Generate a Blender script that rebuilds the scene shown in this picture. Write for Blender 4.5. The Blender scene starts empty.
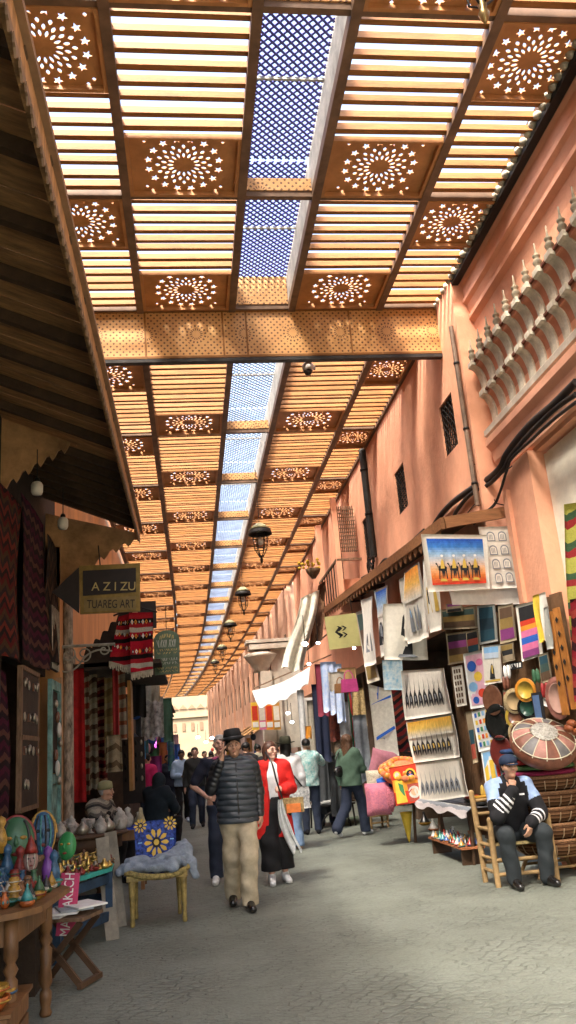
import bpy, math, random
import numpy as np
from mathutils import Vector, Matrix, Euler
C = bpy.context.scene.collection
PI = math.pi
# ---------------------------------------------------------------- camera
FPX = 815.0; CAMZ = 1.55
aY = np.array([-94., -245., -FPX]); aY /= np.linalg.norm(aY)
aZ = np.array([-228., 2812., -FPX]); aZ -= aZ.dot(aY)*aY; aZ /= np.linalg.norm(aZ)
aX = np.cross(aY, aZ)
cam = bpy.data.cameras.new('camera'); co = bpy.data.objects.new('camera', cam); C.objects.link(co)
cam.sensor_fit = 'VERTICAL'; cam.sensor_height = 36; cam.lens = 36*FPX/1024; cam.clip_end = 2000; cam.clip_start = .05
co.matrix_world = Matrix(((aX[0], aX[1], aX[2], 0), (aY[0], aY[1], aY[2], 0), (aZ[0], aZ[1], aZ[2], CAMZ), (0, 0, 0, 1)))
bpy.context.scene.camera = co
def at(px, py, axis, val):            # where the sight line of a picture point meets a plane of the place
    d = np.array([px-288, 512-py, -FPX]); r = np.array([d@aX, d@aY, d@aZ]); o = np.array([0, 0, CAMZ])
    t = (val-o[axis])/r[axis]; return Vector(o+t*r)
# ---------------------------------------------------------------- materials
MATS = {}
def M(name, col=(.5, .5, .5), rough=.75, var=.18, scale=6., bump=0., bscale=40., metal=0., col2=None, emit=0., spec=.35, stretch=(1, 1, 1), trans=0, pos=.5):
    if name in MATS: return MATS[name]
    m = bpy.data.materials.new(name); m.use_nodes = True; nt = m.node_tree; N = nt.nodes; L = nt.links
    b = N['Principled BSDF']; b.inputs['Roughness'].default_value = rough; b.inputs['Metallic'].default_value = metal
    b.inputs['Specular IOR Level'].default_value = spec
    tc = N.new('ShaderNodeTexCoord'); mp = N.new('ShaderNodeMapping'); mp.inputs['Scale'].default_value = stretch
    L.new(tc.outputs['Object'], mp.inputs['Vector'])
    nz = N.new('ShaderNodeTexNoise'); nz.inputs['Scale'].default_value = scale; nz.inputs['Detail'].default_value = 6; nz.inputs['Roughness'].default_value = .65
    L.new(mp.outputs[0], nz.inputs['Vector'])
    rp = N.new('ShaderNodeValToRGB'); c2 = col2 or tuple(c*(1-var*1.6) for c in col)
    rp.color_ramp.elements[0].position = max(0, pos-.18); rp.color_ramp.elements[1].position = min(1, pos+.18)
    rp.color_ramp.elements[0].color = (*c2, 1); rp.color_ramp.elements[1].color = (*[min(1, c*(1+(0 if col2 else var*.5))) for c in col], 1)
    L.new(nz.outputs['Fac'], rp.inputs['Fac']); L.new(rp.outputs['Color'], b.inputs['Base Color'])
    if bump:
        n2 = N.new('ShaderNodeTexNoise'); n2.inputs['Scale'].default_value = bscale; n2.inputs['Detail'].default_value = 4
        L.new(mp.outputs[0], n2.inputs['Vector'])
        bp = N.new('ShaderNodeBump'); bp.inputs['Strength'].default_value = bump; bp.inputs['Distance'].default_value = .02
        L.new(n2.outputs['Fac'], bp.inputs['Height']); L.new(bp.outputs[0], b.inputs['Normal'])
    if emit:
        b.inputs['Emission Color'].default_value = (*col, 1); b.inputs['Emission Strength'].default_value = emit
    if trans: b.inputs['Transmission Weight'].default_value = trans
    MATS[name] = m; return m
def bands(name, cols, n=10., axis=2, rough=.9, wob=.3, zig=0., bump=.3, sharp=True, off=0., warp=3.):
    """woven stripes: a ramp of colours repeated along one axis of the object, optionally zigzag"""
    if name in MATS: return MATS[name]
    m = bpy.data.materials.new(name); m.use_nodes = True; nt = m.node_tree; N = nt.nodes; L = nt.links
    b = N['Principled BSDF']; b.inputs['Roughness'].default_value = rough; b.inputs['Specular IOR Level'].default_value = .1
    tc = N.new('ShaderNodeTexCoord'); sp = N.new('ShaderNodeSeparateXYZ'); L.new(tc.outputs['Object'], sp.inputs[0])
    def mth(op, a, c=None):
        n = N.new('ShaderNodeMath'); n.operation = op
        for i, v in enumerate((a, c)):
            if v is None: continue
            if isinstance(v, (int, float)): n.inputs[i].default_value = v
            else: L.new(v, n.inputs[i])
        return n.outputs[0]
    u = mth('MULTIPLY', sp.outputs[axis], n)
    if zig:
        oth = mth('ADD', sp.outputs[0 if axis != 0 else 1], sp.outputs[1 if axis != 1 else 2] if axis == 2 else 0.)
        z = mth('PINGPONG', mth('MULTIPLY', oth, warp), .5); u = mth('ADD', u, mth('MULTIPLY', z, zig))
    nz = N.new('ShaderNodeTexNoise'); nz.inputs['Scale'].default_value = 5; L.new(tc.outputs['Object'], nz.inputs['Vector'])
    u = mth('ADD', u, mth('MULTIPLY', nz.outputs['Fac'], wob)); u = mth('ADD', u, 100+off); u = mth('FRACT', u)
    rp = N.new('ShaderNodeValToRGB'); cr = rp.color_ramp; cr.interpolation = 'CONSTANT' if sharp else 'LINEAR'
    k = len(cols); cr.elements[0].color = (*cols[0], 1); cr.elements[0].position = 0
    cr.elements[1].position = 1/k if k > 1 else 1; cr.elements[1].color = (*cols[min(1, k-1)], 1)
    for i in range(2, k):
        e = cr.elements.new(i/k); e.color = (*cols[i], 1)
    L.new(u, rp.inputs['Fac'])
    n2 = N.new('ShaderNodeTexNoise'); n2.inputs['Scale'].default_value = 60; L.new(tc.outputs['Object'], n2.inputs['Vector'])
    mx = N.new('ShaderNodeMix'); mx.data_type = 'RGBA'; mx.blend_type = 'MULTIPLY'; mx.inputs[0].default_value = .5
    L.new(rp.outputs[0], mx.inputs[6]); L.new(n2.outputs['Fac'], mx.inputs[7]); L.new(mx.outputs[2], b.inputs['Base Color'])
    bp = N.new('ShaderNodeBump'); bp.inputs['Strength'].default_value = bump; bp.inputs['Distance'].default_value = .01
    L.new(n2.outputs['Fac'], bp.inputs['Height']); L.new(bp.outputs[0], b.inputs['Normal'])
    MATS[name] = m; return m
# ---------------------------------------------------------------- mesh builder
class MB:
    def __init__(s): s.v = []; s.f = []; s.m = []; s.sm = []; s.mats = []
    def mi(s, mat):
        if mat is None: return 0
        if mat not in s.mats: s.mats.append(mat)
        return s.mats.index(mat)
    def add(s, vs, fs, mat=None, T=None, smooth=False):
        n = len(s.v); i = s.mi(mat)
        for v in vs:
            v = Vector(v); s.v.append(T @ v if T is not None else v)
        for f in fs: s.f.append(tuple(n+k for k in f)); s.m.append(i); s.sm.append(smooth)
    def box(s, c, d, mat=None, rot=None, T=None):
        x, y, z = d[0]/2, d[1]/2, d[2]/2
        vs = [Vector((a, b, e)) for a in (-x, x) for b in (-y, y) for e in (-z, z)]
        if rot is not None: R = Euler(rot).to_matrix(); vs = [R @ v for v in vs]
        vs = [v+Vector(c) for v in vs]
        s.add(vs, [(0, 1, 3, 2), (4, 6, 7, 5), (0, 4, 5, 1), (2, 3, 7, 6), (0, 2, 6, 4), (1, 5, 7, 3)], mat, T); return s
    def bar(s, a, b, w, h, mat=None, up=(0, 0, 1)):
        a = Vector(a); b = Vector(b); d = b-a; l = d.length; d.normalize(); up = Vector(up)
        if abs(d.dot(up)) > .98: up = Vector((0, 1, 0)) if abs(d.y) < .9 else Vector((1, 0, 0))
        r = d.cross(up).normalized(); u = r.cross(d)
        vs = [p+r*x*w/2+u*z*h/2 for p in (a, b) for x in (-1, 1) for z in (-1, 1)]
        s.add(vs, [(0, 1, 3, 2), (4, 6, 7, 5), (0, 4, 5, 1), (2, 3, 7, 6), (0, 2, 6, 4), (1, 5, 7, 3)], mat); return s
    def tube(s, pts, r, mat=None, n=8, caps=True, flat=1.):
        pts = [Vector(p) for p in pts]; k = len(pts); vs = []; fs = []
        rs = r if isinstance(r, (list, tuple)) else [r]*k
        t = (pts[1]-pts[0]).normalized(); ref = Vector((0, 0, 1)) if abs(t.z) < .9 else Vector((1, 0, 0))
        a = t.cross(ref).normalized()
        for i, p in enumerate(pts):
            t = (pts[min(i+1, k-1)]-pts[max(i-1, 0)])
            if t.length < 1e-9: t = Vector((0, 0, 1))
            t.normalize(); a = (a-t*a.dot(t))
            if a.length < 1e-6: a = t.orthogonal()
            a.normalize(); b = t.cross(a)
            for j in range(n):
                g = 2*PI*j/n; vs.append(p+(a*math.cos(g)+b*math.sin(g)*flat)*rs[i])
        for i in range(k-1):
            for j in range(n): j2 = (j+1) % n; fs.append((i*n+j, i*n+j2, (i+1)*n+j2, (i+1)*n+j))
        s.add(vs, fs, mat, smooth=True)
        if caps: s.add(vs[:n], [tuple(range(n))[::-1]], mat); s.add(vs[-n:], [tuple(range(n))], mat)
        return s
    def lathe(s, prof, c=(0, 0, 0), mat=None, n=16, T=None, sc=(1, 1)):
        vs = []; fs = []; k = len(prof); c = Vector(c)
        for r, z in prof:
            for j in range(n): g = 2*PI*j/n; vs.append(Vector((r*math.cos(g)*sc[0], r*math.sin(g)*sc[1], z)))
        for i in range(k-1):
            for j in range(n): j2 = (j+1) % n; fs.append((i*n+j, i*n+j2, (i+1)*n+j2, (i+1)*n+j))
        fs.append(tuple(range(n))[::-1]); fs.append(tuple(range((k-1)*n, k*n)))
        if T is not None: vs = [T @ v for v in vs]
        s.add([v+c for v in vs], fs, mat, smooth=True); return s
    def ell(s, c, r, mat=None, nu=14, nv=9, T=None):
        if isinstance(r, (int, float)): r = (r, r, r)
        vs = []; fs = []
        for i in range(nv+1):
            p = PI*i/nv
            for j in range(nu):
                g = 2*PI*j/nu; vs.append(Vector((r[0]*math.sin(p)*math.cos(g), r[1]*math.sin(p)*math.sin(g), r[2]*math.cos(p))))
        for i in range(nv):
            for j in range(nu): j2 = (j+1) % nu; fs.append((i*nu+j, (i+1)*nu+j, (i+1)*nu+j2, i*nu+j2))
        if T is not None: vs = [T @ v for v in vs]
        s.add([v+Vector(c) for v in vs], fs, mat, smooth=True); return s
    def prism(s, poly, T, t, mat=None):
        """poly in local xy, thickness t along local z from 0, placed by T"""
        n = len(poly); vs = [(x, y, 0) for x, y in poly]+[(x, y, t) for x, y in poly]
        fs = [tuple(range(n))[::-1], tuple(range(n, 2*n))]+[(i, (i+1) % n, n+(i+1) % n, n+i) for i in range(n)]
        s.add(vs, fs, mat, T); return s
    def sheet(s, fn, nu, nv, mat=None, th=.004, matfn=None):
        """a cloth: fn(u,v)->point, given a back side th away"""
        P = [[Vector(fn(i/nu, j/nv)) for i in range(nu+1)] for j in range(nv+1)]
        vs = []
        for j in range(nv+1):
            for i in range(nu+1): vs.append(P[j][i])
        nn = len(vs); back = []
        for j in range(nv+1):
            for i in range(nu+1):
                du = P[j][min(i+1, nu)]-P[j][max(i-1, 0)]; dv = P[min(j+1, nv)][i]-P[max(j-1, 0)][i]
                n = du.cross(dv); n = n.normalized() if n.length > 1e-9 else Vector((0, 1, 0)); back.append(P[j][i]-n*th)
        W = nu+1; base = len(s.v)
        allv = vs+back
        for v in allv: s.v.append(v)
        for j in range(nv):
            for i in range(nu):
                a = j*W+i; q = (a, a+1, a+W+1, a+W)
                mm = matfn((i+.5)/nu, (j+.5)/nv) if matfn else mat
                s.f.append(tuple(base+k for k in q)); s.m.append(s.mi(mm)); s.sm.append(True)
                s.f.append(tuple(base+nn+k for k in q[::-1])); s.m.append(s.mi(mat if not isinstance(mat, list) else mat[0])); s.sm.append(True)
        edge = [j*W for j in range(nv+1)]+[nv*W+i for i in range(1, nu+1)]+[j*W+nu for j in range(nv-1, -1, -1)]+[i for i in range(nu-1, 0, -1)]
        for k in range(len(edge)):
            a, b = edge[k], edge[(k+1) % len(edge)]
            s.f.append((base+a, base+nn+a, base+nn+b, base+b)); s.m.append(s.mi(mat)); s.sm.append(False)
        return s
    def mesh(s, name):
        me = bpy.data.meshes.new(name); me.from_pydata([tuple(v) for v in s.v], [], s.f)
        for m in s.mats: me.materials.append(m)
        me.polygons.foreach_set('material_index', s.m); me.polygons.foreach_set('use_smooth', s.sm); me.update(); return me
    def build(s, name, parent=None, loc=(0, 0, 0), rot=(0, 0, 0), label=None):
        o = bpy.data.objects.new(name, s.mesh(name)); C.objects.link(o); o.location = loc; o.rotation_euler = rot
        if parent: o.parent = parent
        if label: o['label'] = label
        return o
def tag(o, label=None, cat=None, group=None, kind=None):
    if label: o['label'] = label
    if cat: o['category'] = cat
    if group: o['group'] = group
    if kind: o['kind'] = kind
    return o
def thing(name, label, cat, loc=(0, 0, 0), rz=0., group=None, rot=None):
    o = bpy.data.objects.new(name, None); C.objects.link(o); o.location = loc; o.rotation_euler = rot or (0, 0, rz); o.empty_display_size = .1
    return tag(o, label, cat, group)
def inst(name, me, parent=None, loc=(0, 0, 0), rot=(0, 0, 0), sc=(1, 1, 1)):
    o = bpy.data.objects.new(name, me); C.objects.link(o); o.location = loc; o.rotation_euler = rot; o.scale = sc
    if parent: o.parent = parent
    return o
def copy_tree(o, parent=None):
    c = o.copy(); C.objects.link(c)
    if parent: c.parent = parent
    for ch in list(o.children):
        copy_tree(ch, c)
    return c
def structure(name, mb, kind='structure'):
    o = mb.build(name); o['kind'] = kind; return o
def text_mesh(mb, s, T, size, mat, depth=.003, align='CENTER'):
    cu = bpy.data.curves.new('t', 'FONT'); cu.body = s; cu.size = size; cu.extrude = depth; cu.align_x = align; cu.align_y = 'CENTER'
    o = bpy.data.objects.new('t', cu); C.objects.link(o); bpy.context.view_layer.update()
    me = bpy.data.meshes.new_from_object(o.evaluated_get(bpy.context.evaluated_depsgraph_get()))
    mb.add([v.co.copy() for v in me.vertices], [tuple(p.vertices) for p in me.polygons], mat, T)
    C.objects.unlink(o); bpy.data.objects.remove(o); bpy.data.meshes.remove(me); bpy.data.curves.remove(cu)
def frame(o, x, y):
    """matrix with origin o, x axis x, y axis y"""
    x = Vector(x).normalized(); y = Vector(y).normalized(); z = x.cross(y).normalized(); y = z.cross(x)
    return Matrix(((x.x, y.x, z.x, o[0]), (x.y, y.y, z.y, o[1]), (x.z, y.z, z.z, o[2]), (0, 0, 0, 1)))
def curve_pts(pts, n=6):
    """Catmull-Rom through points"""
    P = [Vector(p) for p in pts]; P = [2*P[0]-P[1]]+P+[2*P[-1]-P[-2]]; out = []
    for i in range(1, len(P)-2):
        for k in range(n):
            t = k/n; a, b, c, d = P[i-1], P[i], P[i+1], P[i+2]
            out.append(.5*((2*b)+(c-a)*t+(2*a-5*b+4*c-d)*t*t+(3*b-a-3*c+d)*t**3))
    out.append(P[-2]); return out
rnd = random.Random(7)
# palette
WOOD = M('orange_pine', (.29, .118, .027), .6, .25, 3, .2, 30, stretch=(1, 8, 8))
WOODP = M('brown_plywood', (.46, .21, .075), .55, .2, 3, .15, 20)
WOODD = M('dark_timber', (.085, .045, .022), .7, .3, 4, .3, 25)
STEELD = M('dark_steel', (.05, .045, .042), .5, .3, 5, 0, metal=.3)
GREYB = M('weathered_board', (.50, .48, .44), .8, .25, 5, .2, 30)
PINK = M('salmon_plaster', (.80, .385, .235), .9, .12, 1.5, .4, 16, stretch=(1, 1, .7))
PINKL = M('salmon_paint_moulding', (.78, .39, .25), .8, .10, 2, .1, 30)
CREAM = M('cream_plaster', (.80, .74, .60), .9, .15, 1.8, .3, 14)
BLACK = M('black_cloth', (.012, .012, .014), .9, .3, 9)
IRON = M('wrought_iron', (.02, .018, .016), .55, .2, 9, metal=.5)
# ---------------------------------------------------------------- world, sun
sc = bpy.context.scene
w = bpy.data.worlds.new('World'); sc.world = w; w.use_nodes = True
N = w.node_tree.nodes; L = w.node_tree.links
sky = N.new('ShaderNodeTexSky'); sky.sky_type = 'NISHITA'; sky.sun_disc = False
SUN_EL = math.radians(56); sky.sun_elevation = SUN_EL; SUN_AZ = math.radians(217); sky.sun_rotation = SUN_AZ; sky.air_density = 1.2; sky.dust_density = 7
L.new(sky.outputs[0], N['Background'].inputs[0]); N['Background'].inputs[1].default_value = .15
sl = bpy.data.lights.new('sun', 'SUN'); sl.energy = 2.8; sl.angle = math.radians(11); sl.color = (1, .93, .82)
so = bpy.data.objects.new('sun', sl); C.objects.link(so)
sd = Vector((math.sin(SUN_AZ)*math.cos(SUN_EL), math.cos(SUN_AZ)*math.cos(SUN_EL), math.sin(SUN_EL)))      # towards the sun
so.location = (0, -10, 30); so.rotation_euler = sd.to_track_quat('Z', 'Y').to_euler()
sc.view_settings.view_transform = 'Standard'; sc.view_settings.look = 'None'; sc.view_settings.gamma = 1; sc.view_settings.exposure = 2.65
sc.cycles.use_denoising = True; sc.cycles.max_bounces = 8; sc.cycles.diffuse_bounces = 5; sc.cycles.caustics_reflective = False; sc.cycles.caustics_refractive = False
sc.cycles.sample_clamp_indirect = 6
def bend(y): return -.0007*max(0., y-28)**2
# ---------------------------------------------------------------- ground
def paving():
    m = bpy.data.materials.new('worn_paving'); m.use_nodes = True; nt = m.node_tree; N = nt.nodes; L = nt.links; b = N['Principled BSDF']
    def nd(t, **k):
        n = N.new(t)
        for a, v in k.items(): n.inputs[a].default_value = v
        return n
    tc = N.new('ShaderNodeTexCoord')
    wn = nd('ShaderNodeTexNoise', Scale=3.0, Detail=3.); L.new(tc.outputs['Object'], wn.inputs['Vector'])
    ad = N.new('ShaderNodeMixRGB'); ad.blend_type = 'ADD'; ad.inputs[0].default_value = .16; L.new(tc.outputs['Object'], ad.inputs[1]); L.new(wn.outputs['Color'], ad.inputs[2])
    mp = N.new('ShaderNodeMapping'); mp.inputs['Scale'].default_value = (8.5, 15, 1); mp.inputs['Rotation'].default_value = (0, 0, .5); L.new(ad.outputs[0], mp.inputs['Vector'])
    ve = N.new('ShaderNodeTexVoronoi'); ve.feature = 'DISTANCE_TO_EDGE'; ve.inputs['Scale'].default_value = 1; ve.inputs['Randomness'].default_value = .62; L.new(mp.outputs[0], ve.inputs['Vector'])
    vc = N.new('ShaderNodeTexVoronoi'); vc.inputs['Scale'].default_value = 1; vc.inputs['Randomness'].default_value = .62; L.new(mp.outputs[0], vc.inputs['Vector'])
    jr = N.new('ShaderNodeValToRGB'); jr.color_ramp.elements[0].position = .0; jr.color_ramp.elements[1].position = .11; L.new(ve.outputs['Distance'], jr.inputs[0])
    bw = N.new('ShaderNodeRGBToBW'); L.new(vc.outputs['Color'], bw.inputs[0])
    sr = N.new('ShaderNodeValToRGB'); sr.color_ramp.elements[0].color = (.195, .214, .184, 1); sr.color_ramp.elements[1].color = (.228, .25, .212, 1); L.new(bw.outputs[0], sr.inputs[0])
    dust = nd('ShaderNodeTexNoise', Scale=1.3, Detail=7., Roughness=.7); L.new(tc.outputs['Object'], dust.inputs['Vector'])
    dr = N.new('ShaderNodeValToRGB'); dr.color_ramp.elements[0].position = .36; dr.color_ramp.elements[1].position = .60; L.new(dust.outputs['Fac'], dr.inputs[0])
    keep = N.new('ShaderNodeMath'); keep.operation = 'MAXIMUM'; L.new(jr.outputs[0], keep.inputs[0])
    half = N.new('ShaderNodeMath'); half.operation = 'MULTIPLY'; half.inputs[1].default_value = .85; L.new(dr.outputs[0], half.inputs[0]); L.new(half.outputs[0], keep.inputs[1])
    m0 = N.new('ShaderNodeMix'); m0.data_type = 'RGBA'; m0.inputs[6].default_value = (.150, .166, .14, 1); L.new(keep.outputs[0], m0.inputs[0]); L.new(sr.outputs[0], m0.inputs[7])
    m1 = N.new('ShaderNodeMix'); m1.data_type = 'RGBA'; q = N.new('ShaderNodeMath'); q.operation = 'MULTIPLY'; q.inputs[1].default_value = .6; L.new(dr.outputs[0], q.inputs[0])
    L.new(q.outputs[0], m1.inputs[0]); L.new(m0.outputs[2], m1.inputs[6]); m1.inputs[7].default_value = (.222, .244, .204, 1)
    st = nd('ShaderNodeTexNoise', Scale=.55, Detail=9., Roughness=.75); L.new(tc.outputs['Object'], st.inputs['Vector'])
    s2 = N.new('ShaderNodeValToRGB'); s2.color_ramp.elements[0].position = .36; s2.color_ramp.elements[1].position = .62; s2.color_ramp.elements[0].color = (.62, .61, .58, 1); L.new(st.outputs['Fac'], s2.inputs[0])
    m2 = N.new('ShaderNodeMix'); m2.data_type = 'RGBA'; m2.blend_type = 'MULTIPLY'; m2.inputs[0].default_value = .75; L.new(m1.outputs[2], m2.inputs[6]); L.new(s2.outputs[0], m2.inputs[7])
    n3 = nd('ShaderNodeTexNoise', Scale=42., Detail=5.); L.new(tc.outputs['Object'], n3.inputs['Vector'])
    r3 = N.new('ShaderNodeValToRGB'); r3.color_ramp.elements[0].position = .3; r3.color_ramp.elements[1].position = .62; r3.color_ramp.elements[0].color = (.62, .62, .62, 1); L.new(n3.outputs['Fac'], r3.inputs[0])
    m3 = N.new('ShaderNodeMix'); m3.data_type = 'RGBA'; m3.blend_type = 'MULTIPLY'; m3.inputs[0].default_value = .6; L.new(m2.outputs[2], m3.inputs[6]); L.new(r3.outputs[0], m3.inputs[7]); L.new(m3.outputs[2], b.inputs['Base Color'])
    hh = N.new('ShaderNodeMath'); hh.operation = 'MULTIPLY_ADD'; L.new(keep.outputs[0], hh.inputs[0]); hh.inputs[1].default_value = 1.3; L.new(n3.outputs['Fac'], hh.inputs[2])
    h2 = N.new('ShaderNodeMath'); h2.operation = 'MULTIPLY_ADD'; L.new(dust.outputs['Fac'], h2.inputs[0]); h2.inputs[1].default_value = 2.; L.new(hh.outputs[0], h2.inputs[2])
    bp = N.new('ShaderNodeBump'); bp.inputs['Strength'].default_value = .8; bp.inputs['Distance'].default_value = .014; L.new(h2.outputs[0], bp.inputs['Height']); L.new(bp.outputs[0], b.inputs['Normal'])
    rr = N.new('ShaderNodeMapRange'); rr.inputs['To Min'].default_value = .55; rr.inputs['To Max'].default_value = .9; L.new(n3.outputs['Fac'], rr.inputs[0]); L.new(rr.outputs[0], b.inputs['Roughness']); b.inputs['Specular IOR Level'].default_value = .35
    return m
g = MB(); n = 40
g.add([(-200, -60, 0), (200, -60, 0), (200, 400, 0), (-200, 400, 0)], [(0, 1, 2, 3)], paving()); structure('ground', g)
# ---------------------------------------------------------------- slatted canopy over the street
def perforated():
    m = bpy.data.materials.new('perforated_cedar_board'); m.use_nodes = True; nt = m.node_tree; N = nt.nodes; L = nt.links; b = N['Principled BSDF']
    tc = N.new('ShaderNodeTexCoord'); sp = N.new('ShaderNodeSeparateXYZ'); L.new(tc.outputs['Object'], sp.inputs[0])
    def mth(op, a, c=None):
        n = N.new('ShaderNodeMath'); n.operation = op
        for i, v in enumerate((a, c)):
            if v is None: continue
            if isinstance(v, (int, float)): n.inputs[i].default_value = v
            else: L.new(v, n.inputs[i])
        return n.outputs[0]
    X = mth('ADD', sp.outputs[0], sp.outputs[1]); Z = sp.outputs[2]
    u = mth('MULTIPLY', mth('ADD', X, Z), 11.); v = mth('MULTIPLY', mth('SUBTRACT', X, Z), 11.)
    du = mth('ABSOLUTE', mth('SUBTRACT', mth('FRACT', mth('ADD', u, 50)), .5)); dv = mth('ABSOLUTE', mth('SUBTRACT', mth('FRACT', mth('ADD', v, 50)), .5))
    h = mth('LESS_THAN', mth('MAXIMUM', du, dv), .21)
    # round rosettes every 1.0 m replace the lattice there
    cx = mth('SUBTRACT', mth('MULTIPLY', mth('FRACT', mth('ADD', mth('MULTIPLY', X, 1/.72), 50.1)), .72), .36); cz = Z
    rr = mth('SQRT', mth('ADD', mth('MULTIPLY', cx, cx), mth('MULTIPLY', cz, cz)))
    inside = mth('LESS_THAN', rr, .17); ang = mth('ARCTAN2', cz, cx)
    pet = mth('GREATER_THAN', mth('SINE', mth('MULTIPLY', ang, 16.)), .1)
    ring = mth('ADD', mth('MULTIPLY', mth('GREATER_THAN', rr, .12), mth('LESS_THAN', rr, .15)), mth('MULTIPLY', mth('GREATER_THAN', rr, .06), mth('LESS_THAN', rr, .095)))
    ro = mth('MULTIPLY', pet, ring)
    fac = mth('ADD', mth('MULTIPLY', h, mth('SUBTRACT', 1., inside)), mth('MULTIPLY', inside, ro))
    nz = N.new('ShaderNodeTexNoise'); nz.inputs['Scale'].default_value = 3; L.new(tc.outputs['Object'], nz.inputs['Vector'])
    rp = N.new('ShaderNodeValToRGB'); rp.color_ramp.elements[0].color = (.50, .24, .075, 1); rp.color_ramp.elements[1].color = (.66, .36, .13, 1)
    rp.color_ramp.elements[0].position = .3; rp.color_ramp.elements[1].position = .7; L.new(nz.outputs['Fac'], rp.inputs[0])
    mx = N.new('ShaderNodeMix'); mx.data_type = 'RGBA'; L.new(fac, mx.inputs[0]); L.new(rp.outputs[0], mx.inputs[6]); mx.inputs[7].default_value = (.14, .06, .02, 1)
    L.new(mx.outputs[2], b.inputs['Base Color']); b.inputs['Roughness'].default_value = .5
    bp = N.new('ShaderNodeBump'); bp.inputs['Strength'].default_value = .8; bp.inputs['Distance'].default_value = .01; bp.invert = True
    L.new(fac, bp.inputs['Height']); L.new(bp.outputs[0], b.inputs['Normal'])
    return m
PERF = perforated()
BEAMB = M('brown_beam', (.17, .10, .06), .6, .3, 4)
LATB = M('blue_plastic_lattice', (.10, .10, .36), .5, .1, 3)
LATP = M('pale_blue_lattice', (.30, .36, .50), .6, .3, 1.5)
import bmesh
def rosette_mesh(w, l, name, frame_w=.06):
    """board w x l with cut-out rosette (real holes) and a raised rim"""
    bm = bmesh.new(); edges = []
    def loop(pts):
        vs = [bm.verts.new((x, y, 0)) for x, y in pts]
        for i in range(len(vs)): edges.append(bm.edges.new((vs[i], vs[(i+1) % len(vs)])))
    loop([(-w/2, -l/2), (w/2, -l/2), (w/2, l/2), (-w/2, l/2)])
    R = min(w, l)*.455; 
    def leaf(a, r0, r1, hw):
        ca, sa = math.cos(a), math.sin(a); pts = []
        for t, s in ((0, 0), (.3, .8), (.6, 1), (.85, .6), (1, 0), (.85, -.6), (.6, -1), (.3, -.8)):
            r = r0+(r1-r0)*t; pts.append((ca*r-sa*s*hw, sa*r+ca*s*hw))
        loop(pts)
    def star(x, y, r, ph=0, n=5, inner=.42):
        loop([(x+(r if k % 2 == 0 else r*inner)*math.cos(ph+PI*k/n), y+(r if k % 2 == 0 else r*inner)*math.sin(ph+PI*k/n)) for k in range(2*n)])
    sx = (w/2-.07)/R if w < l else 1
    for k in range(16): leaf(2*PI*k/16, R*.26, R*.44, R*.035)
    for k in range(16): leaf(2*PI*(k+.5)/16, R*.44, R*.60, R*.04)
    for k in range(16): leaf(2*PI*k/16, R*.60, R*.74, R*.045)
    for k in range(16): star(R*.92*math.cos(2*PI*(k+.5)/16), R*.92*math.sin(2*PI*(k+.5)/16), R*.125, 2*PI*(k+.5)/16)
    for sx_ in (-1, 1):
        for sy_ in (-1, 1):
            star(sx_*R*.98, sy_*R*.84, R*.05, 0, 4, .8); star(sx_*R*.84, sy_*R*.98, R*.05, 0, 4, .8)
    r = bmesh.ops.triangle_fill(bm, use_beauty=True, use_dissolve=False, edges=edges)
    bmesh.ops.recalc_face_normals(bm, faces=bm.faces)
    fs = list(bm.faces)
    ex = bmesh.ops.extrude_face_region(bm, geom=fs)
    for v in [e for e in ex['geom'] if isinstance(e, bmesh.types.BMVert)]: v.co.z += .014
    bmesh.ops.recalc_face_normals(bm, faces=bm.faces)
    me = bpy.data.meshes.new(name); bm.to_mesh(me); bm.free(); me.materials.append(WOODP)
    # rim
    mb = MB(); vs = [v.co.copy() for v in me.vertices]; mb.add(vs, [tuple(p.vertices) for p in me.polygons], WOODP)
    for s_ in (-1, 1):
        mb.box((s_*(w/2-.02), 0, -.03), (.04, l, .055), WOODP); mb.box((0, s_*(l/2-.02), -.03), (w-.085, .04, .055), WOODP)
    return mb.mesh(name)
def slat_mesh(w, l, pitch, name):
    th = .068; hh = .078 if l < 1.9 and l > 1.5 else .10
    mb = MB(); n = max(1, int(round(l/pitch))); p = l/n; r = random.Random(n)
    for i in range(n):
        y = -l/2+p*(i+.5)+r.uniform(-.012, .012)
        mb.box((0, y, r.uniform(-.006, .006)), (w, th*r.uniform(.85, 1.12), hh*r.uniform(.9, 1.12)), WOOD, rot=(r.uniform(-.06, .06), r.uniform(-.003, .003), r.uniform(-.004, .004)))
    return mb.mesh(name)
def lattice_mesh(w, l, step, mat, name, bw=.02):
    mb = MB()
    def clip(c, sgn):                # line y = sgn*x + c clipped to the rectangle
        pts = []
        for x in (-w/2, w/2):
            y = sgn*x+c
            if -l/2 <= y <= l/2: pts.append((x, y))
        for y in (-l/2, l/2):
            x = (y-c)*sgn
            if -w/2 < x < w/2: pts.append((x, y))
        return pts
    for sgn, z in ((1, 0), (-1, .012)):
        c = -(w+l)/2
        while c < (w+l)/2:
            p = clip(c, sgn)
            if len(p) >= 2 and (Vector(p[0])-Vector(p[1])).length > .03: mb.bar((*p[0], z), (*p[1], z), bw, .01, mat)
            c += step
    return mb.mesh(name)
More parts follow.
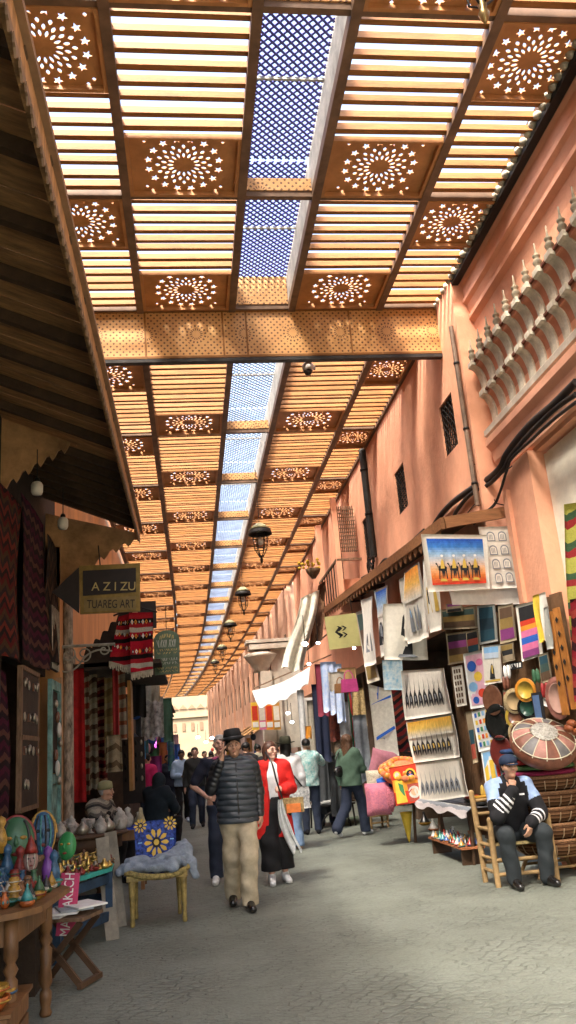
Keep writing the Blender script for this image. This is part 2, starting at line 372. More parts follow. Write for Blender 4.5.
def canopy(ys, H, cols, pitch, rl, root, sect, lat, upz):
    """cols: x of the six lines; ys: cross members"""
    xl, xa, xb, xc, xd, xr = cols
    wL, wW1, wS, wW2, wR = xa-xl, xb-xa, xc-xb, xd-xc, xr-xd; bl = ys[1]-ys[0]; g = .07
    sl_ = bl-rl-g
    ros = {}
    def pr(w, l, kind):
        k = (round(w, 3), round(l, 3), kind)
        if k not in ros: ros[k] = rosette_mesh(w, l, 'rosette_panel') if kind == 'r' else slat_mesh(w, l, pitch, 'slat_panel')
        return ros[k]
    latm = lattice_mesh(wS-.1, bl-.05, .095 if sect == 'a' else .11, lat, 'lattice_panel', .026 if sect == 'a' else .024)
    for i in range(len(ys)-1):
        y0, y1 = ys[i], ys[i+1]; ym = (y0+y1)/2; dx = bend(ym); a = math.atan2(bend(y1)-bend(y0), y1-y0); rz = (0, 0, -a)
        for (x0, x1, first) in ((xl, xa, 'r'), (xa, xb, 's'), (xc, xd, 's'), (xd, xr, 'r')):
            w_ = x1-x0-.1; xm = (x0+x1)/2+dx
            if first == 'r': ry, sy = y0+g/2+rl/2, y0+g/2+rl+sl_/2
            else: sy, ry = y0+g/2+sl_/2, y1-g/2-rl/2
            inst('rosette_panel', pr(w_, rl, 'r'), root, (xm, ry, H), rz); inst('slat_panel', pr(w_, sl_, 's'), root, (xm, sy, H+.03), rz)
        xm = (xb+xc)/2+dx
        inst('lattice_panel', latm, root, (xm, ym, H+upz), rz)
        mb = MB(); mb.box((0, 0, 0), (xr-xl, .07, .10), BEAMB); o = mb.build('cross_beam', root, (bend(y1)+(xl+xr)/2, y1, H+.01))
        full_ = sect == 'a' and i == len(ys)-2; mb = MB(); mb.box((0, bl/2-.04, .27 if full_ else .12), (wS-.1, .02, .47 if full_ else .17), PERF); mb.build('lantern_end_board', root, (xm, ym, H), rz)
        mb = MB(); mb.box((0, 0, upz-.03), (wS-.1, .03, .03), GREYB); mb.build('lantern_cross_bar', root, (xm, ym, H), rz)
    # long beams, one mesh each, following the bend
    def long(x, w_, h_, dz, mat, nm):
        mb = MB(); Y0, Y1 = ys[0], ys[-1]; k = max(2, int((Y1-Y0)/4)) if Y1 > 30 else 1
        for i in range(k):
            a, b = Y0+(Y1-Y0)*i/k, Y0+(Y1-Y0)*(i+1)/k
            mb.bar((x+bend(a), a, H+dz), (x+bend(b), b+.005, H+dz), w_, h_, mat)
        mb.build(nm, root)
    for x in (xl, xa, xb, xc, xd, xr): long(x, .10, .13, -.005, BEAMB, 'long_beam')
    for x, nm in ((xb+.035, 'lantern_side_board'), (xc-.035, 'lantern_side_board')): long(x, .02, upz-.04, upz/2+.06, GREYB, nm)
# front section
ra = thing('street_canopy', 'high slatted wooden canopy nearest the camera with star rosette panels and blue lattice', 'canopy', (0, 0, 0))
H1 = 7.93; bA = 2.575
canopy([10.82-bA*k for k in (5, 4, 3, 2, 1, 0)], H1, (-1.7, -.50, .85, 1.75, 3.10, 4.12), .19, .95, ra, 'a', LATB, .5)
H2 = 7.75; bB = 3.17
rb = thing('street_canopy', 'lower slatted wooden canopy running on down the street beyond the perforated board', 'canopy', (0, 0, 0))
canopy([12.08+bB*k for k in range(-0, 25)], H2, (-1.9, -.5, .87, 1.83, 3.22, 4.0), .19, 1.0, rb, 'b', LATP, .5)
canopy([10.9, 12.08], H2, (-1.9, -.5, .87, 1.83, 3.22, 4.0), .22, .5, rb, 'b', LATP, .5)
fa = thing('perforated_fascia', 'wide perforated orange board hung across the street between the two canopies', 'fascia board', (0, 10.86, 7.52))
edges_x = [-1.9, -.44, .70, 1.05, 2.62, 4.1]
for i in range(len(edges_x)-1):
    mb = MB(); a, b = edges_x[i]+.012, edges_x[i+1]-.012
    mb.box(((a+b)/2, 0, 0), (b-a, .03, .78), PERF)
    mb.box(((a+b)/2, -.01, .375), (b-a, .045, .035), WOOD); mb.box(((a+b)/2, -.01, -.375), (b-a, .045, .035), WOOD)
    mb.build('perforated_panel', fa)
mb = MB(); mb.box((1.1, .01, -.43), (6.0, .10, .05), STEELD); mb.build('lower_rail', fa)
for x in edges_x:
    mb = MB(); mb.box((x, .01, 0), (.025, .07, .80), WOOD); mb.build('batten', fa)
# ---------------------------------------------------------------- right side: near building with corbelled eave
BR = 4.30                                  # its wall face
nb = thing('market_building', 'salmon plastered building with stacked corbel arcade, balusters and tiled eave at the right edge', 'building', (BR, 0, 0))
mb = MB(); mb.box((.2, 3.05, 6.6), (.4, 14.2, 3.6), PINK); mb.build('wall', nb)
mb = MB()                                  # eave moulding, profile swept along the street
prof = [(0, 7.0), (-.03, 7.22), (-.10, 7.28), (-.10, 7.34), (-.07, 7.38), (-.10, 7.50), (-.15, 7.54), (-.15, 7.60), (-.12, 7.64), (-.13, 7.80), (-.20, 7.93), (0, 7.93)]
mb.prism([(x, z) for x, z in prof], Matrix(((1, 0, 0, 0), (0, 0, 1, -4), (0, 1, 0, 0), (0, 0, 0, 1))), 14.9, PINKL); mb.build('eave_moulding', nb)
TILE = M('green_grey_tile', (.46, .42, .32), .35, .4, 9, .2, 30)
tm = MB()
for i in range(int(9.2/.135)): 
    y = 1.9+i*.135; tm.ell((-.30, y, 7.93), (.055, .05, .05), TILE, 8, 6); tm.ell((-.24, y+.06, 7.985), (.05, .045, .045), TILE, 8, 6)
tm.bar((-.20, -2, 8.05), (-.20, 10.9, 8.05), .16, .08, WOODD); tm.bar((-.235, -2, 7.87), (-.235, 10.7, 7.87), .10, .07, IRON); tm.build('tile_edge', nb)  # lower black bar paints the shadow beneath the tile ends
RIB = M('weathered_stucco_rib', (.66, .59, .47), .85, .25, 7, .3, 25); NICH = M('red_stucco_niche', (.62, .25, .15), .9, .15, 5, .2, 25); DKR = M('dark_red_plate', (.16, .05, .03), .8, .2, 5)
def corbel(zb, x0, x1, hh):
    """profile of a concave corbel from (x0,zb) to (x1,zb+hh)"""
    pts = [(x0, zb)]
    for k in range(9): t = k/8; pts.append((x0+(x1-x0)*(1-math.cos(t*PI/2)), zb+(hh-.06)*math.sin(t*PI/2)))
    pts += [(x1, zb+hh), (x0+.15, zb+hh), (x0+.15, zb)]
    out = []
    for p in pts:
        if not out or (Vector(p)-Vector(out[-1])).length > 1e-4: out.append(p)
    return out
def YT(y): return Matrix(((1, 0, 0, 0), (0, 0, 1, y), (0, 1, 0, 0), (0, 0, 0, 1)))
PC = .325; NC = 25
rib = []
for row, (zb, xa_, xb_, hh) in enumerate(((5.64, -.02, -.14, .43), (6.07, -.10, -.24, .43))):
    rm = MB(); rm.prism(corbel(zb, xa_, xb_, hh), YT(0), .165, RIB); rm.box((xb_-.005, .057, zb+hh-.03), (.05, .15, .07), RIB)
    nm_ = MB(); nm_.prism(corbel(zb, xa_+.03, xb_+.04, hh-.02), YT(0), PC-.167, NICH); nm_.box(((xb_+xa_)/2+.03, (PC-.12)/2, zb+hh-.012), (abs(xb_-xa_)+.05, PC-.12, .03), DKR)
    rme, nme = rm.mesh('corbel_rib'), nm_.mesh('corbel_niche')
    for i in range(NC):
        y = 10.02-i*PC
        inst('corbel_rib', rme, nb, (0, y-.165, 0)); inst('corbel_niche', nme, nb, (0, y-PC+.001, 0))
bm_ = MB(); bm_.lathe([(.035, 0), (.05, .02), (.05, .05), (.03, .07), (.045, .12), (.055, .17), (.04, .22), (.028, .25), (.045, .28), (.045, .31), (.02, .34), (.012, .42), (.008, .55)], (0, 0, 0), M('old_turned_wood', (.30, .25, .17), .8, .35, 8), 10)
bme = bm_.mesh('baluster')
for i in range(NC): inst('baluster', bme, nb, (-.20, 10.0-i*PC-.05, 6.50), sc=(1, 1, .66))
mb = MB()
mb.prism([(0, 5.38), (-.06, 5.40), (-.16, 5.44), (-.16, 5.52), (-.08, 5.58), (-.04, 5.64), (.1, 5.64), (.1, 5.38)], YT(-4), 14.05, M('pale_stucco_ledge', (.60, .52, .42), .85, .2, 4, .2, 20)); mb.build('ledge', nb)
mb = MB()
mb.prism([(0, 4.86), (-.05, 4.88), (-.05, 4.98), (-.10, 5.05), (-.12, 5.20), (-.18, 5.28), (-.18, 5.375), (.1, 5.375), (.1, 4.86)], YT(-4), 14.0, PINKL); mb.build('lower_moulding', nb)
mb = MB(); mb.box((.02, 9.42, 2.4), (.24, .92, 4.85), PINK); mb.box((-.12, 9.72, 2.3), (.06, .14, 4.5), PINK); mb.build('pillar', nb)
mb = MB(); mb.box((.25, 3., 2.4), (.3, 11.9, 4.72), CREAM); mb.build('cream_panel', nb)
# ---------------------------------------------------------------- right side: long building with grilled windows
BW = 4.0
wb = thing('market_building', 'long salmon building with small grilled upper windows above the right hand stalls', 'building', (BW, 10.1, 0))
mb = MB(); mb.box((.2, 0, 0), (.4, 0.001, .001), PINK)
mb = MB()
wins = [(.92, 6.02, .62, .82), (3.88, 5.98, .70, .82), (7.0, 5.9, .7, .9), (10.4, 5.9, .7, .9)]
# wall in vertical strips so that the window openings are real
ycur = 0.; zlo, zhi = 3.3, 8.1
for (yc, zc, w_, h_) in wins:
    mb.box((.2, (ycur+yc-w_/2)/2, (zlo+zhi)/2), (.4, yc-w_/2-ycur, zhi-zlo), PINK)
    mb.box((.2, yc, (zlo+zc-h_/2)/2), (.4, w_, zc-h_/2-zlo), PINK); mb.box((.2, yc, (zhi+zc+h_/2)/2), (.4, w_, zhi-zc-h_/2), PINK)
    ycur = yc+w_/2
mb.box((.2, (ycur+20)/2, (zlo+zhi)/2), (.4, 20-ycur, zhi-zlo), PINK); mb.build('wall', wb)
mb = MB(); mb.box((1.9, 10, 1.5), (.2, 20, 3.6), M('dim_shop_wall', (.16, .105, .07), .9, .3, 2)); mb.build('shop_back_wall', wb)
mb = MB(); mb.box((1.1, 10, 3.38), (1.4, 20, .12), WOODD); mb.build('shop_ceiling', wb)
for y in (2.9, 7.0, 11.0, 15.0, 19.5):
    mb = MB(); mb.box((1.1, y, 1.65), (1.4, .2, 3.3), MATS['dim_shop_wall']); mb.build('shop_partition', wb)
for (yc, zc, w_, h_) in wins:
    f = MB(); 
    for s_ in (-1, 1): f.box((.06, yc+s_*(w_/2-.02), zc), (.06, .04, h_), WOODD); f.box((.06, yc, zc+s_*(h_/2-.02)), (.06, w_-.08, .04), WOODD)
    fo = f.build('window', wb)
    p_ = MB(); p_.box((.2, yc, zc), (.02, w_, h_), M('dark_window_glass', (.02, .022, .025), .2, .1, 3)); p_.build('pane', fo)
    gr = MB(); c = -(w_+h_)/2; st = .12
    for sg in (1, -1):
        c = -(w_+h_)/2+.03
        while c < (w_+h_)/2:
            pts = []
            for yy in (-w_/2, w_/2):
                z = sg*yy+c
                if abs(z) <= h_/2: pts.append((yy, z))
            for zz in (-h_/2, h_/2):
                yy = (zz-c)*sg
                if abs(yy) < w_/2: pts.append((yy, zz))
            if len(pts) > 1: gr.tube([(.03, yc+pts[0][0], zc+pts[0][1]), (.03, yc+pts[1][0], zc+pts[1][1])], .008, IRON, 5)
            c += st
    for k in range(4):
        for j in range(5): gr.ell((.022, yc-w_/2+w_*(k+.5)/4, zc-h_/2+h_*(j+.5)/5), (.008, .022, .022), IRON, 6, 4)
    gr.build('grille', fo)
# drain pipe and cables
dp = MB(); dp.tube([(BW-.06, 10.16, 7.2), (BW-.06, 10.16, 4.5)], .035, M('painted_pipe', (.20, .13, .09), .6, .3, 6), 10)
for z in (6.6, 5.6, 4.8): dp.lathe([(.045, 0), (.045, .03)], (BW-.06, 10.16, z), IRON, 10)
tag(dp.build('drain_pipe'), 'thin brown drain pipe running down the salmon wall beside the first grilled window', 'pipe')
dp = MB(); dp.tube([(BW-.07, 16.4, 7.7), (BW-.07, 16.4, 5.3)], .075, M('black_pipe', (.035, .033, .03), .6, .3, 6), 10)
for z in (7.2, 6.2): dp.lathe([(.09, 0), (.09, .05)], (BW-.07, 16.4, z), IRON, 10)
dp.tube([(BW-.07, 16.4, 5.3), (BW-.12, 16.5, 4.9), (BW-.1, 16.4, 4.2)], .03, IRON, 6)
for k in range(6): dp.tube(curve_pts([(BW-.07, 16.4, 5.3), (BW-.15, 16.3+.08*k, 5.25+.05*math.sin(k*2)), (BW-.12, 16.0+.15*k, 5.2-.06*k)], 4), .02, IRON, 5)
tag(dp.build('drain_pipe'), 'fat black pipe with a knot of wires at its foot on the salmon wall', 'pipe')
def cable(pts, r, label, nm='cable'):
    mb = MB(); mb.tube(curve_pts(pts, 7), r, M('black_cable', (.025, .02, .018), .6, .3, 5), 6); return tag(mb.build(nm), label, 'cable', 'cables strung along the right hand walls')
def wallp(px, py, off=.06):           # on whichever right wall lies behind the picture point
    p = at(px, py, 0, BW-off)
    if p.y < 9.9: p = at(px, py, 0, BR-.14-off)
    return p
runs = [([(576, 382), (553, 405), (535, 420), (520, 436), (506, 455), (500, 468), (487, 480), (470, 490), (450, 505), (436, 522), (424, 545)], .045, 'thickest black cable bundle dropping from the moulding and curving left over the salmon wall'),
        ([(576, 394), (556, 408), (538, 425), (524, 440), (510, 457), (503, 470), (489, 484), (471, 494), (456, 512), (450, 530)], .03, 'black cable hugging the bundle and ending above the sunset caravan painting'),
        ([(576, 402), (553, 420), (530, 441), (512, 458), (507, 470), (500, 492), (494, 505), (480, 517), (474, 524)], .02, 'sagging black cable looping to a bracket above the awning board'),
        ([(424, 530), (408, 545), (392, 558), (384, 560), (376, 570), (362, 578)], .028, 'black cable sagging along the wall over the row of hanging canvases'),
        ([(512, 466), (490, 484), (470, 510), (452, 530)], .008, 'hair thin wire stretched straight down the salmon wall')]
for pts, r, lb in runs:
    P = [wallp(*p) for p in pts]; cable(P, r, lb)
for i, (px, py) in enumerate(((504, 505), (482, 466))):
    p = wallp(px, py, .05); mb = MB(); mb.tube([(0, 0, 0), (-.12, -.03, .02)], .008, IRON, 5); mb.tube([(-.12, -.03, .02), (-.16, -.10, .05)], .006, IRON, 5); mb.tube([(-.12, -.03, .02), (-.14, .05, -.02)], .006, IRON, 5)
    tag(mb.build('cable_hook', loc=p), 'small iron hook holding cables on the salmon wall', 'hook', 'hooks that hold the cables')
# ---------------------------------------------------------------- balcony on the right wall
OLDW = M('old_brown_wood', (.20, .12, .07), .8, .35, 4, .3, 25, stretch=(6, 6, 1))
bc = thing('balcony', 'narrow salmon balcony with carved brown wooden screen over the scarf stall', 'balcony', (BW, 19.2, 4.6))
mb = MB(); mb.box((-.30, 0, -.1), (.6, 2.6, .22), PINK); mb.build('floor_slab', bc)
mb = MB(); mb.box((-.30, -1.0, .35), (.52, .10, .5), PINK); mb.build('parapet', bc)
for y in (1.2,):
    mb = MB(); mb.box((-.52, y, 1.25), (.14, .2, 2.5), PINK); mb.build('post', bc)
mb = MB(); mb.box((-.53, -1.25, 1.25), (.12, .14, 2.5), PINK); mb.build('post', bc)
mb = MB()
for i in range(9): mb.box((-.44+i*.045, -1.20, 1.75), (.022, .03, 1.1), OLDW)
for i in range(12): mb.box((-.26, -1.22, 1.22+i*.09), (.42, .015, .02), OLDW)
mb.build('carved_screen', bc)
mb = MB(); mb.bar((-.58, -1.3, 1.0), (0, -1.3, 1.0), .05, .05, OLDW); mb.bar((-.58, -1.3, 1.0), (-.58, 1.3, 1.0), .05, .05, OLDW); mb.build('handrail', bc)
for i in range(8):
    mb = MB(); mb.tube([(-.58, -1.2+i*.34, 0), (-.58, -1.2+i*.34, 1.0)], .014, IRON, 5); mb.build('bar', bc)
# ---------------------------------------------------------------- right side far: stone portal and long tan building
pt = thing('stone_gate', 'pale carved stone gateway with scrolled capital behind the white awning', 'gateway', (3.0, 31, 0))
STO = M('pale_stone', (.58, .52, .43), .9, .2, 2, .4, 12)
mb = MB(); mb.box((.95, 0, 3.6), (1.9, .6, 4.0), STO); mb.build('wall', pt)
mb = MB(); mb.box((-.22, -.1, 2.2), (.42, .7, 4.4), STO); mb.build('pilaster', pt); mb = MB(); mb.box((.18, -.2, 2.1), (.22, .5, 4.2), STO); mb.build('pilaster', pt)
mb = MB(); mb.lathe([(.28, 0), (.30, .1), (.42, .3), (.62, .55), (.66, .62), (.5, .7)], (-.35, -.1, 4.4), STO, 12); mb.build('capital', pt)
mb = MB(); mb.box((.4, -.15, 5.3), (2.4, .9, .18), STO); mb.box((.4, -.1, 5.5), (2.6, 1.05, .12), STO); mb.build('cornice', pt)
mb = MB(); 0 and mb.prism([(0, 5.6), (-1.1, 5.05), (-1.0, 5.3), (-.1, 6.1), (.5, 6.3), (.5, 5.6)], Matrix(((1, 0, 0, -.2), (0, 0, 1, -.6), (0, 1, 0, .1), (0, 0, 0, 1))), .7, STO)
fb = thing('market_building', 'long tan plastered building with narrow slit windows far down the right side', 'building', (0, 0, 0))
TAN = M('tan_plaster', (.62, .36, .24), .9, .15, 1.2, .2, 10)
ys_ = [31+i*6 for i in range(10)]
for i in range(len(ys_)-1):
    a, b = ys_[i], ys_[i+1]; mb = MB()
    x0, x1 = 3.85+bend(a), 3.85+bend(b)
    mb.prism([(x0, a), (x1, b+.02), (x1+.6, b+.02), (x0+.6, a)], Matrix.Translation((0, 0, 2.9)), 4.95, TAN); mb.build('wall', fb)
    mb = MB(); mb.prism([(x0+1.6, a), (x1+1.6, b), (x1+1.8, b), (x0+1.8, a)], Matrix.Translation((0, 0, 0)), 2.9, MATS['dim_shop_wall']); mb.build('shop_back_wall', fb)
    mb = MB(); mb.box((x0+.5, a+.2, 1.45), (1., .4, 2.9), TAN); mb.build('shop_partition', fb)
    for k in (.25, .72):
        y = a+(b-a)*k; x = x0+(x1-x0)*k; f = MB(); f.box((x+.012, y, 5.2), (.06, .45, 1.5), WOODD); fo = f.build('window', fb)
        q = MB(); q.box((x-.024, y, 5.2), (.014, .34, 1.36), MATS['dark_window_glass']); q.build('pane', fo)
    for k in (.0,):
        y = a+(b-a)*k; x = x0+(x1-x0)*k; q = MB(); q.box((x-.04, y, 5.2), (.10, .35, 4.6), TAN); q.build('buttress', fb)
# facade closing the street
ef = thing('end_building', 'sunlit cream house that closes the far end of the street', 'building', (0, 97, 0))
SUNW = M('cream_limewash', (.24, .18, .115), .9, .1, .8)
mb = MB(); mb.box((0, 1, 4.6), (24, 2, 9.2), SUNW); mb.build('wall', ef)
mb = MB(); mb.box((0, -.1, 6.1), (24, .3, .35), SUNW); mb.build('string_course', ef)
for i in range(9):
    q = MB(); q.prism([(-.45, 0), (.45, 0), (0, .5)], Matrix(((1, 0, 0, -4+i*1.0), (0, 0, -1, -.02), (0, 1, 0, 6.9), (0, 0, 0, 1))), .12, M('brown_trim', (.20, .12, .07), .8)); q.build('dormer_trim', ef)
    q = MB(); q.box((-4+i*1.0, -.05, 4.9), (.35, .06, .9), M('dark_shutter', (.16, .10, .06), .8)); q.build('window', ef)
# ---------------------------------------------------------------- left side
LW = -2.05
ORNG = M('ochre_plaster', (.66, .33, .13), .9, .2, 1.5, .3, 12, stretch=(1, 1, .4))
lb = thing('market_building', 'ochre plastered building along the left of the street behind the carved arrow sign', 'building', (LW, 0, 0))
ys_ = [-6, 12.9, 19, 25, 31, 37, 43, 49, 55, 61, 67, 73, 79, 85, 91]
for i in range(len(ys_)-1):
    a, b = ys_[i], ys_[i+1]; x0, x1 = bend(a), bend(b); mb = MB()
    mb.prism([(x0, a), (x0-.4, a), (x1-.4, b+.02), (x1, b+.02)], Matrix.Translation((0, 0, 3.15)), 5.0, ORNG if i else M('near_black_wood', (.035, .022, .014), .8, .3, 5, .3, 20)); mb.build('wall', lb)
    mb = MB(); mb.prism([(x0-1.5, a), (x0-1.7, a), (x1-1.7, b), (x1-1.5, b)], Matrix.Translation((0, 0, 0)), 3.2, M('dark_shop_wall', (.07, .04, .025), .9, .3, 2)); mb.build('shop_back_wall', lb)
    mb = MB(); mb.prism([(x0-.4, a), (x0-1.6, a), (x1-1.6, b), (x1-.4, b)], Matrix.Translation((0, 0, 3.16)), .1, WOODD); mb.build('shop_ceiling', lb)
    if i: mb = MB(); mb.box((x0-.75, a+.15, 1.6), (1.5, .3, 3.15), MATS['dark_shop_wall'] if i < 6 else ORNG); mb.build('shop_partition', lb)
POLE = M('peeling_painted_post', (.40, .34, .27), .8, .5, 6, .4, 20, stretch=(3, 3, 1))
mb = MB(); mb.box((.06, 12.3, 1.6), (.30, .50, 6.2-.0), ORNG); mb.build('pier', lb)
mb = MB(); mb.tube([(LW+.28, 12.4, 0), (LW+.27, 12.42, 4.35)], .075, POLE, 12)
mb.lathe([(.10, 0), (.10, .1)], (LW+.28, 12.4, 3.0), POLE, 12); tag(mb.build('post'), 'peeling pale post standing left of the red hanging carpet', 'post')
# dark wooden eave over the left stalls
EZ, EX = 4.8, -.68
ev = thing('wooden_eave', 'dark timber eave with carved scalloped edge over the left hand stalls', 'eave', (0, 0, 0))
BROWN = M('aged_brown_boards', (.48, .25, .105), .7, .35, 3, .4, 18, stretch=(1, 5, 1))
def ezx(x): return EZ+(EX-x)*.42+.05
sl_e = math.atan(.42)
mb = MB()
for i in range(40):
    y = -3+i*.375+.18
    mb.box(((EX-2.1)/2, y, ezx((EX-2.1)/2)+.10), (1.55, .372-(.012 if i % 2 else .004), .03), BROWN, rot=(0, sl_e, 0))
mb.build('boarding', ev)
jm = MB(); jm.box((0, 0, 0), (1.6, .075, .10), WOODD, rot=(0, sl_e, 0)); jme = jm.mesh('joist')
for y in [-2+i*.75 for i in range(15)]+[9.3+i*.36 for i in range(8)]: inst('joist', jme, ev, ((EX-2.1)/2, y, ezx((EX-2.1)/2)+.035))
mb = MB(); mb.bar((EX, -3, EZ), (EX, 12.05, EZ), .04, .16, BROWN); mb.build('fascia', ev)
mb = MB(); mb.bar((EX+.035, -3, EZ+.10), (EX+.035, 12.05, EZ+.10), .05, .05, M('trim_wood', (.26, .15, .08), .7, .2, 4)); mb.build('top_trim', ev)
sm = MB()
SCW = M('scallop_wood', (.22, .13, .075), .7, .2, 4)
for i in range(100):
    y = -2.2+i*.142
    sm.prism([(-.066, 0), (.066, 0), (.05, -.045), (.025, -.05), (0, -.085), (-.025, -.05), (-.05, -.045)], Matrix(((0, 0, 1, EX+.012), (1, 0, 0, y), (0, 1, 0, EZ-.079), (0, 0, 0, 1))), .012, SCW)
sm.build('scalloped_edge', ev)
def carved_board(name, y, pts_px, top_px, t=.04):
    """board facing along the street whose lower edge follows picture points, with scallops"""
    lo = [at(px, py, 1, y) for px, py in pts_px]; hi = [at(px, py, 1, y) for px, py in top_px]
    poly = []
    for i in range(len(lo)-1):
        a, b = lo[i], lo[i+1]
        for k in range(4):
            tt = k/4; p = a.lerp(b, tt); poly.append((p.x, p.z+(-.05, -.02, .03, .03)[k]))
    poly.append((lo[-1].x, lo[-1].z)); poly += [(p.x, p.z) for p in hi[::-1]]
    mb = MB(); mb.prism(poly, Matrix(((1, 0, 0, 0), (0, 0, 1, y), (0, 1, 0, 0), (0, 0, 0, 1))), t, BROWN); return mb.build(name, ev)
carved_board('middle_gable', 9.1, [(-20, 505), (4, 487), (16, 478), (28, 470), (40, 462), (52, 456), (64, 449), (76, 441), (88, 434), (100, 430), (110, 428)], [(-20, 400), (108, 408)])
carved_board('end_gable', 12.05, [(30, 625), (52, 600), (66, 588), (80, 578), (92, 566), (104, 556), (116, 549), (128, 543), (139, 540)], [(30, 510), (138, 533)])
# low side wall under the eave closing the dark shop front
DK = M('near_black_wood', (.035, .022, .014), .8, .3, 5, .3, 20)  # even near-black wood tone, also on the first wall stretch
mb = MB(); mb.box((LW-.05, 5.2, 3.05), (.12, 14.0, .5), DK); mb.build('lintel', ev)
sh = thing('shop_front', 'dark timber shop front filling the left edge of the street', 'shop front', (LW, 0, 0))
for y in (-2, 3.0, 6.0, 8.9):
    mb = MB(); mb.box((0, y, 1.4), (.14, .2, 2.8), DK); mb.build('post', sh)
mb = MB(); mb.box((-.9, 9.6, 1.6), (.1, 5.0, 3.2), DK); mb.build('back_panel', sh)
# ---------------------------------------------------------------- figures: one smooth surface per body or garment
def surf(prims, res, name, mat, parent=None, clips=(), disp=None, smooth=True):
    """prims: (kind, a, b, ra, rb, sc, k[, quilt]) added with smooth unions; kind 'sub' carves"""
    V = lambda p: np.array(p, float)
    lo = np.min([np.minimum(V(p[1]), V(p[2]))-max(p[3], p[4])*max(p[5]) for p in prims if p[0] != 'sub'], axis=0)-.03
    hi = np.max([np.maximum(V(p[1]), V(p[2]))+max(p[3], p[4])*max(p[5]) for p in prims if p[0] != 'sub'], axis=0)+.03
    n = np.maximum(4, np.ceil((hi-lo)/res).astype(int)+1)
    D = np.full(n, 1.0, np.float32)
    ax = [lo[i]+res*np.arange(n[i]) for i in range(3)]
    for p in prims:
        kind, a, b, ra, rb, scl, k = p[:7]; a = V(a); b = V(b); scl = V(scl)
        m = max(ra, rb)*max(scl)+k*1.5+res*3
        i0 = np.clip(np.floor((np.minimum(a, b)-m-lo)/res).astype(int), 0, n-1); i1 = np.clip(np.ceil((np.maximum(a, b)+m-lo)/res).astype(int)+1, 1, n)
        if np.any(i1 <= i0): continue
        sl_ = tuple(slice(i0[i], i1[i]) for i in range(3))
        X, Y, Z = np.meshgrid(ax[0][sl_[0]], ax[1][sl_[1]], ax[2][sl_[2]], indexing='ij')
        P = np.stack([X, Y, Z], -1); mid = (a+b)/2; Q = (P-mid)/scl; A = (a-mid)/scl; B = (b-mid)/scl
        ba = B-A; l2 = ba@ba
        t = np.clip(((Q-A)@ba)/l2, 0, 1) if l2 > 1e-9 else np.zeros(Q.shape[:-1])
        d = np.linalg.norm(Q-A-t[..., None]*ba, axis=-1)-(ra+(rb-ra)*t)
        d = d*min(scl) if kind != 'ellx' else d*scl.mean()
        if len(p) > 7 and p[7]:
            q = p[7]; d = d-.009*np.abs(np.sin(PI*t*np.linalg.norm(b-a)/q))**.7+.008
        S = D[sl_]
        if kind == 'sub': D[sl_] = np.maximum(S, -d)
        else:
            if k > 0: h = np.clip(.5+.5*(S-d)/k, 0, 1); D[sl_] = S*(1-h)+d*h-k*h*(1-h)
            else: D[sl_] = np.minimum(S, d)
    if disp is not None or clips:
        X, Y, Z = np.meshgrid(*ax, indexing='ij')
        if disp is not None: D = D+disp(X, Y, Z)
        for (pt, nr) in clips:
            nr = V(nr); nr = nr/np.linalg.norm(nr); D = np.maximum(D, (X-pt[0])*nr[0]+(Y-pt[1])*nr[1]+(Z-pt[2])*nr[2])
    D[0] = D[-1] = 1; D[:, 0] = D[:, -1] = 1; D[:, :, 0] = D[:, :, -1] = 1
    s = D < 0
    c = n-1; acc = np.zeros((*c, 3), np.float32); cnt = np.zeros(c, np.float32)
    off = [(0, 0, 0), (1, 0, 0), (0, 1, 0), (1, 1, 0), (0, 0, 1), (1, 0, 1), (0, 1, 1), (1, 1, 1)]
    cs = [D[o[0]:o[0]+c[0], o[1]:o[1]+c[1], o[2]:o[2]+c[2]] for o in off]
    for i, j in ((0, 1), (2, 3), (4, 5), (6, 7), (0, 2), (1, 3), (4, 6), (5, 7), (0, 4), (1, 5), (2, 6), (3, 7)):
        e = (cs[i] < 0) != (cs[j] < 0); t = np.where(e, cs[i]/np.where(e, cs[i]-cs[j], 1), 0)
        for q in range(3): acc[..., q] += np.where(e, off[i][q]+(off[j][q]-off[i][q])*t, 0)
        cnt += e
    act = cnt > 0; idx = np.full(c, -1, np.int64); idx[act] = np.arange(act.sum())
    g = np.stack(np.nonzero(act), -1); verts = lo+res*(g+acc[act]/cnt[act][:, None])
    faces = []
    for axq in range(3):
        u, v = [(1, 2), (2, 0), (0, 1)][axq]
        s0 = [slice(None)]*3; s1 = [slice(None)]*3; s0[axq] = slice(0, -1); s1[axq] = slice(1, None)
        e0, e1 = s[tuple(s0)], s[tuple(s1)]; ch = np.argwhere(e0 != e1)
        if len(ch) == 0: continue
        ok = (ch[:, u] > 0) & (ch[:, v] > 0) & (ch[:, u] < n[u]-1) & (ch[:, v] < n[v]-1); ch = ch[ok]
        flip = e0[tuple(ch.T)]
        def at_(du, dv): q = ch.copy(); q[:, u] += du; q[:, v] += dv; return idx[tuple(q.T)]
        q = np.stack([at_(-1, -1), at_(0, -1), at_(0, 0), at_(-1, 0)], -1)
        q = np.where(flip[:, None], q, q[:, ::-1]); faces.append(q)
    F = np.concatenate(faces); F = F[(F >= 0).all(1)]
    me = bpy.data.meshes.new(name); me.vertices.add(len(verts)); me.vertices.foreach_set('co', verts.astype(np.float32).ravel())
    me.loops.add(len(F)*4); me.loops.foreach_set('vertex_index', F.astype(np.int32).ravel())
    me.polygons.add(len(F)); me.polygons.foreach_set('loop_start', np.arange(0, len(F)*4, 4, dtype=np.int32)); me.update(calc_edges=True)
    me.polygons.foreach_set('use_smooth', [smooth]*len(F)); me.materials.append(mat); me.validate()
    o = bpy.data.objects.new(name, me); C.objects.link(o)
    if parent: o.parent = parent
    return o
U3 = (1, 1, 1)
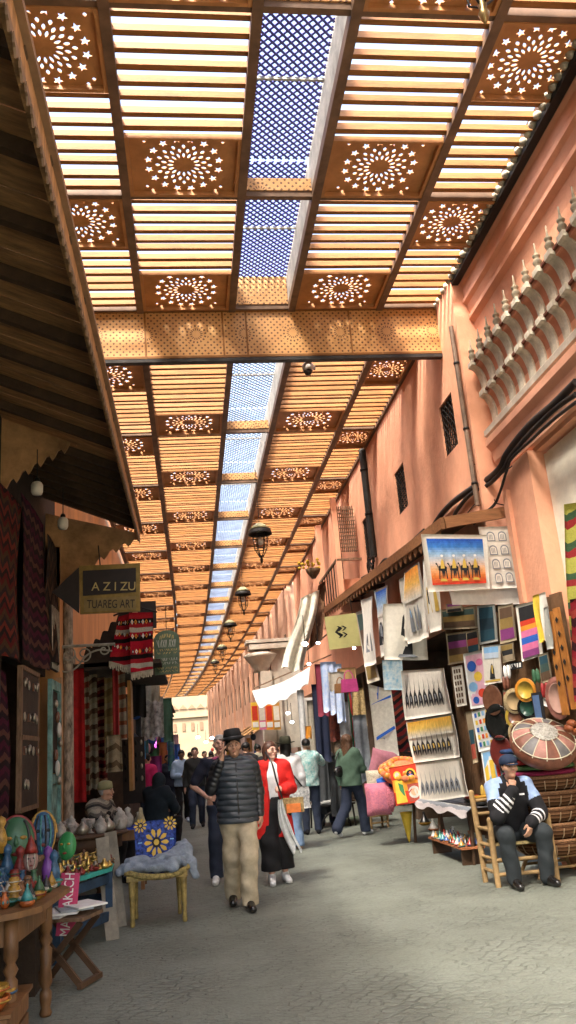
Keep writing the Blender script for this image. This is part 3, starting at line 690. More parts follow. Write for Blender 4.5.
def cap(a, b, ra, rb=None, sc=U3, k=.02, q=None): return ('add', tuple(a), tuple(b), ra, rb if rb is not None else ra, sc, k, q)
def ball(c, r, k=.015, kind='add'):
    r = r if isinstance(r, tuple) else (r, r, r); m = min(r); return (kind, tuple(c), tuple(Vector(c)+Vector((0, 0, 1e-5))), m, m, tuple(x/m for x in r), k)
SK = {'tan': M('skin_tan', (.52, .29, .19), .55, .08, 20), 'fair': M('skin_fair', (.62, .36, .27), .5, .08, 20), 'brown': M('skin_brown', (.27, .14, .085), .55, .08, 20)}
def joints(h=1.72, **kw):
    s = h/1.75
    J = dict(pel=(0, 0, .95), waist=(0, 0, 1.09), chest=(0, 0, 1.29), neck=(0, .015, 1.47), head=(0, -.012, 1.635),
             shR=(-.175, .01, 1.415), shL=(.175, .01, 1.415), elR=(-.235, .04, 1.14), elL=(.235, .04, 1.14), wrR=(-.25, -.03, .89), wrL=(.25, -.03, .89),
             hpR=(-.09, 0, .92), hpL=(.09, 0, .92), knR=(-.105, -.02, .50), knL=(.105, -.02, .50), anR=(-.11, .03, .085), anL=(.11, .03, .085), toR=(-.13, -.13, .03), toL=(.13, -.13, .03))
    J.update(kw.pop('raw', {}))
    J.update(kw); return {k: Vector(v)*s for k, v in J.items()}, s
def hand(w, d, nrm, s, curl=.5, side=1):
    """palm from wrist w along d, nrm = palm facing; four fingers and a thumb, curled towards nrm"""
    w = Vector(w); d = Vector(d).normalized(); nrm = Vector(nrm); nrm = (nrm-d*nrm.dot(d)).normalized(); ac = d.cross(nrm)*side
    P = [cap(w, w+d*.045*s, .024*s, .03*s, k=.02)]
    for i, (o, l) in enumerate(((-.030, .062), (-.010, .074), (.010, .070), (.029, .056))):
        k0 = w+d*.082*s+ac*o*s; P.append(cap(w+d*.02*s+ac*o*.5*s, k0, .015*s, .012*s, k=.008))
        d1 = (d*math.cos(curl)+nrm*math.sin(curl)); k1 = k0+d1*l*.5*s; d2 = (d*math.cos(curl*2)+nrm*math.sin(curl*2)); k2 = k1+d2*l*.32*s
        d3 = (d*math.cos(curl*2.8)+nrm*math.sin(curl*2.8)); k3 = k2+d3*l*.25*s
        P += [cap(k0, k1, .0105*s, .0095*s, k=.004), cap(k1, k2, .0095*s, .0085*s, k=.003), cap(k2, k3, .0085*s, .0075*s, k=.003)]
    t0 = w+d*.02*s-ac*.024*s; t1 = t0+(d*.6-ac*.55+nrm*.35).normalized()*.04*s; t2 = t1+(d*.8-ac*.1+nrm*.45).normalized()*.034*s
    P += [cap(t0, t1, .016*s, .012*s, k=.008), cap(t1, t2, .0115*s, .009*s, k=.003)]
    return P
def head_prims(c, s, R):
    """face looks along -Y of the frame R"""
    def q(x, y, z): return c+R @ (Vector((x, y, z))*s)
    P = [ball(q(0, .012, .025), (.077*s, .095*s, .088*s)), cap(q(0, -.02, -.02), q(0, -.04, -.075), .062*s, .036*s, (1, 1, 1), .03),
         cap(q(0, -.098, .012), q(0, -.112, -.018), .009*s, .014*s, U3, .012), ball(q(-.011, -.102, -.022), .009*s, .006), ball(q(.011, -.102, -.022), .009*s, .006),
         cap(q(-.03, -.085, .028), q(.03, -.085, .028), .012*s, .012*s, U3, .012), ball(q(-.045, -.06, -.02), .022*s, .02), ball(q(.045, -.06, -.02), .022*s, .02),
         ball(q(0, -.092, -.046), (.022*s, .012*s, .008*s), .008), ball(q(0, -.088, -.056), (.018*s, .011*s, .007*s), .006), ball(q(0, -.078, -.085), .018*s, .015),
         cap(q(-.078, .008, .018), q(-.076, .004, -.018), .014*s, .009*s, (.6, 1, 1), .006), cap(q(.078, .008, .018), q(.076, .004, -.018), .014*s, .009*s, (.6, 1, 1), .006),
         ('sub', tuple(q(-.03, -.098, .008)), tuple(q(-.03, -.0981, .008)), .012*s, .012*s, U3, 0), ('sub', tuple(q(.03, -.098, .008)), tuple(q(.03, -.0981, .008)), .012*s, .012*s, U3, 0)]
    return P
EYEW = M('eye_white', (.36, .33, .30), .4, 0); EYED = M('eye_dark', (.02, .012, .01), .2, 0); LIP = M('lip', (.38, .12, .10), .5, .05); BROW = M('brow_hair', (.03, .02, .015), .9, .1)
def face_bits(c, s, R, body, brow=BROW, beard=None):
    T = Matrix.Translation(c) @ R.to_4x4()
    for sg in (-1, 1):
        mb = MB(); mb.ell((sg*.03*s, -.086*s, .008*s), (.0115*s, .007*s, .0055*s), EYEW, 8, 6); mb.ell((sg*.03*s, -.092*s, .007*s), (.0055*s, .004*s, .005*s), EYED, 8, 6)
        for i, v in enumerate(mb.v): mb.v[i] = T @ v
        mb.build('eye', body)
        mb = MB(); mb.tube([T @ Vector((sg*.014*s, -.100*s, .028*s)), T @ Vector((sg*.03*s, -.1*s, .034*s)), T @ Vector((sg*.048*s, -.088*s, .028*s))], .004*s, brow, 6); mb.build('eyebrow', body)
    mb = MB(); mb.tube([T @ Vector((-.022*s, -.095*s, -.05*s)), T @ Vector((0, -.105*s, -.049*s)), T @ Vector((.022*s, -.095*s, -.05*s))], [.002, .0045, .002], LIP, 6); mb.build('lips', body)
def folds(amp, fx=9., seed=0.):
    return lambda X, Y, Z: amp*(np.sin(X*fx*2.3+Z*fx*.8+seed)*np.sin(Z*fx*2.1+Y*fx*1.7+seed*2)+.6*np.sin(Z*fx*4.1+X*fx*2.9+1.3+seed)*np.sin(Y*fx*3.3+seed)).astype(np.float32)
def body_prims(J, s, w=1., hands=True, res=.01, hR=None, hL=None, headR=None, det=True):
    R = headR or Matrix.Identity(3); P = []
    ch, pe, wa, ne = J['chest'], J['pel'], J['waist'], J['neck']
    P += [cap(J['hpR'], J['hpL'], .10*s*w, None, (1, .95, 1), .05), cap(pe, wa, .125*s*w, .115*s*w, (1.1, .85, 1), .06), cap(wa, ch, .115*s*w, .135*s*w, (1.15, .8, 1), .06),
          cap(J['shR'].lerp(J['shL'], .12), J['shL'].lerp(J['shR'], .12), .065*s, .065*s, U3, .06), cap(ch, ne, .10*s, .06*s, (1.2, .9, 1), .05), cap(ne, J['head']-Vector((0, 0, .06*s)), .056*s, .052*s, U3, .025)]
    for a in 'RL':
        P += [cap(J['sh'+a], J['el'+a], .048*s, .038*s, U3, .03), cap(J['el'+a], J['wr'+a], .038*s, .026*s, U3, .015),
              cap(J['hp'+a], J['kn'+a], .085*s*w, .056*s, U3, .05), cap(J['kn'+a], J['an'+a], .055*s, .038*s, U3, .02), cap(J['an'+a], J['to'+a], .036*s, .03*s, U3, .02)]
        hd = hR if a == 'R' else hL; fd = (J['wr'+a]-J['el'+a]).normalized()
        if det:
            d, nn, cu = hd or (fd, Vector((1 if a == 'R' else -1, -.2, 0)), .45)
            P += hand(J['wr'+a], d, nn, s, cu, -1 if a == 'R' else 1)
        else: P += [cap(J['wr'+a], J['wr'+a]+fd*.07*s, .024*s, .028*s, U3, .01), cap(J['wr'+a]+fd*.08*s, J['wr'+a]+fd*.14*s, .02*s, .012*s, (1, 1, 1), .01)]
    P += head_prims(J['head'], s, R)
    return P
def garment_top(J, s, t=.022, w=1., hem=None, sleeve=1., arm_t=None, q=None, aq=None, flare=0.):
    """torso and sleeves; sleeve 1 = to the wrist, .5 = to above the elbow"""
    ch, pe, wa, ne = J['chest'], J['pel'], J['waist'], J['neck']; at_ = arm_t if arm_t is not None else t
    hem = J['hpR'].lerp(J['hpL'], .5).z-.02 if hem is None else hem
    P = [cap(Vector((pe.x, pe.y, hem-.05)), Vector((ne.x*.5+ch.x*.5, ch.y, ch.z)), (.125*w+t+flare)*s, (.135*w+t)*s, (1.15, .88, 1), .05, q),
         cap(J['shR'].lerp(J['shL'], .12), J['shL'].lerp(J['shR'], .12), .066*s+t, None, U3, .05), cap(ch, ne, .105*s+t, .055*s+t*.6, (1.2, .9, 1), .05)]
    for a in 'RL':
        e, h, w_ = J['sh'+a], J['el'+a], J['wr'+a]
        if sleeve <= .6: P.append(cap(e, e.lerp(h, sleeve/.6*.95), .052*s+at_, .048*s+at_, U3, .03, aq))
        else: P += [cap(e, h, .052*s+at_, .043*s+at_, U3, .03, aq), cap(h, h.lerp(w_, (sleeve-.5)*2*.97), .042*s+at_, .029*s+at_, U3, .02, aq)]
    return P
def garment_legs(J, s, t=.018, w=1., wide=0., length=1.):
    P = [cap(J['hpR'], J['hpL'], .10*s*w+t, None, (1, .95, 1), .04), cap(J['pel'], J['waist'], .125*s*w+t*.7, .118*s*w+t*.7, (1.1, .85, 1), .05)]
    for a in 'RL':
        k, an = J['kn'+a], J['an'+a]; end = k.lerp(an, length)
        P += [cap(J['hp'+a], k, .088*s*w+t, .06*s+t+wide*.5, U3, .045), cap(k, end, .058*s+t+wide*.5, .042*s+t+wide, U3, .03)]
    return P
def shoes(J, s, mat, res, sole=None, par=None):
    for a in 'RL':
        an, to = J['an'+a], J['to'+a]; d = (to-an); d.z = 0; d.normalize(); z0 = min(an.z-.055*s, to.z)
        heel = Vector((an.x, an.y, an.z-.04*s))-d*.035*s; 
        o = surf([cap(heel, to+d*.02*s+Vector((0, 0, .005)), .038*s, .034*s, (1.05, 1.05, 1), .02), cap(an+Vector((0, 0, .06*s)), heel, .046*s, .042*s, U3, .02), cap(an, to, .046*s, .036*s, U3, .02)], res, 'shoe', mat, par,
                 clips=[((an.x, an.y, an.z+.05*s), (0, 0, 1)), ((to.x, to.y, to.z-.03*s), Vector((0, 0, -1)))])
        if sole:
            m = MB(); pts = [heel-Vector((0, 0, .028*s)), to+d*.03*s-Vector((0, 0, .018*s))]; m.tube([pts[0]-d*.03*s, pts[0], pts[0].lerp(pts[1], .5), pts[1], pts[1]+d*.02*s], [.02, .04*s, .036*s, .042*s, .02], sole, 10, flat=.35); m.build('sole', o)
def hair_cap(J, s, R, mat, res, par, style='short'):
    c = J['head']; q = lambda x, y, z: c+R @ (Vector((x, y, z))*s)
    if style == 'short': P = [ball(q(0, .022, .045), (.084*s, .098*s, .082*s)), cap(q(-.06, .03, -.01), q(.06, .03, -.01), .035*s, None, U3, .02)]
    elif style == 'long': P = [ball(q(0, .02, .04), (.088*s, .102*s, .088*s)), cap(q(0, .045, .0), q(0, .07, -.16), .075*s, .055*s, (1.15, .8, 1), .03), cap(q(-.07, .0, .02), q(-.08, .01, -.14), .028*s, .025*s, U3, .02), cap(q(.07, .0, .02), q(.08, .01, -.14), .028*s, .025*s, U3, .02)]
    elif style == 'flowing': P = [ball(q(0, .02, .04), (.092*s, .108*s, .092*s)), cap(q(0, .05, .0), q(0, .10, -.34), .09*s, .07*s, (1.25, .7, 1), .03), cap(q(-.07, .0, .02), q(-.085, .03, -.20), .034*s, .03*s, U3, .02), cap(q(.07, .0, .02), q(.085, .03, -.20), .034*s, .03*s, U3, .02)]
    elif style == 'tied': P = [ball(q(0, .022, .04), (.084*s, .1*s, .085*s)), ball(q(0, .12, .03), .045*s, .02)]
    else: return None
    sub = [('sub', tuple(q(0, -.115, -.02)), tuple(q(0, -.11, -.05)), .075*s, .075*s, U3, 0)]
    return surf(P+sub, res, 'hair', mat, par, disp=folds(.004, 40))
def rotz(a): return Matrix.Rotation(a, 3, 'Z')
def cl(name, c, rough=.85, var=.15, scale=12, bump=.15): return M(name, c, rough, var, scale, bump, 120)
JEAN = cl('dark_denim', (.025, .035, .065)); JEANL = cl('light_denim', (.16, .24, .38)); BLK = MATS['black_cloth']; NAVY = cl('navy_cotton', (.015, .018, .035))
BEIGE = cl('beige_chino', (.50, .42, .29)); REDC = cl('red_knit', (.62, .015, .012), bump=.3); WHT = cl('white_cotton', (.72, .72, .74)); HAIRB = M('brown_hair', (.075, .03, .018), .5, .3, 30, stretch=(3, 3, 1)); HAIRK = M('black_hair', (.012, .01, .009), .5, .2, 30)
PUFF = M('highlit_quilted_nylon', (.034, .044, .056), .45, .15, 12, .1, 60, spec=.6); PUFFK = M('black_quilted_nylon', (.014, .015, .018), .35, .1, 12, .1, 60, spec=.6)  # jacket body lighter than sleeves: highlight on its front put into the colour
LEATH = M('black_leather', (.012, .011, .011), .25, .1, 10, spec=.6); SNK = M('white_sneaker', (.72, .73, .74), .5, .08, 10); SOLE = M('pale_sole', (.5, .5, .48), .7)
SKIN_RES = .0068
def person(label, px, py, rz, h, skin, J, s, res=.013, det=False, hR=None, hL=None, R=None, w=1., hair=('short', HAIRK), loc=None, group=None):
    p = thing('person', label, 'person', loc or at(px, py, 2, 0), rz, group)
    R = R or Matrix.Identity(3)
    b = surf(body_prims(J, s, w, hR=hR, hL=hL, headR=R, det=det), res if not det else SKIN_RES, 'body', SK[skin], p)
    face_bits(J['head'], s, R, b)
    if hair: hair_cap(J, s, R, hair[1], res, p, hair[0])
    return p
# --- man in the hat, on the phone
J, s = joints(1.75, elR=(-.275, -.03, 1.20), wrR=(-.15, -.125, 1.495), shR=(-.185, .0, 1.42), elL=(.235, .05, 1.14), wrL=(.235, -.02, .89),
              knR=(-.085, .07, .50), anR=(-.085, .26, .12), toR=(-.10, .11, .045), knL=(.085, -.17, .51), anL=(.06, -.13, .09), toL=(.08, -.29, .035), head=(-.01, -.03, 1.625))
Rh = Matrix.Rotation(-.02, 3, 'X') @ Matrix.Rotation(-.08, 3, 'Y')
pm = person('man in a black hat and quilted jacket walking with a phone at his ear', 0, 0, 0., 1.75, 'tan', J, s, det=True, loc=(.44, 9.28, 0),
            hR=(Vector((.12, .02, 1)), Vector((1, .1, 0)), .35), hL=(Vector((0, -.15, -1)), Vector((-1, -.1, 0)), .5), R=Rh, hair=('short', HAIRK))
jk = surf([p for p in garment_top(J, s, .044, 1.02, hem=.84, sleeve=.01, flare=.022)][:3], .007, 'jacket', PUFF, pm, disp=lambda X, Y, Z: (.008-.015*np.abs(np.sin(PI*(Z+.006*np.sin(X*9))/.060))**.6+.003*np.sin(X*31+Z*47)).astype(np.float32), clips=[((0, 0, .845), (0, 0, -1)), ((0, -.02, 1.545), (0, -.35, 1))])
z_ = MB(); z_.tube([(0, -.165, .86), (0, -.178, 1.1), (0, -.16, 1.3), (0, -.12, 1.46)], .007, LEATH, 6); z_.build('zip', jk)
surf([cap(J['shR'], J['elR'], .088, .068, U3, .03, .06), cap(J['elR'], J['wrR'].lerp(J['elR'], .08), .066, .045, U3, .03, .05), ], .008, 'sleeve', PUFFK, pm)
surf([cap(J['shL'], J['elL'], .088, .068, U3, .03, .06), cap(J['elL'], J['wrL'].lerp(J['elL'], .1), .066, .046, U3, .03, .05)], .008, 'sleeve', PUFFK, pm)
surf([cap((0, .01, 1.46), (0, -.0, 1.53), .085, .078, (1, 1, 1), .02)], .008, 'collar', PUFFK, pm, clips=[((0, 0, 1.535), (0, -.3, 1))])
surf(garment_legs(J, s, .022, 1.0, .022, 1.02), .008, 'trousers', BEIGE, pm, clips=[((0, 0, .90), (0, 0, 1)), ((0, 0, .055), (0, 0, -1))], disp=folds(.009, 8, 1.))
shoes(J, s, LEATH, .008, None, pm)
HATM = M('black_felt', (.012, .012, .013), .8, .1, 20)
def hat(par, c, R, s, m, brim=.155, crown=.105, band=None, top=.13):
    T = Matrix.Translation(c) @ R.to_4x4()
    b = MB(); b.lathe([(.088*s, .0), (brim*s, .012), (brim*s, .018), (.090*s, .014), (crown*s, .02), (crown*.98*s, .07), (crown*.86*s, top-.01), (crown*.6*s, top), (.02, top-.02), (.001, top-.02)], (0, 0, 0), m, 24, sc=(1, 1.15))
    b.v = [T @ (v+Vector((0, 0, (.02*(v.x/brim/s)**2 if v.z < .02 else 0)))) for v in b.v]; o = b.build('hat', par)
    if band:
        q = MB(); q.lathe([(crown*s+.003, .02), (crown*s+.003, .045), (crown*s-.004, .045), (crown*s-.004, .02)], (0, 0, 0), band, 24, sc=(1, 1.15)); q.v = [T @ v for v in q.v]; q.build('hat_band', o)
    return o
hat(pm, J['head']+Vector((0, .015, .062)), Rh, s, HATM, .155, .102, M('hat_ribbon', (.05, .05, .055), .4))
ph = MB(); ph.box((0, 0, 0), (.012, .072, .15), M('phone_black', (.01, .01, .012), .5), rot=(.25, .12, 0)); 
tag(ph.build('phone', loc=Vector((.44, 9.28, 0))+J['head']+Vector((-.098, -.045, -.015))), 'black phone held to the ear of the man in the hat', 'phone')
# --- man behind him
J, s = joints(1.80, shR=(-.20, 0, 1.42), shL=(.20, 0, 1.42), elR=(-.37, .04, 1.15), wrR=(-.20, -.20, 1.02), knR=(-.12, -.10, .52), anR=(-.13, -.05, .09), toR=(-.15, -.21, .035), knL=(.11, .03, .5), anL=(.12, .22, .10), toL=(.12, .07, .035))
pb = person('grey haired man in a navy t-shirt half hidden behind the man in the hat', 0, 0, .0, 1.8, 'fair', J, s, det=True, loc=(.35, 11.25, 0), hR=(Vector((.75, -.5, -.2)), Vector((.3, .8, 0)), 1.1), hair=('short', M('grey_hair', (.30, .29, .28), .7, .2, 30)), w=1.05)
surf(garment_top(J, s, .024, 1.08, hem=.88, sleeve=.5), .010, 'shirt', NAVY, pb, clips=[((0, 0, .90), (0, 0, -1)), ((0, -.02, 1.52), (0, -.3, 1))], disp=folds(.005, 8))
surf([cap((-.06, -.03, 1.50), (.06, -.03, 1.50), .07, .07, (1, 1, .5), .02), cap((0, -.1, 1.46), (.0, -.12, 1.40), .04, .03, U3, .02)], .011, 'scarf', M('pink_patterned_scarf', (.60, .10, .22), .9, .3, 40, col2=(.03, .03, .08)), pb)
surf(garment_legs(J, s, .02, 1.0, .02, 1.02), .010, 'jeans', JEAN, pb, clips=[((0, 0, .94), (0, 0, 1)), ((0, 0, .07), (0, 0, -1))], disp=folds(.005, 9, 2.))
shoes(J, s, SNK, .009, SOLE, pb)
# --- woman in red
J, s = joints(1.66, shR=(-.165, .0, 1.42), shL=(.165, .0, 1.42), elR=(-.215, .07, 1.15), wrR=(-.22, .0, .90), elL=(.245, .02, 1.15), wrL=(.13, -.19, 1.14),
              knR=(-.10, -.10, .5), anR=(-.09, -.06, .09), toR=(-.10, -.21, .035), knL=(.09, .0, .5), anL=(.09, .06, .09), toL=(.12, -.09, .035))
Rw = rotz(.5)
pw = person('woman in a long red cardigan over a white top and black trousers walking', 0, 0, 0., 1.66, 'fair', J, s, det=True, loc=(.96, 10.72, 0), hR=None, hL=(Vector((-.75, -.3, .2)), Vector((-.2, .6, -.5)), .9), R=Rw, hair=('long', HAIRB))
surf(garment_top(J, s, .016, .98, hem=.93, sleeve=.2), .009, 'top', WHT, pw, clips=[((0, 0, .96*s), (0, 0, -1)), ((0, -.12, 1.36), (0, -1, .9))], disp=folds(.004, 9, 3))
P = garment_top(J, s, .036, 1.03, hem=.95, sleeve=1.)+[cap((-.03, .02, 1.0), (-.06, .02, .50), .18, .225, (1.3, .9, 1), .05)]
P += [('sub', (0, -.16, 1.5), (0, -.20, 1.1), .075, .085, (1, 1.6, 1), 0), ('sub', (0, -.20, 1.1), (.0, -.27, .38), .085, .125, (1, 1.4, 1), 0)]
surf(P, .009, 'cardigan', REDC, pw, clips=[((0, 0, .53), (0, 0, -1))], disp=folds(.006, 8, .5))
Jw = J
surf(garment_legs(J, s, .03, 1.02, .055, .90), .010, 'trousers', BLK, pw, clips=[((0, 0, 1.0), (0, 0, 1)), ((0, 0, .16), (0, 0, -1))], disp=folds(.010, 7, 2.))
shoes(J, s, SNK, .009, SOLE, pw)
# her shoulder bag and the scarf tied to it
bg = thing('shoulder_bag', 'tan and orange shoulder bag hanging at the hip of the woman in red', 'bag', (1.14, 10.40, .90))
m = MB(); m.box((.02, 0, 0), (.26, .09, .17), M('tan_canvas', (.30, .22, .10), .9, .4, 20)); m.build('body', bg)
m = MB(); m.box((.02, -.06, -.03), (.17, .04, .10), M('orange_leather', (.62, .17, .035), .6, .2, 15)); m.build('front_pocket', bg)
m = MB(); m.tube(curve_pts([(-.10, 0, .08), (-.16, -.02, .30), (-.20, -.03, .5), (-.26, .12, .64)], 5), .012, LEATH, 6); m.build('strap', bg)
m = MB(); m.sheet(lambda u, v: (-.08+.16*v**2+(u-.5)*(.05+.08*min(1, v*2)), -.10-.022*math.cos(u*14+v*3), .14-(.56+.06*math.sin(u*9))*v), 22, 20, M('pale_grey_scarf', (.60, .62, .62), .95, .15, 25), .006)
tag(m.build('scarf', loc=(1.08, 10.42, .84)), 'pale grey scarf knotted to the bag strap of the woman in red and trailing down', 'scarf')
# --- seated man in the tracksuit
SX, SY = 3.37, 8.93
J, s = joints(1.75, pel=(0, .22, .52), waist=(0, .20, .66), chest=(0, .11, .86), neck=(0, .04, 1.04), head=(-.01, -.05, 1.175), shR=(-.19, .07, .98), shL=(.19, .07, .98), hpR=(-.09, .2, .50), hpL=(.09, .2, .50),
              knR=(-.21, -.20, .52), knL=(.20, -.20, .52), anR=(-.16, -.13, .09), anL=(.19, -.13, .09), toR=(-.17, -.29, .035), toL=(.22, -.28, .035), elR=(-.23, -.10, .70), wrR=(-.055, -.17, .955), elL=(.27, -.04, .70), wrL=(.07, -.21, .62))
Rs = Matrix.Rotation(-.10, 3, 'X')
ps = person('seated man in a navy cap and black tracksuit with pale blue shoulders', 0, 0, 0., 1.75, 'tan', J, s, det=True, loc=(SX, SY, 0), R=Rs, w=1.05,
            hR=(Vector((.15, .1, 1)), Vector((.2, .8, 0)), 1.0), hL=(Vector((-.35, -.1, -1)), Vector((-.4, .6, 0)), .35), hair=('short', HAIRK))
TRK = cl('black_tracksuit', (.013, .013, .016)); PALEB = cl('pale_blue_nylon', (.36, .50, .78), rough=.5)
jkt = surf(garment_top(J, s, .034, 1.08, hem=.56, sleeve=1.), .008, 'jacket', TRK, ps, clips=[((0, -.02, 1.075), (0, -.4, 1)), ((0, 0, .50), (0, 0, -1))], disp=folds(.006, 9, 1))
def paint(o, mats):
    """give the faces of a garment the colour of its panels: mats = [(material, test on the face centre)]"""
    me = o.data; i0 = len(me.materials)
    for m_, _ in mats: me.materials.append(m_)
    for f in me.polygons:
        c = f.center
        for k_, (_, fn) in enumerate(mats):
            if fn(c): f.material_index = i0+k_
def segt(p, a, b): d = b-a; return (p-a).dot(d)/d.length_squared, (p-a-d*max(0, min(1, (p-a).dot(d)/d.length_squared))).length
def panel(c):
    for a in 'RL':
        t_, d_ = segt(c, J['sh'+a], J['el'+a])
        if d_ < .115 and -.3 < t_ < .52 and abs(c.x) > .165-.02*(c.z > .98): return True
        t_, d_ = segt(c, J['sh'+a], J['neck'])
        if d_ < .10 and c.z > J['sh'+a].z+.045 and abs(c.x) > .10: return True
    return False
def stripe(c):
    for a in 'RL':
        t_, d_ = segt(c, J['el'+a], J['wr'+a])
        if d_ < .10 and .22 < t_ < .80:
            ph_ = (t_*J['el'+a].x*0+t_*5.2+(c.x-J['el'+a].x)*6) % 1
            if ph_ < .45 and c.y < .02: return True
    return False
paint(jkt, [(PALEB, panel), (M('white_stripe', (.75, .75, .78), .6, 0), stripe)])
m = MB(); m.box((.075, -.075, .90), (.055, .008, .018), MATS['white_stripe']); m.build('chest_mark', jkt)
surf(garment_legs(J, s, .022, 1.02, .012, 1.0), .009, 'trousers', cl('charcoal_tracksuit', (.028, .035, .04)), ps, clips=[((0, .1, .72), (0, 0, 1))], disp=folds(.006, 9, 2.))
shoes(J, s, LEATH, .009, None, ps)
def capm(par, J, s, R, m, nm='cap'):
    T = Matrix.Translation(J['head']) @ R.to_4x4(); b = MB()
    b.lathe([(.093*s, .035), (.097*s, .06), (.092*s, .095), (.07*s, .125), (.035*s, .14), (.002, .144)], (0, .012, 0), m, 20, sc=(1, 1.14)); b.v = [T @ v for v in b.v]; o = b.build(nm, par)
    v = MB(); v.prism([(-.07, -.06), (-.065, -.11), (-.04, -.14), (0, -.15), (.04, -.14), (.065, -.11), (.07, -.06)], T @ Matrix.Translation((0, 0, .046)) @ Matrix.Rotation(.22, 4, 'X'), .008, m); v.build('visor', o); return o
capm(ps, J, s, Rs, cl('navy_cap_cloth', (.02, .035, .075)))
# ---------------------------------------------------------------- the crowd
def simple(label, px, py, rz, h, skin, top, legs, hair=('short', HAIRK), res=.016, shoe=BLK, tt=.026, sleeve=1., wide=.01, hem=None, J=None, R=None, skirt=False, loc=None, group=None, **kw):
    J_, s_ = joints(h, **(J or {}))
    p = person(label, px, py, rz, h, skin, J_, s_, res=res, det=False, R=R, hair=hair, loc=loc, group=group)
    surf(garment_top(J_, s_, tt+.008, 1.04, hem=hem or .88*s_, sleeve=sleeve, arm_t=tt, flare=.02), res, 'shirt' if sleeve < .8 else 'jacket', top, p, clips=[((0, 0, (hem or .88*s_)+.01), (0, 0, -1))], disp=folds(.007, 8, h*10))
    surf(garment_legs(J_, s_, .016, .98, wide, 1.0), res, 'trousers', legs, p, clips=[((0, 0, (hem or .88*s_)+.05), (0, 0, 1)), ((0, 0, .05), (0, 0, -1))], disp=folds(.006, 8, h*7))
    shoes(J_, s_, shoe, res*.8, None, p); return p, J_, s_
WALK = dict(knR=(-.10, -.12, .51), anR=(-.11, -.10, .09), toR=(-.12, -.26, .035), knL=(.10, .03, .5), anL=(.11, .22, .12), toL=(.12, .08, .04))
G1 = 'shoppers walking down the street'
p, J_, s_ = simple('man in a pale blue shirt looking down at a phone in the background crowd', 184, 823, .1, 1.74, 'brown', cl('pale_blue_cotton', (.38, .52, .72)), BLK, shoe=M('pale_blue_sneaker', (.50, .62, .78), .5), group=G1, hem=.86,
                   J=dict(WALK, elR=(-.23, -.02, 1.14), wrR=(-.05, -.24, 1.12)), R=Matrix.Rotation(.35, 3, 'X'))
simple('man in a black zip jacket beside the man in the pale blue shirt', 198, 828, 0., 1.76, 'fair', cl('black_jacket_cloth', (.02, .022, .022)), JEAN, group=G1, J=WALK)
simple('person in a magenta top standing beside the left hand stalls', 149, 838, 2.6, 1.70, 'tan', cl('magenta_cloth', (.55, .02, .12)), JEAN, group=G1)
simple('person in dark blue seen between the magenta top and the pale blue shirt', 170, 822, .3, 1.66, 'tan', NAVY, JEAN, group=G1, J=WALK)
simple('dark haired person in black showing between the hatted man and woman in red', 251, 832, 3.1, 1.76, 'tan', BLK, JEAN, group=G1)
simple('person in a black coat walking just behind the woman in red', 277, 850, 3.2, 1.70, 'fair', cl('black_coat_cloth', (.018, .018, .02)), BLK, group=G1, hair=('short', HAIRB), hem=.7)
p, J_, s_ = simple('woman in a white shirt and dark sun hat seen from behind', 293, 850, 3.3, 1.70, 'tan', WHT, JEANL, group=G1, wide=.03, shoe=M('sandal_tan', (.4, .25, .15)), hair=('long', HAIRK), hem=.80)
hat(p, J_['head']+Vector((0, .01, .05)), Matrix.Identity(3), s_, cl('olive_hat_straw', (.05, .05, .03)), .17, .1)
m = MB(); m.tube(curve_pts([(.19, .05, 1.43), (.0, .17, 1.2), (-.2, .14, .95)], 6), .014, LEATH, 6); m.build('bag_strap', p)
tb = MB(); tb.sheet(lambda u, v: ((u-.5)*.26+.01*math.sin(v*7), -.03*math.sin(u*PI)*(.6+v), .34-.34*v), 8, 10, M('printed_white_canvas', (.62, .62, .60), .9, .6, 30, col2=(.12, .13, .15)), .05)
tag(tb.build('tote_bag', loc=at(297, 850, 2, 0)+Vector((.10, -.12, .62)), rot=(0, 0, .2)), 'white tote bag with grey print carried by the woman in the dark sun hat', 'bag')
TURQ = M('turquoise_print', (.08, .36, .36), .85, .5, 22, col2=(.65, .70, .68), pos=.5)
simple('person in a turquoise patterned shirt reaching up to the hanging clothes', 313, 834, 3.1, 1.72, 'tan', TURQ, JEAN, sleeve=.95, hem=.84, group=G1, J=dict(elL=(.30, -.18, 1.42), wrL=(.34, -.40, 1.55), elR=(-.30, -.15, 1.28), wrR=(-.28, -.36, 1.40)), hair=('tied', HAIRK))
p, J_, s_ = simple('woman with long brown hair in a green jacket and flared jeans walking past the stalls', 356, 836, 2.35, 1.72, 'fair', cl('sage_green_wool', (.10, .17, .12)), JEAN, group=G1, hair=('flowing', M('chestnut_hair', (.13, .065, .035), .5, .35, 30, stretch=(3, 3, .6))), wide=.035, shoe=SNK, hem=.83, res=.011,
                   J=dict(knR=(-.10, -.16, .52), anR=(-.10, -.18, .09), toR=(-.11, -.32, .035), knL=(.10, .08, .5), anL=(.11, .40, .17), toL=(.12, .30, .05), elR=(-.22, -.10, 1.14), wrR=(-.12, -.26, 1.10)))
hb = MB(); hb.ell((0, 0, 0), (.15, .07, .10), LEATH); hb.tube(curve_pts([(-.12, 0, .05), (-.05, 0, .25), (.12, .05, .4)], 5), .01, LEATH, 6)
tag(hb.build('handbag', loc=at(348, 836, 2, 0)+Vector((-.06, -.14, 1.1)), rot=(0, 0, .5)), 'black handbag held by the woman in the green jacket', 'handbag')
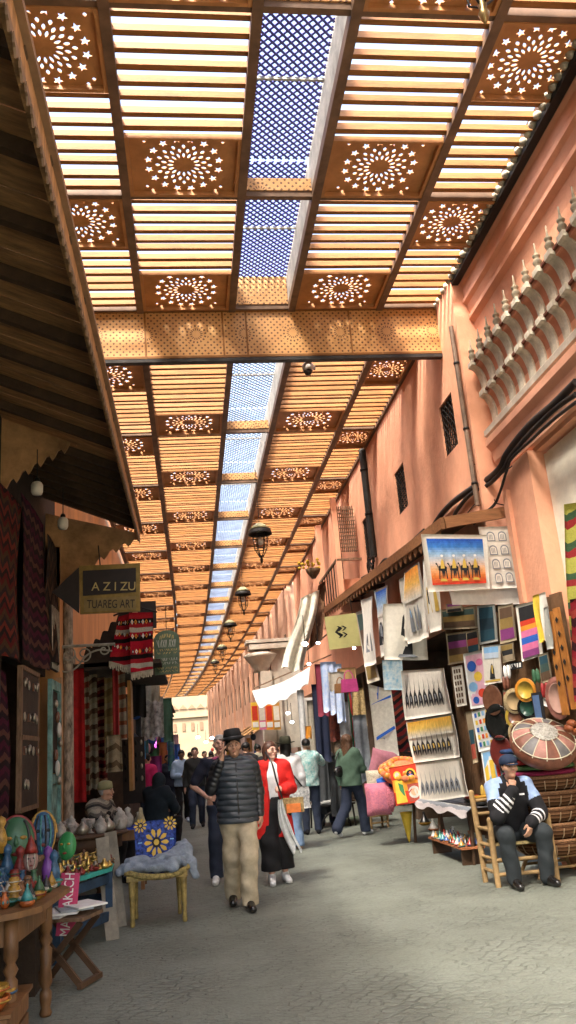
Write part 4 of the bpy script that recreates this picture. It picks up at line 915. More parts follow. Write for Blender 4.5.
for i, (px, py, h, c, rz, lb) in enumerate(((163, 810, 1.68, (.05, .05, .07), .2, 'small far figure in a charcoal coat at the left of the crowd'), (192, 806, 1.72, (.30, .30, .32), 3.0, 'small far figure in a grey top between the two walking men'),
        (207, 808, 1.70, (.35, .10, .07), .3, 'small far figure in a rust coloured top behind the man in navy'), (214, 812, 1.66, (.03, .03, .03), 3., 'small far figure in black half hidden behind the man in navy'),
        (262, 812, 1.74, (.30, .27, .20), 3., 'small far figure in khaki behind the woman in red'), (286, 816, 1.70, (.42, .40, .36), .1, 'small far figure in cream near the stone gateway'), (328, 826, 1.68, (.05, .05, .055), 3.0, 'figure in dark grey standing at the clothes rack'))):
    simple(lb, px, py, rz, h, 'tan', cl('coat_cloth_%s' % ('abcdefg'[i]), c), JEAN, group='distant shoppers', res=.022, J=WALK if i % 2 else None)
# seated trader seen from behind in dark hood
SIT = dict(pel=(0, .1, .46), waist=(0, .1, .62), chest=(0, .04, .84), neck=(0, .0, 1.02), head=(0, -.06, 1.16), shR=(-.2, .03, .97), shL=(.2, .03, .97), hpR=(-.09, .08, .44), hpL=(.09, .08, .44), knR=(-.15, -.34, .48), knL=(.15, -.34, .48), anR=(-.14, -.30, .09), anL=(.14, -.30, .09), toR=(-.15, -.45, .035), toL=(.15, -.45, .035),
           elR=(-.27, -.10, .72), wrR=(-.12, -.32, .66), elL=(.27, -.10, .72), wrL=(.12, -.32, .66))
def sitter(label, loc, rz, skin, top, cover, hair=None):
    J_, s_ = joints(1.78, **SIT); p = person(label, 0, 0, rz, 1.78, skin, J_, s_, res=.012, loc=loc, hair=hair, det=False)
    surf(garment_top(J_, s_, .05, 1.16, hem=.5, sleeve=1.), .012, 'jacket', top, p, disp=folds(.010, 7, 2)); surf(garment_legs(J_, s_, .025, 1.), .014, 'trousers', BLK, p, disp=folds(.006, 8, 1), clips=[((0, 0, .66), (0, 0, 1))]); shoes(J_, s_, LEATH, .012, None, p)
    return p, J_, s_
p, J_, s_ = sitter('trader in a dark navy hooded coat seated with back turned behind the blue chair', at(160, 852, 2, 0), 2.5, 'brown', cl('dark_navy_wool', (.012, .022, .032)), None)
surf([ball(J_['head']+Vector((0, .03, .02)), (.115, .13, .14)), cap(J_['head']+Vector((0, .05, -.06)), J_['neck'], .10, .13, U3, .05), ('sub', tuple(J_['head']+Vector((0, -.15, -.01))), tuple(J_['head']+Vector((0, -.14, -.03))), .085, .085, U3, 0)], .012, 'hood', MATS['dark_navy_wool'], p)
p, J_, s_ = sitter('old trader in a khaki knitted cap and checked jacket seated behind the pottery table', (-1.30, 12.3, 0), 1.2, 'tan', bands('checked_wool', [(.30, .27, .22), (.05, .05, .05), (.16, .14, .12), (.4, .37, .3)], 7, 2, zig=1.), None, hair=('short', MATS['grey_hair']))
m = MB(); m.lathe([(.098, -.02), (.10, .03), (.09, .08), (.05, .10), (.002, .105)], J_['head']+Vector((0, .015, .05)), cl('khaki_knit', (.26, .25, .13)), 18, sc=(1, 1.1)); m.build('cap', p)
for nm, loc, lb in (('stool', at(160, 852, 2, 0)+Vector((.05, -.05, 0)), 'small dark stool under the seated trader in the navy hood'), ('stool', Vector((-1.38, 12.33, 0)), 'small dark stool under the old trader in the khaki cap')):
    t = thing(nm, lb, 'stool', loc); m = MB(); m.lathe([(.16, .0), (.17, .02), (.17, .04)], (0, 0, .35), WOODD, 14); m.build('seat', t)
    for k in range(4): m = MB(); g_ = PI/4+k*PI/2; m.tube([(.12*math.cos(g_), .12*math.sin(g_), .35), (.16*math.cos(g_), .16*math.sin(g_), 0)], .018, WOODD, 6); m.build('leg', t)
# ---------------------------------------------------------------- hung canvases
def col(name, c, r=.85, v=.08): return M(name, c, r, v, 14, .08, 200)
CANV = col('unbleached_canvas', (.76, .72, .63)); INK = col('black_ink', (.02, .02, .022)); INKG = col('grey_ink', (.22, .24, .27)); ORG = col('orange_dye', (.80, .30, .03)); YEL = col('yellow_dye', (.80, .55, .06))
BLUE = col('blue_dye', (.03, .13, .55)); SKYB = col('sky_dye', (.25, .50, .80)); REDD = col('red_dye', (.62, .05, .02)); PINKD = col('pink_dye', (.70, .18, .35)); GRN = col('green_dye', (.06, .25, .10)); GOLD = col('gold_paint', (.62, .42, .08)); WHD = col('white_paint', (.75, .75, .72))
def canvas(name, label, cat, c4, mat, paint=(), wave=.012, group=None, nu=10, nv=14, gap=.006, face=None, th=.004, matfn=None, part=None):
    """c4: top left, top right, bottom right, bottom left as seen from the front; paint: [(points in 0..1, material)]"""
    tl, tr, br, bl = [Vector(c) for c in c4]; o = tl.lerp(tr, .5)
    n = (tr-tl).cross(bl-tl).normalized()
    ph = sum(tl)*7
    def fn(u, v, d=0.): return tl.lerp(tr, u).lerp(bl.lerp(br, u), v)-o+n*(wave*v*math.sin(u*7+ph)+wave*.6*math.sin(v*5+ph*.7+u*3)+d)
    mb = MB(); mb.sheet(lambda u, v: fn(u, v), nu, nv, mat, th, matfn)
    sgn = -1 if n.dot(Vector((-.45, -1, 0))) < 0 else 1
    for k, (poly, m) in enumerate(paint):
        d = sgn*(gap+.0005*k)
        mb.add([fn(u, v, d) for u, v in poly], [tuple(range(len(poly)))], m)
    ob = mb.build(name, part, o); 
    if not part: tag(ob, label, cat, group)
    return ob
def rect(u0, v0, u1, v1, k=4):
    return [((u0, v0+(v1-v0)*i/k), (u1, v0+(v1-v0)*i/k), (u1, v0+(v1-v0)*(i+1)/k), (u0, v0+(v1-v0)*(i+1)/k)) for i in range(k)]
def fill(u0, v0, u1, v1, mats, ku=3):
    k = len(mats); out = []
    for i, m in enumerate(mats):
        a, b = v0+(v1-v0)*i/k, v0+(v1-v0)*(i+1)/k
        for j in range(ku): out.append((((u0+(u1-u0)*j/ku, a), (u0+(u1-u0)*(j+1)/ku, a), (u0+(u1-u0)*(j+1)/ku, b), (u0+(u1-u0)*j/ku, b)), m))
    return out
def grad(nm, stops, n):
    out = []
    for i in range(n):
        t = i/(n-1)*(len(stops)-1); k = min(int(t), len(stops)-2); f = t-k
        out.append(col('%s_tone_%s' % (nm, 'abcdefghijklmnopqrstuvwx'[i]), tuple(stops[k][q]*(1-f)+stops[k+1][q]*f for q in range(3)), .85, .22))
    return out
def rider(u, v, w, h, m, m2=None, spear=True):
    """robed rider on a camel, box centre u, base v"""
    P = [[(-.05, 0), (-.12, -.38), (-.42, -.42), (-.36, -.62), (-.1, -.66), (.18, -.64), (.38, -.56), (.34, -.4), (.18, -.36), (.10, 0), (.05, -.3)],
         [(-.42, 0), (-.36, -.45), (-.26, -.42), (-.33, 0)], [(.30, 0), (.24, -.42), (.34, -.45), (.40, 0)],
         [(-.2, -.5), (-.14, -.82), (0, -1.0), (.12, -.82), (.2, -.5)], [(-.40, -.6), (-.52, -.78), (-.66, -.76), (-.62, -.7), (-.52, -.66), (-.44, -.5)]]
    out = [([(u+x*w, v+y*h) for x, y in p], (m2 or m) if i in (3,) else m) for i, p in enumerate(P)]
    if spear: out.append(([(u+.16*w, v-.45*h), (u+.20*w, v-.45*h), (u+.19*w, v-1.25*h)], m))
    return out
def disc(u, v, r, n=10, asp=1.): return [(u+r*math.cos(2*PI*i/n), v+r*asp*math.sin(2*PI*i/n)) for i in range(n)]
def X4(X, *p): return [at(px, py, 0, X) for px, py in p]
def Y4(Y, *p): return [at(px, py, 1, Y) for px, py in p]
D0 = Vector((3.6, 11.3, 0)); D1 = Vector((4.19, 8.75, 0)); Dd = (D1-D0).normalized(); Dn = Vector((-Dd.y, Dd.x, 0)); Dn = Dn if Dn.y < 0 else -Dn; 
if Dn.x > 0: Dn = -Dn
def onD(px, py, off=.05):
    d = np.array([px-288, 512-py, -FPX]); r = Vector((d@aX, d@aY, d@aZ)); o = Vector((0, 0, CAMZ)); P = D0+Dn*off
    t = (P-o).dot(Dn)/r.dot(Dn); return o+r*t
# awning of the canvas stall
aw = thing('stall_awning', 'brown board awning of the canvas stall with paintings hung along its edge', 'awning', (0, 0, 0))
AWW = M('varnished_board', (.34, .15, .06), .6, .25, 4, .2, 30, stretch=(1, 6, 6))
q0 = Vector((3.36, 9.98, 4.23)); q1 = Vector((3.40, 22.4, 4.93)); q2 = Vector((4.24, 9.98, 4.34))
mb = MB(); mb.bar(q0, q1, .05, .15, AWW); mb.build('side_board', aw)
mb = MB(); mb.bar(q0+Vector((.03, 0, 0)), q2, .05, .15, AWW); mb.build('front_board', aw)
mb = MB(); mb.add([q0+Vector((.03, .03, .03)), q1+Vector((.03, 0, .03)), Vector((4.6, 22.4, 5.1)), Vector((4.6, 10.28, 4.5)), q0+Vector((.03, .03, .06)), q1+Vector((.03, 0, .06)), Vector((4.6, 22.4, 5.13)), Vector((4.6, 10.28, 4.53))], [(0, 1, 2, 3), (7, 6, 5, 4), (0, 4, 5, 1), (0, 3, 7, 4)], WOODD); mb.build('roof_board', aw)
sm = MB()
for i in range(40):
    p = q0.lerp(q1, .02+i*.024); sm.prism([(-.10, 0), (.10, 0), (.07, -.06), (0, -.12), (-.07, -.06)], Matrix(((0, 0, 1, p.x), (1, 0, 0, p.y), (0, 1, 0, p.z-.08), (0, 0, 0, 1))), .015, AWW)
sm.build('scalloped_trim', aw)
for y in (12.0, 16.0):
    mb = MB(); mb.bar((3.42, y, 4.2+(y-10)*.05), (4.0, y, 4.6), .06, .08, WOODD); mb.build('bracket', aw)
# back panels
bp_ = thing('display_wall', 'dark plank display wall behind the plates and paintings', 'display board', D0)
for i in range(12):
    a = D0.lerp(D1, i/12+.004)-D0; b = D0.lerp(D1, (i+1)/12-.004)-D0
    zl = .3 if i < 6 else 1.45; mb = MB(); mb.bar(a-Dn*.04+Vector((0, 0, (3.0+zl)/2)), b-Dn*.04+Vector((0, 0, (3.0+zl)/2)), .03, 3.0-zl+.03*(i % 3), M('display_planks', (.16, .085, .04), .8, .35, 3, .3, 25)); mb.build('plank', bp_)
# sunset painting etc on the front
YF = 9.90
c4 = Y4(YF, (421, 534), (486.5, 535), (490, 589), (428, 592))
pt_ = fill(.07, .08, .93, .90, grad('sunset', [(.02, .10, .50), (.05, .22, .62), (.30, .48, .68), (.66, .60, .58), (.80, .45, .22), (.78, .22, .04), (.62, .05, .02)], 20), 4)
for i, u in enumerate((.26, .44, .60, .77)):
    pt_ += rider(u, .80, .17, .36, INK, GOLD)+[([(u-.06, .84), (u+.06, .84), (u+.03, .80), (u-.04, .79)], GOLD)]+[(disc(u, .40, .022), WHD)]
canvas('painting', 'blue and red sunset painting of four camel riders hung on the awning front', 'painting', c4, CANV, pt_, .006, 'canvases hung around the stall')
c4 = Y4(YF+.06, (478, 527), (523.5, 526), (531, 587), (490, 589))
pt_ = []
for r in range(4):
    for c in range(3):
        u, v = .24+c*.25, .16+r*.225
        arch = [(u-.09, v+.08)]+[(u-.09*math.cos(t*PI/6), v-.02-.06*math.sin(t*PI/6)) for t in range(7)]+[(u+.09, v+.08)]
        inn = [(u-.07, v+.065)]+[(u-.07*math.cos(t*PI/6), v-.01-.05*math.sin(t*PI/6)) for t in range(7)]+[(u+.07, v+.065)]
        pt_ += [(arch, INKG), (inn, CANV)]+[([(u-.04+k*.03, v+.05), (u-.03+k*.03, v+.05), (u-.03+k*.03+.004, v-.03), (u-.04+k*.03, v-.03)], INKG) for k in range(3)]
canvas('print', 'cream cloth printed with rows of small grey arched doorways beside the sunset painting', 'print', c4, CANV, pt_, .006, 'canvases hung around the stall')
canvas('cloth', 'blank off white cloth hanging low behind the sunset painting', 'cloth', Y4(YF+.14, (448, 586), (530, 583), (533, 604), (452, 605)), CANV, (), .01)
# canvases along the awning side
XS = 3.36
def spears(n, v0, h, m, m2, u0=.08, u1=.92):
    out = []
    for i in range(n):
        u = u0+(u1-u0)*(i+.5)/n; w_ = (u1-u0)/n
        out += [([(u-w_*.09, v0), (u+w_*.09, v0), (u+.002, v0-h*1.1)], m), ([(u-w_*.47, v0+h*.42), (u-w_*.40, v0-h*.16), (u-w_*.05, v0-h*.48), (u+w_*.36, v0-h*.18), (u+w_*.44, v0+h*.12), (u+w_*.26, v0+h*.46), (u, v0+h*.16)], m),
                ([(u-w_*.1, v0+h*.1), (u-w_*.15, v0-h*.18), (u+w_*.12, v0-h*.18), (u+w_*.12, v0+h*.08)], m2)]
    return out
def tall(n, v0, h, m, m2, u0=.18, u1=.82):
    out = []
    for i in range(n):
        u = u0+(u1-u0)*(i+.5)/n; w_ = (u1-u0)/n*.5
        out += [([(u-w_*.7, v0), (u-w_*.5, v0-h*.45), (u-w_*.2, v0-h*.75), (u+w_*.1, v0-h*.8), (u+w_*.5, v0-h*.5), (u+w_*.65, v0)], m), ([(u-w_*.1, v0-h*.3), (u-w_*.15, v0-h*.7), (u+w_*.2, v0-h*.7), (u+w_*.25, v0-h*.25)], m2), ([(u+w_*.5, v0-h*.2), (u+w_*.58, v0-h*.2), (u+w_*.5, v0-h*1.25)], m)]
    return out
G3 = 'canvases hung around the stall'
canvas('canvas', 'narrow white canvas with grey figures, farthest of the row under the awning edge', 'canvas', X4(XS, (361, 600), (372, 596), (377, 663), (367, 667)), CANV, tall(2, .8, .35, INKG, INK), .03, G3)
canvas('canvas', 'tall canvas fading from blue to white with a lone dark figure', 'canvas', X4(XS, (374, 591), (387, 585), (392, 652), (381, 658)), CANV, fill(.06, .03, .94, .42, grad('azure', [(.03, .13, .55), (.30, .50, .74), (.74, .71, .64)], 12))+tall(1, .84, .42, INK, INKG), .03, G3)
canvas('canvas', 'tall canvas fading from orange to cream with three grey camel riders', 'canvas', X4(XS, (403, 573), (420, 562), (430, 637), (409, 644)), CANV, fill(.06, .02, .94, .45, grad('amber', [(.80, .28, .03), (.84, .48, .10), (.76, .72, .62)], 12))+tall(3, .86, .42, INKG, SKYB), .03, G3)
canvas('canvas', 'plain pale edge of a folded canvas between the blue one and the orange one', 'canvas', X4(XS+.05, (400, 580), (404, 577), (410, 640), (405, 641)), CANV, (), .03, G3)
canvas('canvas', 'white canvas with small brown riders half hidden under the sunset painting', 'canvas', X4(XS-.02, (422, 560), (434, 553), (443, 628), (429, 634)), CANV, tall(2, .75, .45, GOLD, INK), .03, G3)
canvas('canvas', 'big cream canvas of one dark robed figure hanging deeper in the stall', 'canvas', Y4(12.6, (383, 604), (424, 602), (428, 660), (384, 660)), CANV, [([(.42, .95), (.40, .55), (.46, .25), (.54, .15), (.60, .28), (.66, .6), (.68, .95)], INK), (disc(.55, .18, .05, 8, .8), INK), ([(.3, .95), (.8, .95), (.7, .9), (.35, .9)], INKG)], .03, G3)
canvas('painting', 'dark narrow painting with muddy brown figures beside the farthest canvas', 'painting', X4(XS+.1, (356, 612), (363, 610), (380, 680), (368, 684)), col('cream_frame', (.5, .45, .35)), fill(.1, .05, .9, .95, [col('dark_green_paint', (.05, .09, .08)), col('umber_paint', (.12, .07, .04)), INK, col('ochre_paint', (.3, .2, .06))]), .005, G3)
canvas('cloth', 'pale blue and white printed cloth hanging below the dark robed figure canvas', 'cloth', Y4(13.2, (382, 660), (402, 660), (404, 690), (384, 690)), M('blue_white_print', (.2, .45, .65), .9, .4, 14, col2=(.7, .75, .75)), (), .01)
# three camel caravan prints hanging low
canvas('print', 'upper cream print with a line of black spear bearing riders', 'print', X4(3.40, (399, 671), (444, 668), (452, 713), (406, 720)), CANV, spears(8, .62, .42, INK, INKG), .012, 'caravan prints hung one below the other')
canvas('print', 'middle print with an amber band behind black spear bearing riders', 'print', X4(3.40, (406, 722), (453, 714), (461, 757), (414, 763)), CANV, fill(.03, .03, .97, .42, grad('saffron', [(.80, .42, .04), (.80, .55, .12), (.76, .72, .62)], 12))+spears(8, .68, .40, INK, GOLD), .012, 'caravan prints hung one below the other')
canvas('print', 'lower cream print with grey spear bearing riders resting near the table', 'print', X4(3.40, (414, 764), (461, 758), (470, 796), (420, 803)), CANV, spears(8, .66, .45, INKG, INK), .012, 'caravan prints hung one below the other')
# paintings and cloths on the display wall
def dq(off, *p): return [onD(px, py, off) for px, py in p]
canvas('painting', 'dark teal painting in a pale border on the display wall', 'painting', dq(.05, (477, 606), (495, 604), (498, 641), (479, 645)), col('grey_border', (.4, .4, .36)), fill(.12, .06, .88, .94, [col('teal_paint', (.02, .07, .10)), col('deep_teal_paint', (.015, .04, .06)), col('teal_paint', (.02, .07, .10))]), .004, G3)
canvas('painting', 'narrow painting of red over confetti colours beside the white rolled canvases', 'painting', dq(.07, (516, 606), (537, 600), (543, 655), (522, 662)), CANV, fill(.12, .05, .9, .3, [INK])+fill(.12, .3, .9, .48, [REDD, ORG])+fill(.12, .48, .9, .96, [PINKD, BLUE, PINKD, col('plum_dye', (.25, .05, .2))], 5), .004, G3)
canvas('painting', 'bright abstract painting of blue and pink shapes on white', 'painting', dq(.08, (463, 654), (484, 650), (491, 706), (471, 709)), WHD, fill(.1, .05, .9, .95, [col('pale_pink_dye', (.75, .45, .55))])+[(disc(.35, .25, .22, 12, .45), BLUE), (disc(.6, .45, .2, 12, .45), YEL), (disc(.3, .62, .22, 12, .4), SKYB), (disc(.7, .75, .2, 12, .4), REDD), (disc(.35, .86, .16, 12, .4), BLUE), (disc(.75, .2, .16, 12, .4), PINKD)], .004, G3)
canvas('painting', 'small blue sky painting of a tall dark figure clipped over the abstract one', 'painting', dq(.11, (482, 646), (500, 644), (503, 682), (485, 685)), CANV, fill(.1, .05, .9, .35, [SKYB, col('pale_sky_dye', (.5, .6, .72))])+tall(1, .88, .5, INK, GOLD, .3, .7)+[([(.1, .9), (.9, .9), (.9, .95), (.1, .95)], GOLD)], .004, G3)
canvas('print', 'white sheet printed with a grid of small coloured doors', 'print', dq(.09, (472, 712), (490, 706), (499, 748), (479, 752)), WHD, [(((.12+c*.2, .06+r*.18), (.24+c*.2, .06+r*.18), (.24+c*.2, .17+r*.18), (.12+c*.2, .17+r*.18)), (BLUE, ORG, REDD, YEL, SKYB, GRN)[(r*3+c*5) % 6]) for r in range(5) for c in range(4)], .004, G3)
canvas('print', 'bright blue print with yellow houses below the grid of doors', 'print', dq(.10, (481, 752), (499, 747), (505, 782), (486, 786)), WHD, fill(.08, .05, .92, .92, [SKYB])+[(((.1, .9), (.3, .9), (.3, .4), (.1, .5)), YEL), (((.4, .9), (.62, .9), (.62, .3), (.4, .3)), YEL), (((.7, .9), (.88, .9), (.88, .55), (.7, .5)), REDD)], .004, G3)
canvas('painting', 'brown landscape painting half hidden above the small figure painting', 'painting', dq(.03, (440, 610), (476, 606), (478, 628), (443, 630)), col('tan_border', (.35, .28, .18)), fill(.06, .1, .94, .9, [col('dark_green_paint', (.05, .09, .08)), col('ochre_paint', (.3, .2, .06)), col('umber_paint', (.12, .07, .04))]), .004, G3)
canvas('painting', 'small dark painting with a blurred red and blue market scene', 'painting', dq(.04, (446, 634), (474, 630), (477, 660), (449, 665)), col('tan_border', (.35, .28, .18)), fill(.06, .06, .94, .94, [INK, col('plum_dye', (.25, .05, .2)), col('umber_paint', (.12, .07, .04)), col('ochre_paint', (.3, .2, .06))]), .004, G3)
canvas('print', 'striped brown and cream strip print left of the abstract painting', 'print', dq(.05, (452, 667), (462, 665), (467, 705), (457, 707)), CANV, [(((.15+c*.25, .08+r*.15), (.32+c*.25, .08+r*.15), (.32+c*.25, .18+r*.15), (.15+c*.25, .18+r*.15)), col('umber_paint', (.12, .07, .04))) for r in range(6) for c in range(3)], .004, G3)
for i, (a, b, c, d, m, lb) in enumerate((((533, 596), (539, 594), (546, 640), (540, 643), YEL, 'folded amber canvas edge at the right of the paintings'), ((539, 594), (546, 592), (552, 636), (546, 641), CANV, 'folded white canvas hanging beside the carved slats'), ((543, 608), (549, 606), (553, 648), (547, 650), col('grey_border', (.4, .4, .36)), 'folded grey canvas tucked behind the white one'))):
    canvas('canvas', lb, 'canvas', dq(.14+.03*i, a, b, c, d), m, (), .02, G3)
# carved slats
cs = thing('carved_screen', 'tall pair of orange carved wooden slats with black diamonds at the right of the paintings', 'carved panel', onD(556, 610, .12))
for k in (0, 1):
    a, b = onD(549+7*k, 612-4*k, .14+.01*k)-onD(556, 610, .12), onD(566+9*k, 715-6*k, .14+.01*k)-onD(556, 610, .12)
    mb = MB(); mb.bar(a, b, .10, .025, M('orange_varnish', (.50, .20, .05), .4, .25, 4, .1, 30), up=tuple(Dn)); sl_o = mb.build('slat', cs)
    for t in (.12, .26, .40, .54, .7): q = MB(); p = a.lerp(b, t); q.prism([(0, -.035), (.025, 0), (0, .035), (-.025, 0)], frame(p+Dn*.02, Dd, (0, 0, 1)), .004, INK); q.build('diamond_inlay', sl_o)
# plates
def plate(px, py, r, label, cols, dark=False, off=.10, sq=1., tilt=0., grp='plates on the display wall'):
    t = thing('plate', label, 'plate', onD(px, py, off+.02), group=grp); Rz = frame((0, 0, 0), Dd, (0, 0, 1)); 
    if Rz.col[2].to_3d().dot(Dn) < 0: Rz = frame((0, 0, 0), -Dd, (0, 0, 1))
    T = Matrix.Rotation(.42, 4, 'Z') @ Rz @ Matrix.Rotation(tilt, 4, 'Z'); m = MB(); k = len(cols); r = r*1.12
    m.lathe([(r*.3, -.03), (r*.6, -.025), (r, .012), (r*.98, .02), (r*.55, -.012), (.001, -.015)], (0, 0, 0), cols[0], 22, T, sc=(sq, 1)); o = m.build('dish', t)
    for i in range(1, k):
        rr = r*(.92-.3*i*(.9 if k > 3 else 1)) ; m = MB(); z = .017-.011*(i) ; m.lathe([(rr+r*.09, z+.012), (rr+r*.09, z+.014), (rr, z+.006), (rr, z+.003)], (0, 0, 0), cols[i], 22, T, sc=(sq, 1)); m.build('painted_ring', o)
    return t
BRW = M('glazed_brown', (.16, .07, .04), .25, .3, 8, spec=.6); BRR = M('dark_red_glaze', (.14, .025, .02), .3, .3, 6, spec=.6); BEI = M('straw_weave', (.50, .38, .20), .8, .3, 40, .3, 90); GLZ = M('black_glaze', (.012, .013, .012), .15, .2, 5, spec=.7); ORGL = M('orange_glaze', (.65, .26, .03), .3, .15, 8, spec=.6); YGL = M('mustard_glaze', (.50, .34, .05), .35, .2, 8); RCL = M('rose_clay', (.34, .14, .11), .5, .35, 9)
for a in ((493, 700, .17, 'brown oval platter just right of the abstract painting', [BRW], .75), (515, 701, .135, 'pale straw plate left of the orange ringed plate', [BEI, col('straw_dark', (.34, .24, .12))], 1), (526, 690, .125, 'orange plate with bright yellow rings', [ORGL, YGL, ORGL, YGL], 1), (516, 717, .125, 'mustard plate with a brown rim below the pale straw one', [YGL, BRW, YGL], 1),
          (519, 733, .125, 'cream plate with fine brown rings, third in the column', [BEI, BRW, BEI, BRW], 1), (522, 750, .11, 'small woven brown plate, fourth in the column', [M('woven_brown', (.30, .18, .09), .8, .3, 40)], 1), (498, 722, .2, 'large black glazed platter left of the plate column', [GLZ], .8), (528, 708, .12, 'black glazed bowl right of the mustard plate', [GLZ, col('deep_green_glaze', (.02, .06, .04), .2)], 1),
          (533, 727, .12, 'dark green glazed bowl right of the cream ringed plate', [GLZ, col('deep_green_glaze', (.02, .06, .04), .2)], 1), (502, 752, .18, 'dark red platter low beside the seated man', [BRR], .8), (558, 698, .21, 'rose clay oval platter hanging by the carved slats', [RCL, col('rose_pale', (.42, .25, .2))], .62), (524, 765, .1, 'straw plate half hidden behind the cap of the seated man', [BEI], 1)):
    plate(a[0], a[1], a[2], a[3], a[4], sq=a[5])
bx = thing('game_board', 'narrow black and blue framed board hanging right of the black bowl', 'board', onD(540, 712, .12)); m = MB(); m.prism([(-.09, -.22), (.09, -.22), (.09, .22), (-.09, .22)], frame((0, 0, 0), Dd, (0, 0, 1)), .02, INK); m.build('frame', bx)
fdn = frame((0, 0, 0), Dd, (0, 0, 1)); zo = fdn.col[2].to_3d().dot(Dn); m = MB(); m.prism([(-.06, -.19), (.06, -.19), (.06, .19), (-.06, .19)], Matrix.Translation(Dn*(.026 if zo > 0 else .006)) @ fdn, .002, col('steel_blue', (.10, .18, .35))); m.build('blue_panel', bx)
for i, (px, py, lb) in enumerate(((547, 700, 'white crumpled paper tucked behind the rose platter'), (551, 725, 'white crumpled paper above the leather pouf'), (556, 742, 'white folded paper at the shoulder of the leather pouf'))):
    c = onD(px, py, .1); m = MB(); m.sheet(lambda u, v: (Dd*(u-.5)*.16+Vector((0, 0, .09*(v-.5)-.06*u))+Dn*.02*math.sin(u*6+v*5+i)), 5, 4, WHD, .004); tag(m.build('paper', loc=c), lb, 'paper')
for i, (px, py, r, lb, mm) in enumerate(((574, 728, .10, 'orange leather slipper pile behind the leather pouf', M('orange_leather2', (.32, .09, .03), .5, .3, 10)),)):
    m = MB(); p = onD(px, py, .2)
    for k in range(5): m.ell((.03*k-.06, -.02*k, .05*math.sin(k*2)), (r*.5, r*.8, r*.45), mm, 10, 7)
    tag(m.build('slippers' if i == 0 else 'scarf', loc=p), lb, 'slippers' if i == 0 else 'scarf')
# ---------------------------------------------------------------- pouf, cloths and baskets
px0 = at(543, 744, 1, 9.0)
pf = thing('leather_pouf', 'round brown leather pouf with pale star stitching standing on its edge above the baskets', 'pouf', px0, rot=(PI/2-.85, 0, -.1))
LBR = M('brown_leather', (.20, .07, .04), .45, .3, 12, .1, 60, spec=.5); LPINK = M('rose_leather', (.42, .20, .16), .5, .2, 12); STITCH = M('pale_stitch', (.62, .56, .42), .7, 0)
m = MB(); m.ell((0, 0, 0), (.36, .36, .19), LBR, 32, 14); m.build('body', pf)
for k in range(14):
    a0, a1 = 2*PI*k/14, 2*PI*(k+1)/14; m = MB(); mat_ = (LPINK, LBR, M('grey_leather', (.16, .15, .15), .5, .2, 12))[k % 3]
    ring = []
    for rr in (.16, .21, .26, .31, .335):
        for a in (a0, (a0+a1)/2, a1):
            z = .19*math.sqrt(max(0, 1-(rr/.36)**2))+.004; ring.append((rr*math.cos(a), rr*math.sin(a), z))
    m.add(ring, [(i*3+j, (i+1)*3+j, (i+1)*3+j+1, i*3+j+1) for i in range(4) for j in range(2)], mat_, smooth=True); q = m.build('leather_panel', pf)
    s_ = MB(); s_.tube([(rr*math.cos(a0), rr*math.sin(a0), .19*math.sqrt(max(0, 1-(rr/.36)**2))+.008) for rr in (.14, .2, .26, .31, .345)], .006, STITCH, 5)
    s_.tube([(.335*math.cos(a), .335*math.sin(a), .085) for a in (a0, (a0+a1)/2, a1)], .006, STITCH, 5); s_.build('stitching', q)
m = MB(); m.lathe([(.15, .172), (.14, .182), (.05, .196), (.001, .197)], (0, 0, 0), M('embossed_silver_leather', (.45, .43, .38), .5, .4, 40, .3, 80), 20); m.build('centre_medallion', pf)
bk = px0-Vector((-.08, -.40, 0))
lay = [('folded navy cloth topmost under the leather pouf', (.02, .05, .14)), ('folded teal grey cloth second under the pouf', (.20, .30, .34)), ('folded red cloth in the middle of the cloth pile', (.55, .03, .03)), ('folded green and purple cloth under the red one', (.10, .22, .08)), ('folded crimson cloth lowest of the pile', (.30, .02, .08))]
z = 1.36
for i, (lb, c) in enumerate(lay):
    z -= .062; m = MB(); m.lathe([(.30, 0), (.40, .008), (.42, .03), (.40, .052), (.30, .058)], (0, 0, 0), cl('pile_cloth_%s' % 'abcde'[i], c, var=.35), 22); tag(m.build('folded_cloth', loc=(bk.x, bk.y, z)), lb, 'cloth', 'cloths piled on the baskets')
WICK = bands('wicker_brown', [(.16, .075, .035), (.07, .03, .015), (.26, .14, .07)], 26, 2, .8, .5, .0); WICR = M('wicker_rim', (.30, .15, .07), .7, .4, 50, .4, 90); WICP = M('pale_cane', (.46, .33, .2), .7, .2, 30)
def basket(loc, r, h, label, grp):
    t = thing('basket', label, 'basket', loc, group=grp); m = MB(); m.lathe([(r*.80, 0), (r*.92, h*.3), (r*1.0, h*.75), (r*.97, h), (r*.93, h), (r*.95, h*.75), (r*.75, .02)], (0, 0, 0), WICK, 26); m.build('body', t)
    m = MB(); m.tube([(r*.97*math.cos(a*2*PI/24), r*.97*math.sin(a*2*PI/24), h) for a in range(25)], .018, WICR, 7, False); m.build('rim', t)
    for k in range(20): m = MB(); a = 2*PI*k/20; m.tube([(r*.83*math.cos(a), r*.83*math.sin(a), .01), (r*.94*math.cos(a), r*.94*math.sin(a), h*.3), (r*1.015*math.cos(a), r*1.015*math.sin(a), h*.75)], .006, WICP, 5); m.build('cane_upright', t)
zz = [1.045-.165*i for i in range(5)]
for i, lb in enumerate(('topmost brown wicker basket under the cloth pile', 'second wicker basket from the top of the stack', 'third wicker basket down behind the seated man', 'fourth wicker basket down, level with the man\'s knees', 'lowest wicker basket resting on the little stand')):
    basket((bk.x+.02*math.sin(i*2), bk.y, zz[i]-.16), .42, .165-.012, lb, 'wicker baskets stacked behind the seated man')
LOGW = M('raw_poplar_pole', (.42, .27, .12), .75, .3, 8, .2, 30)
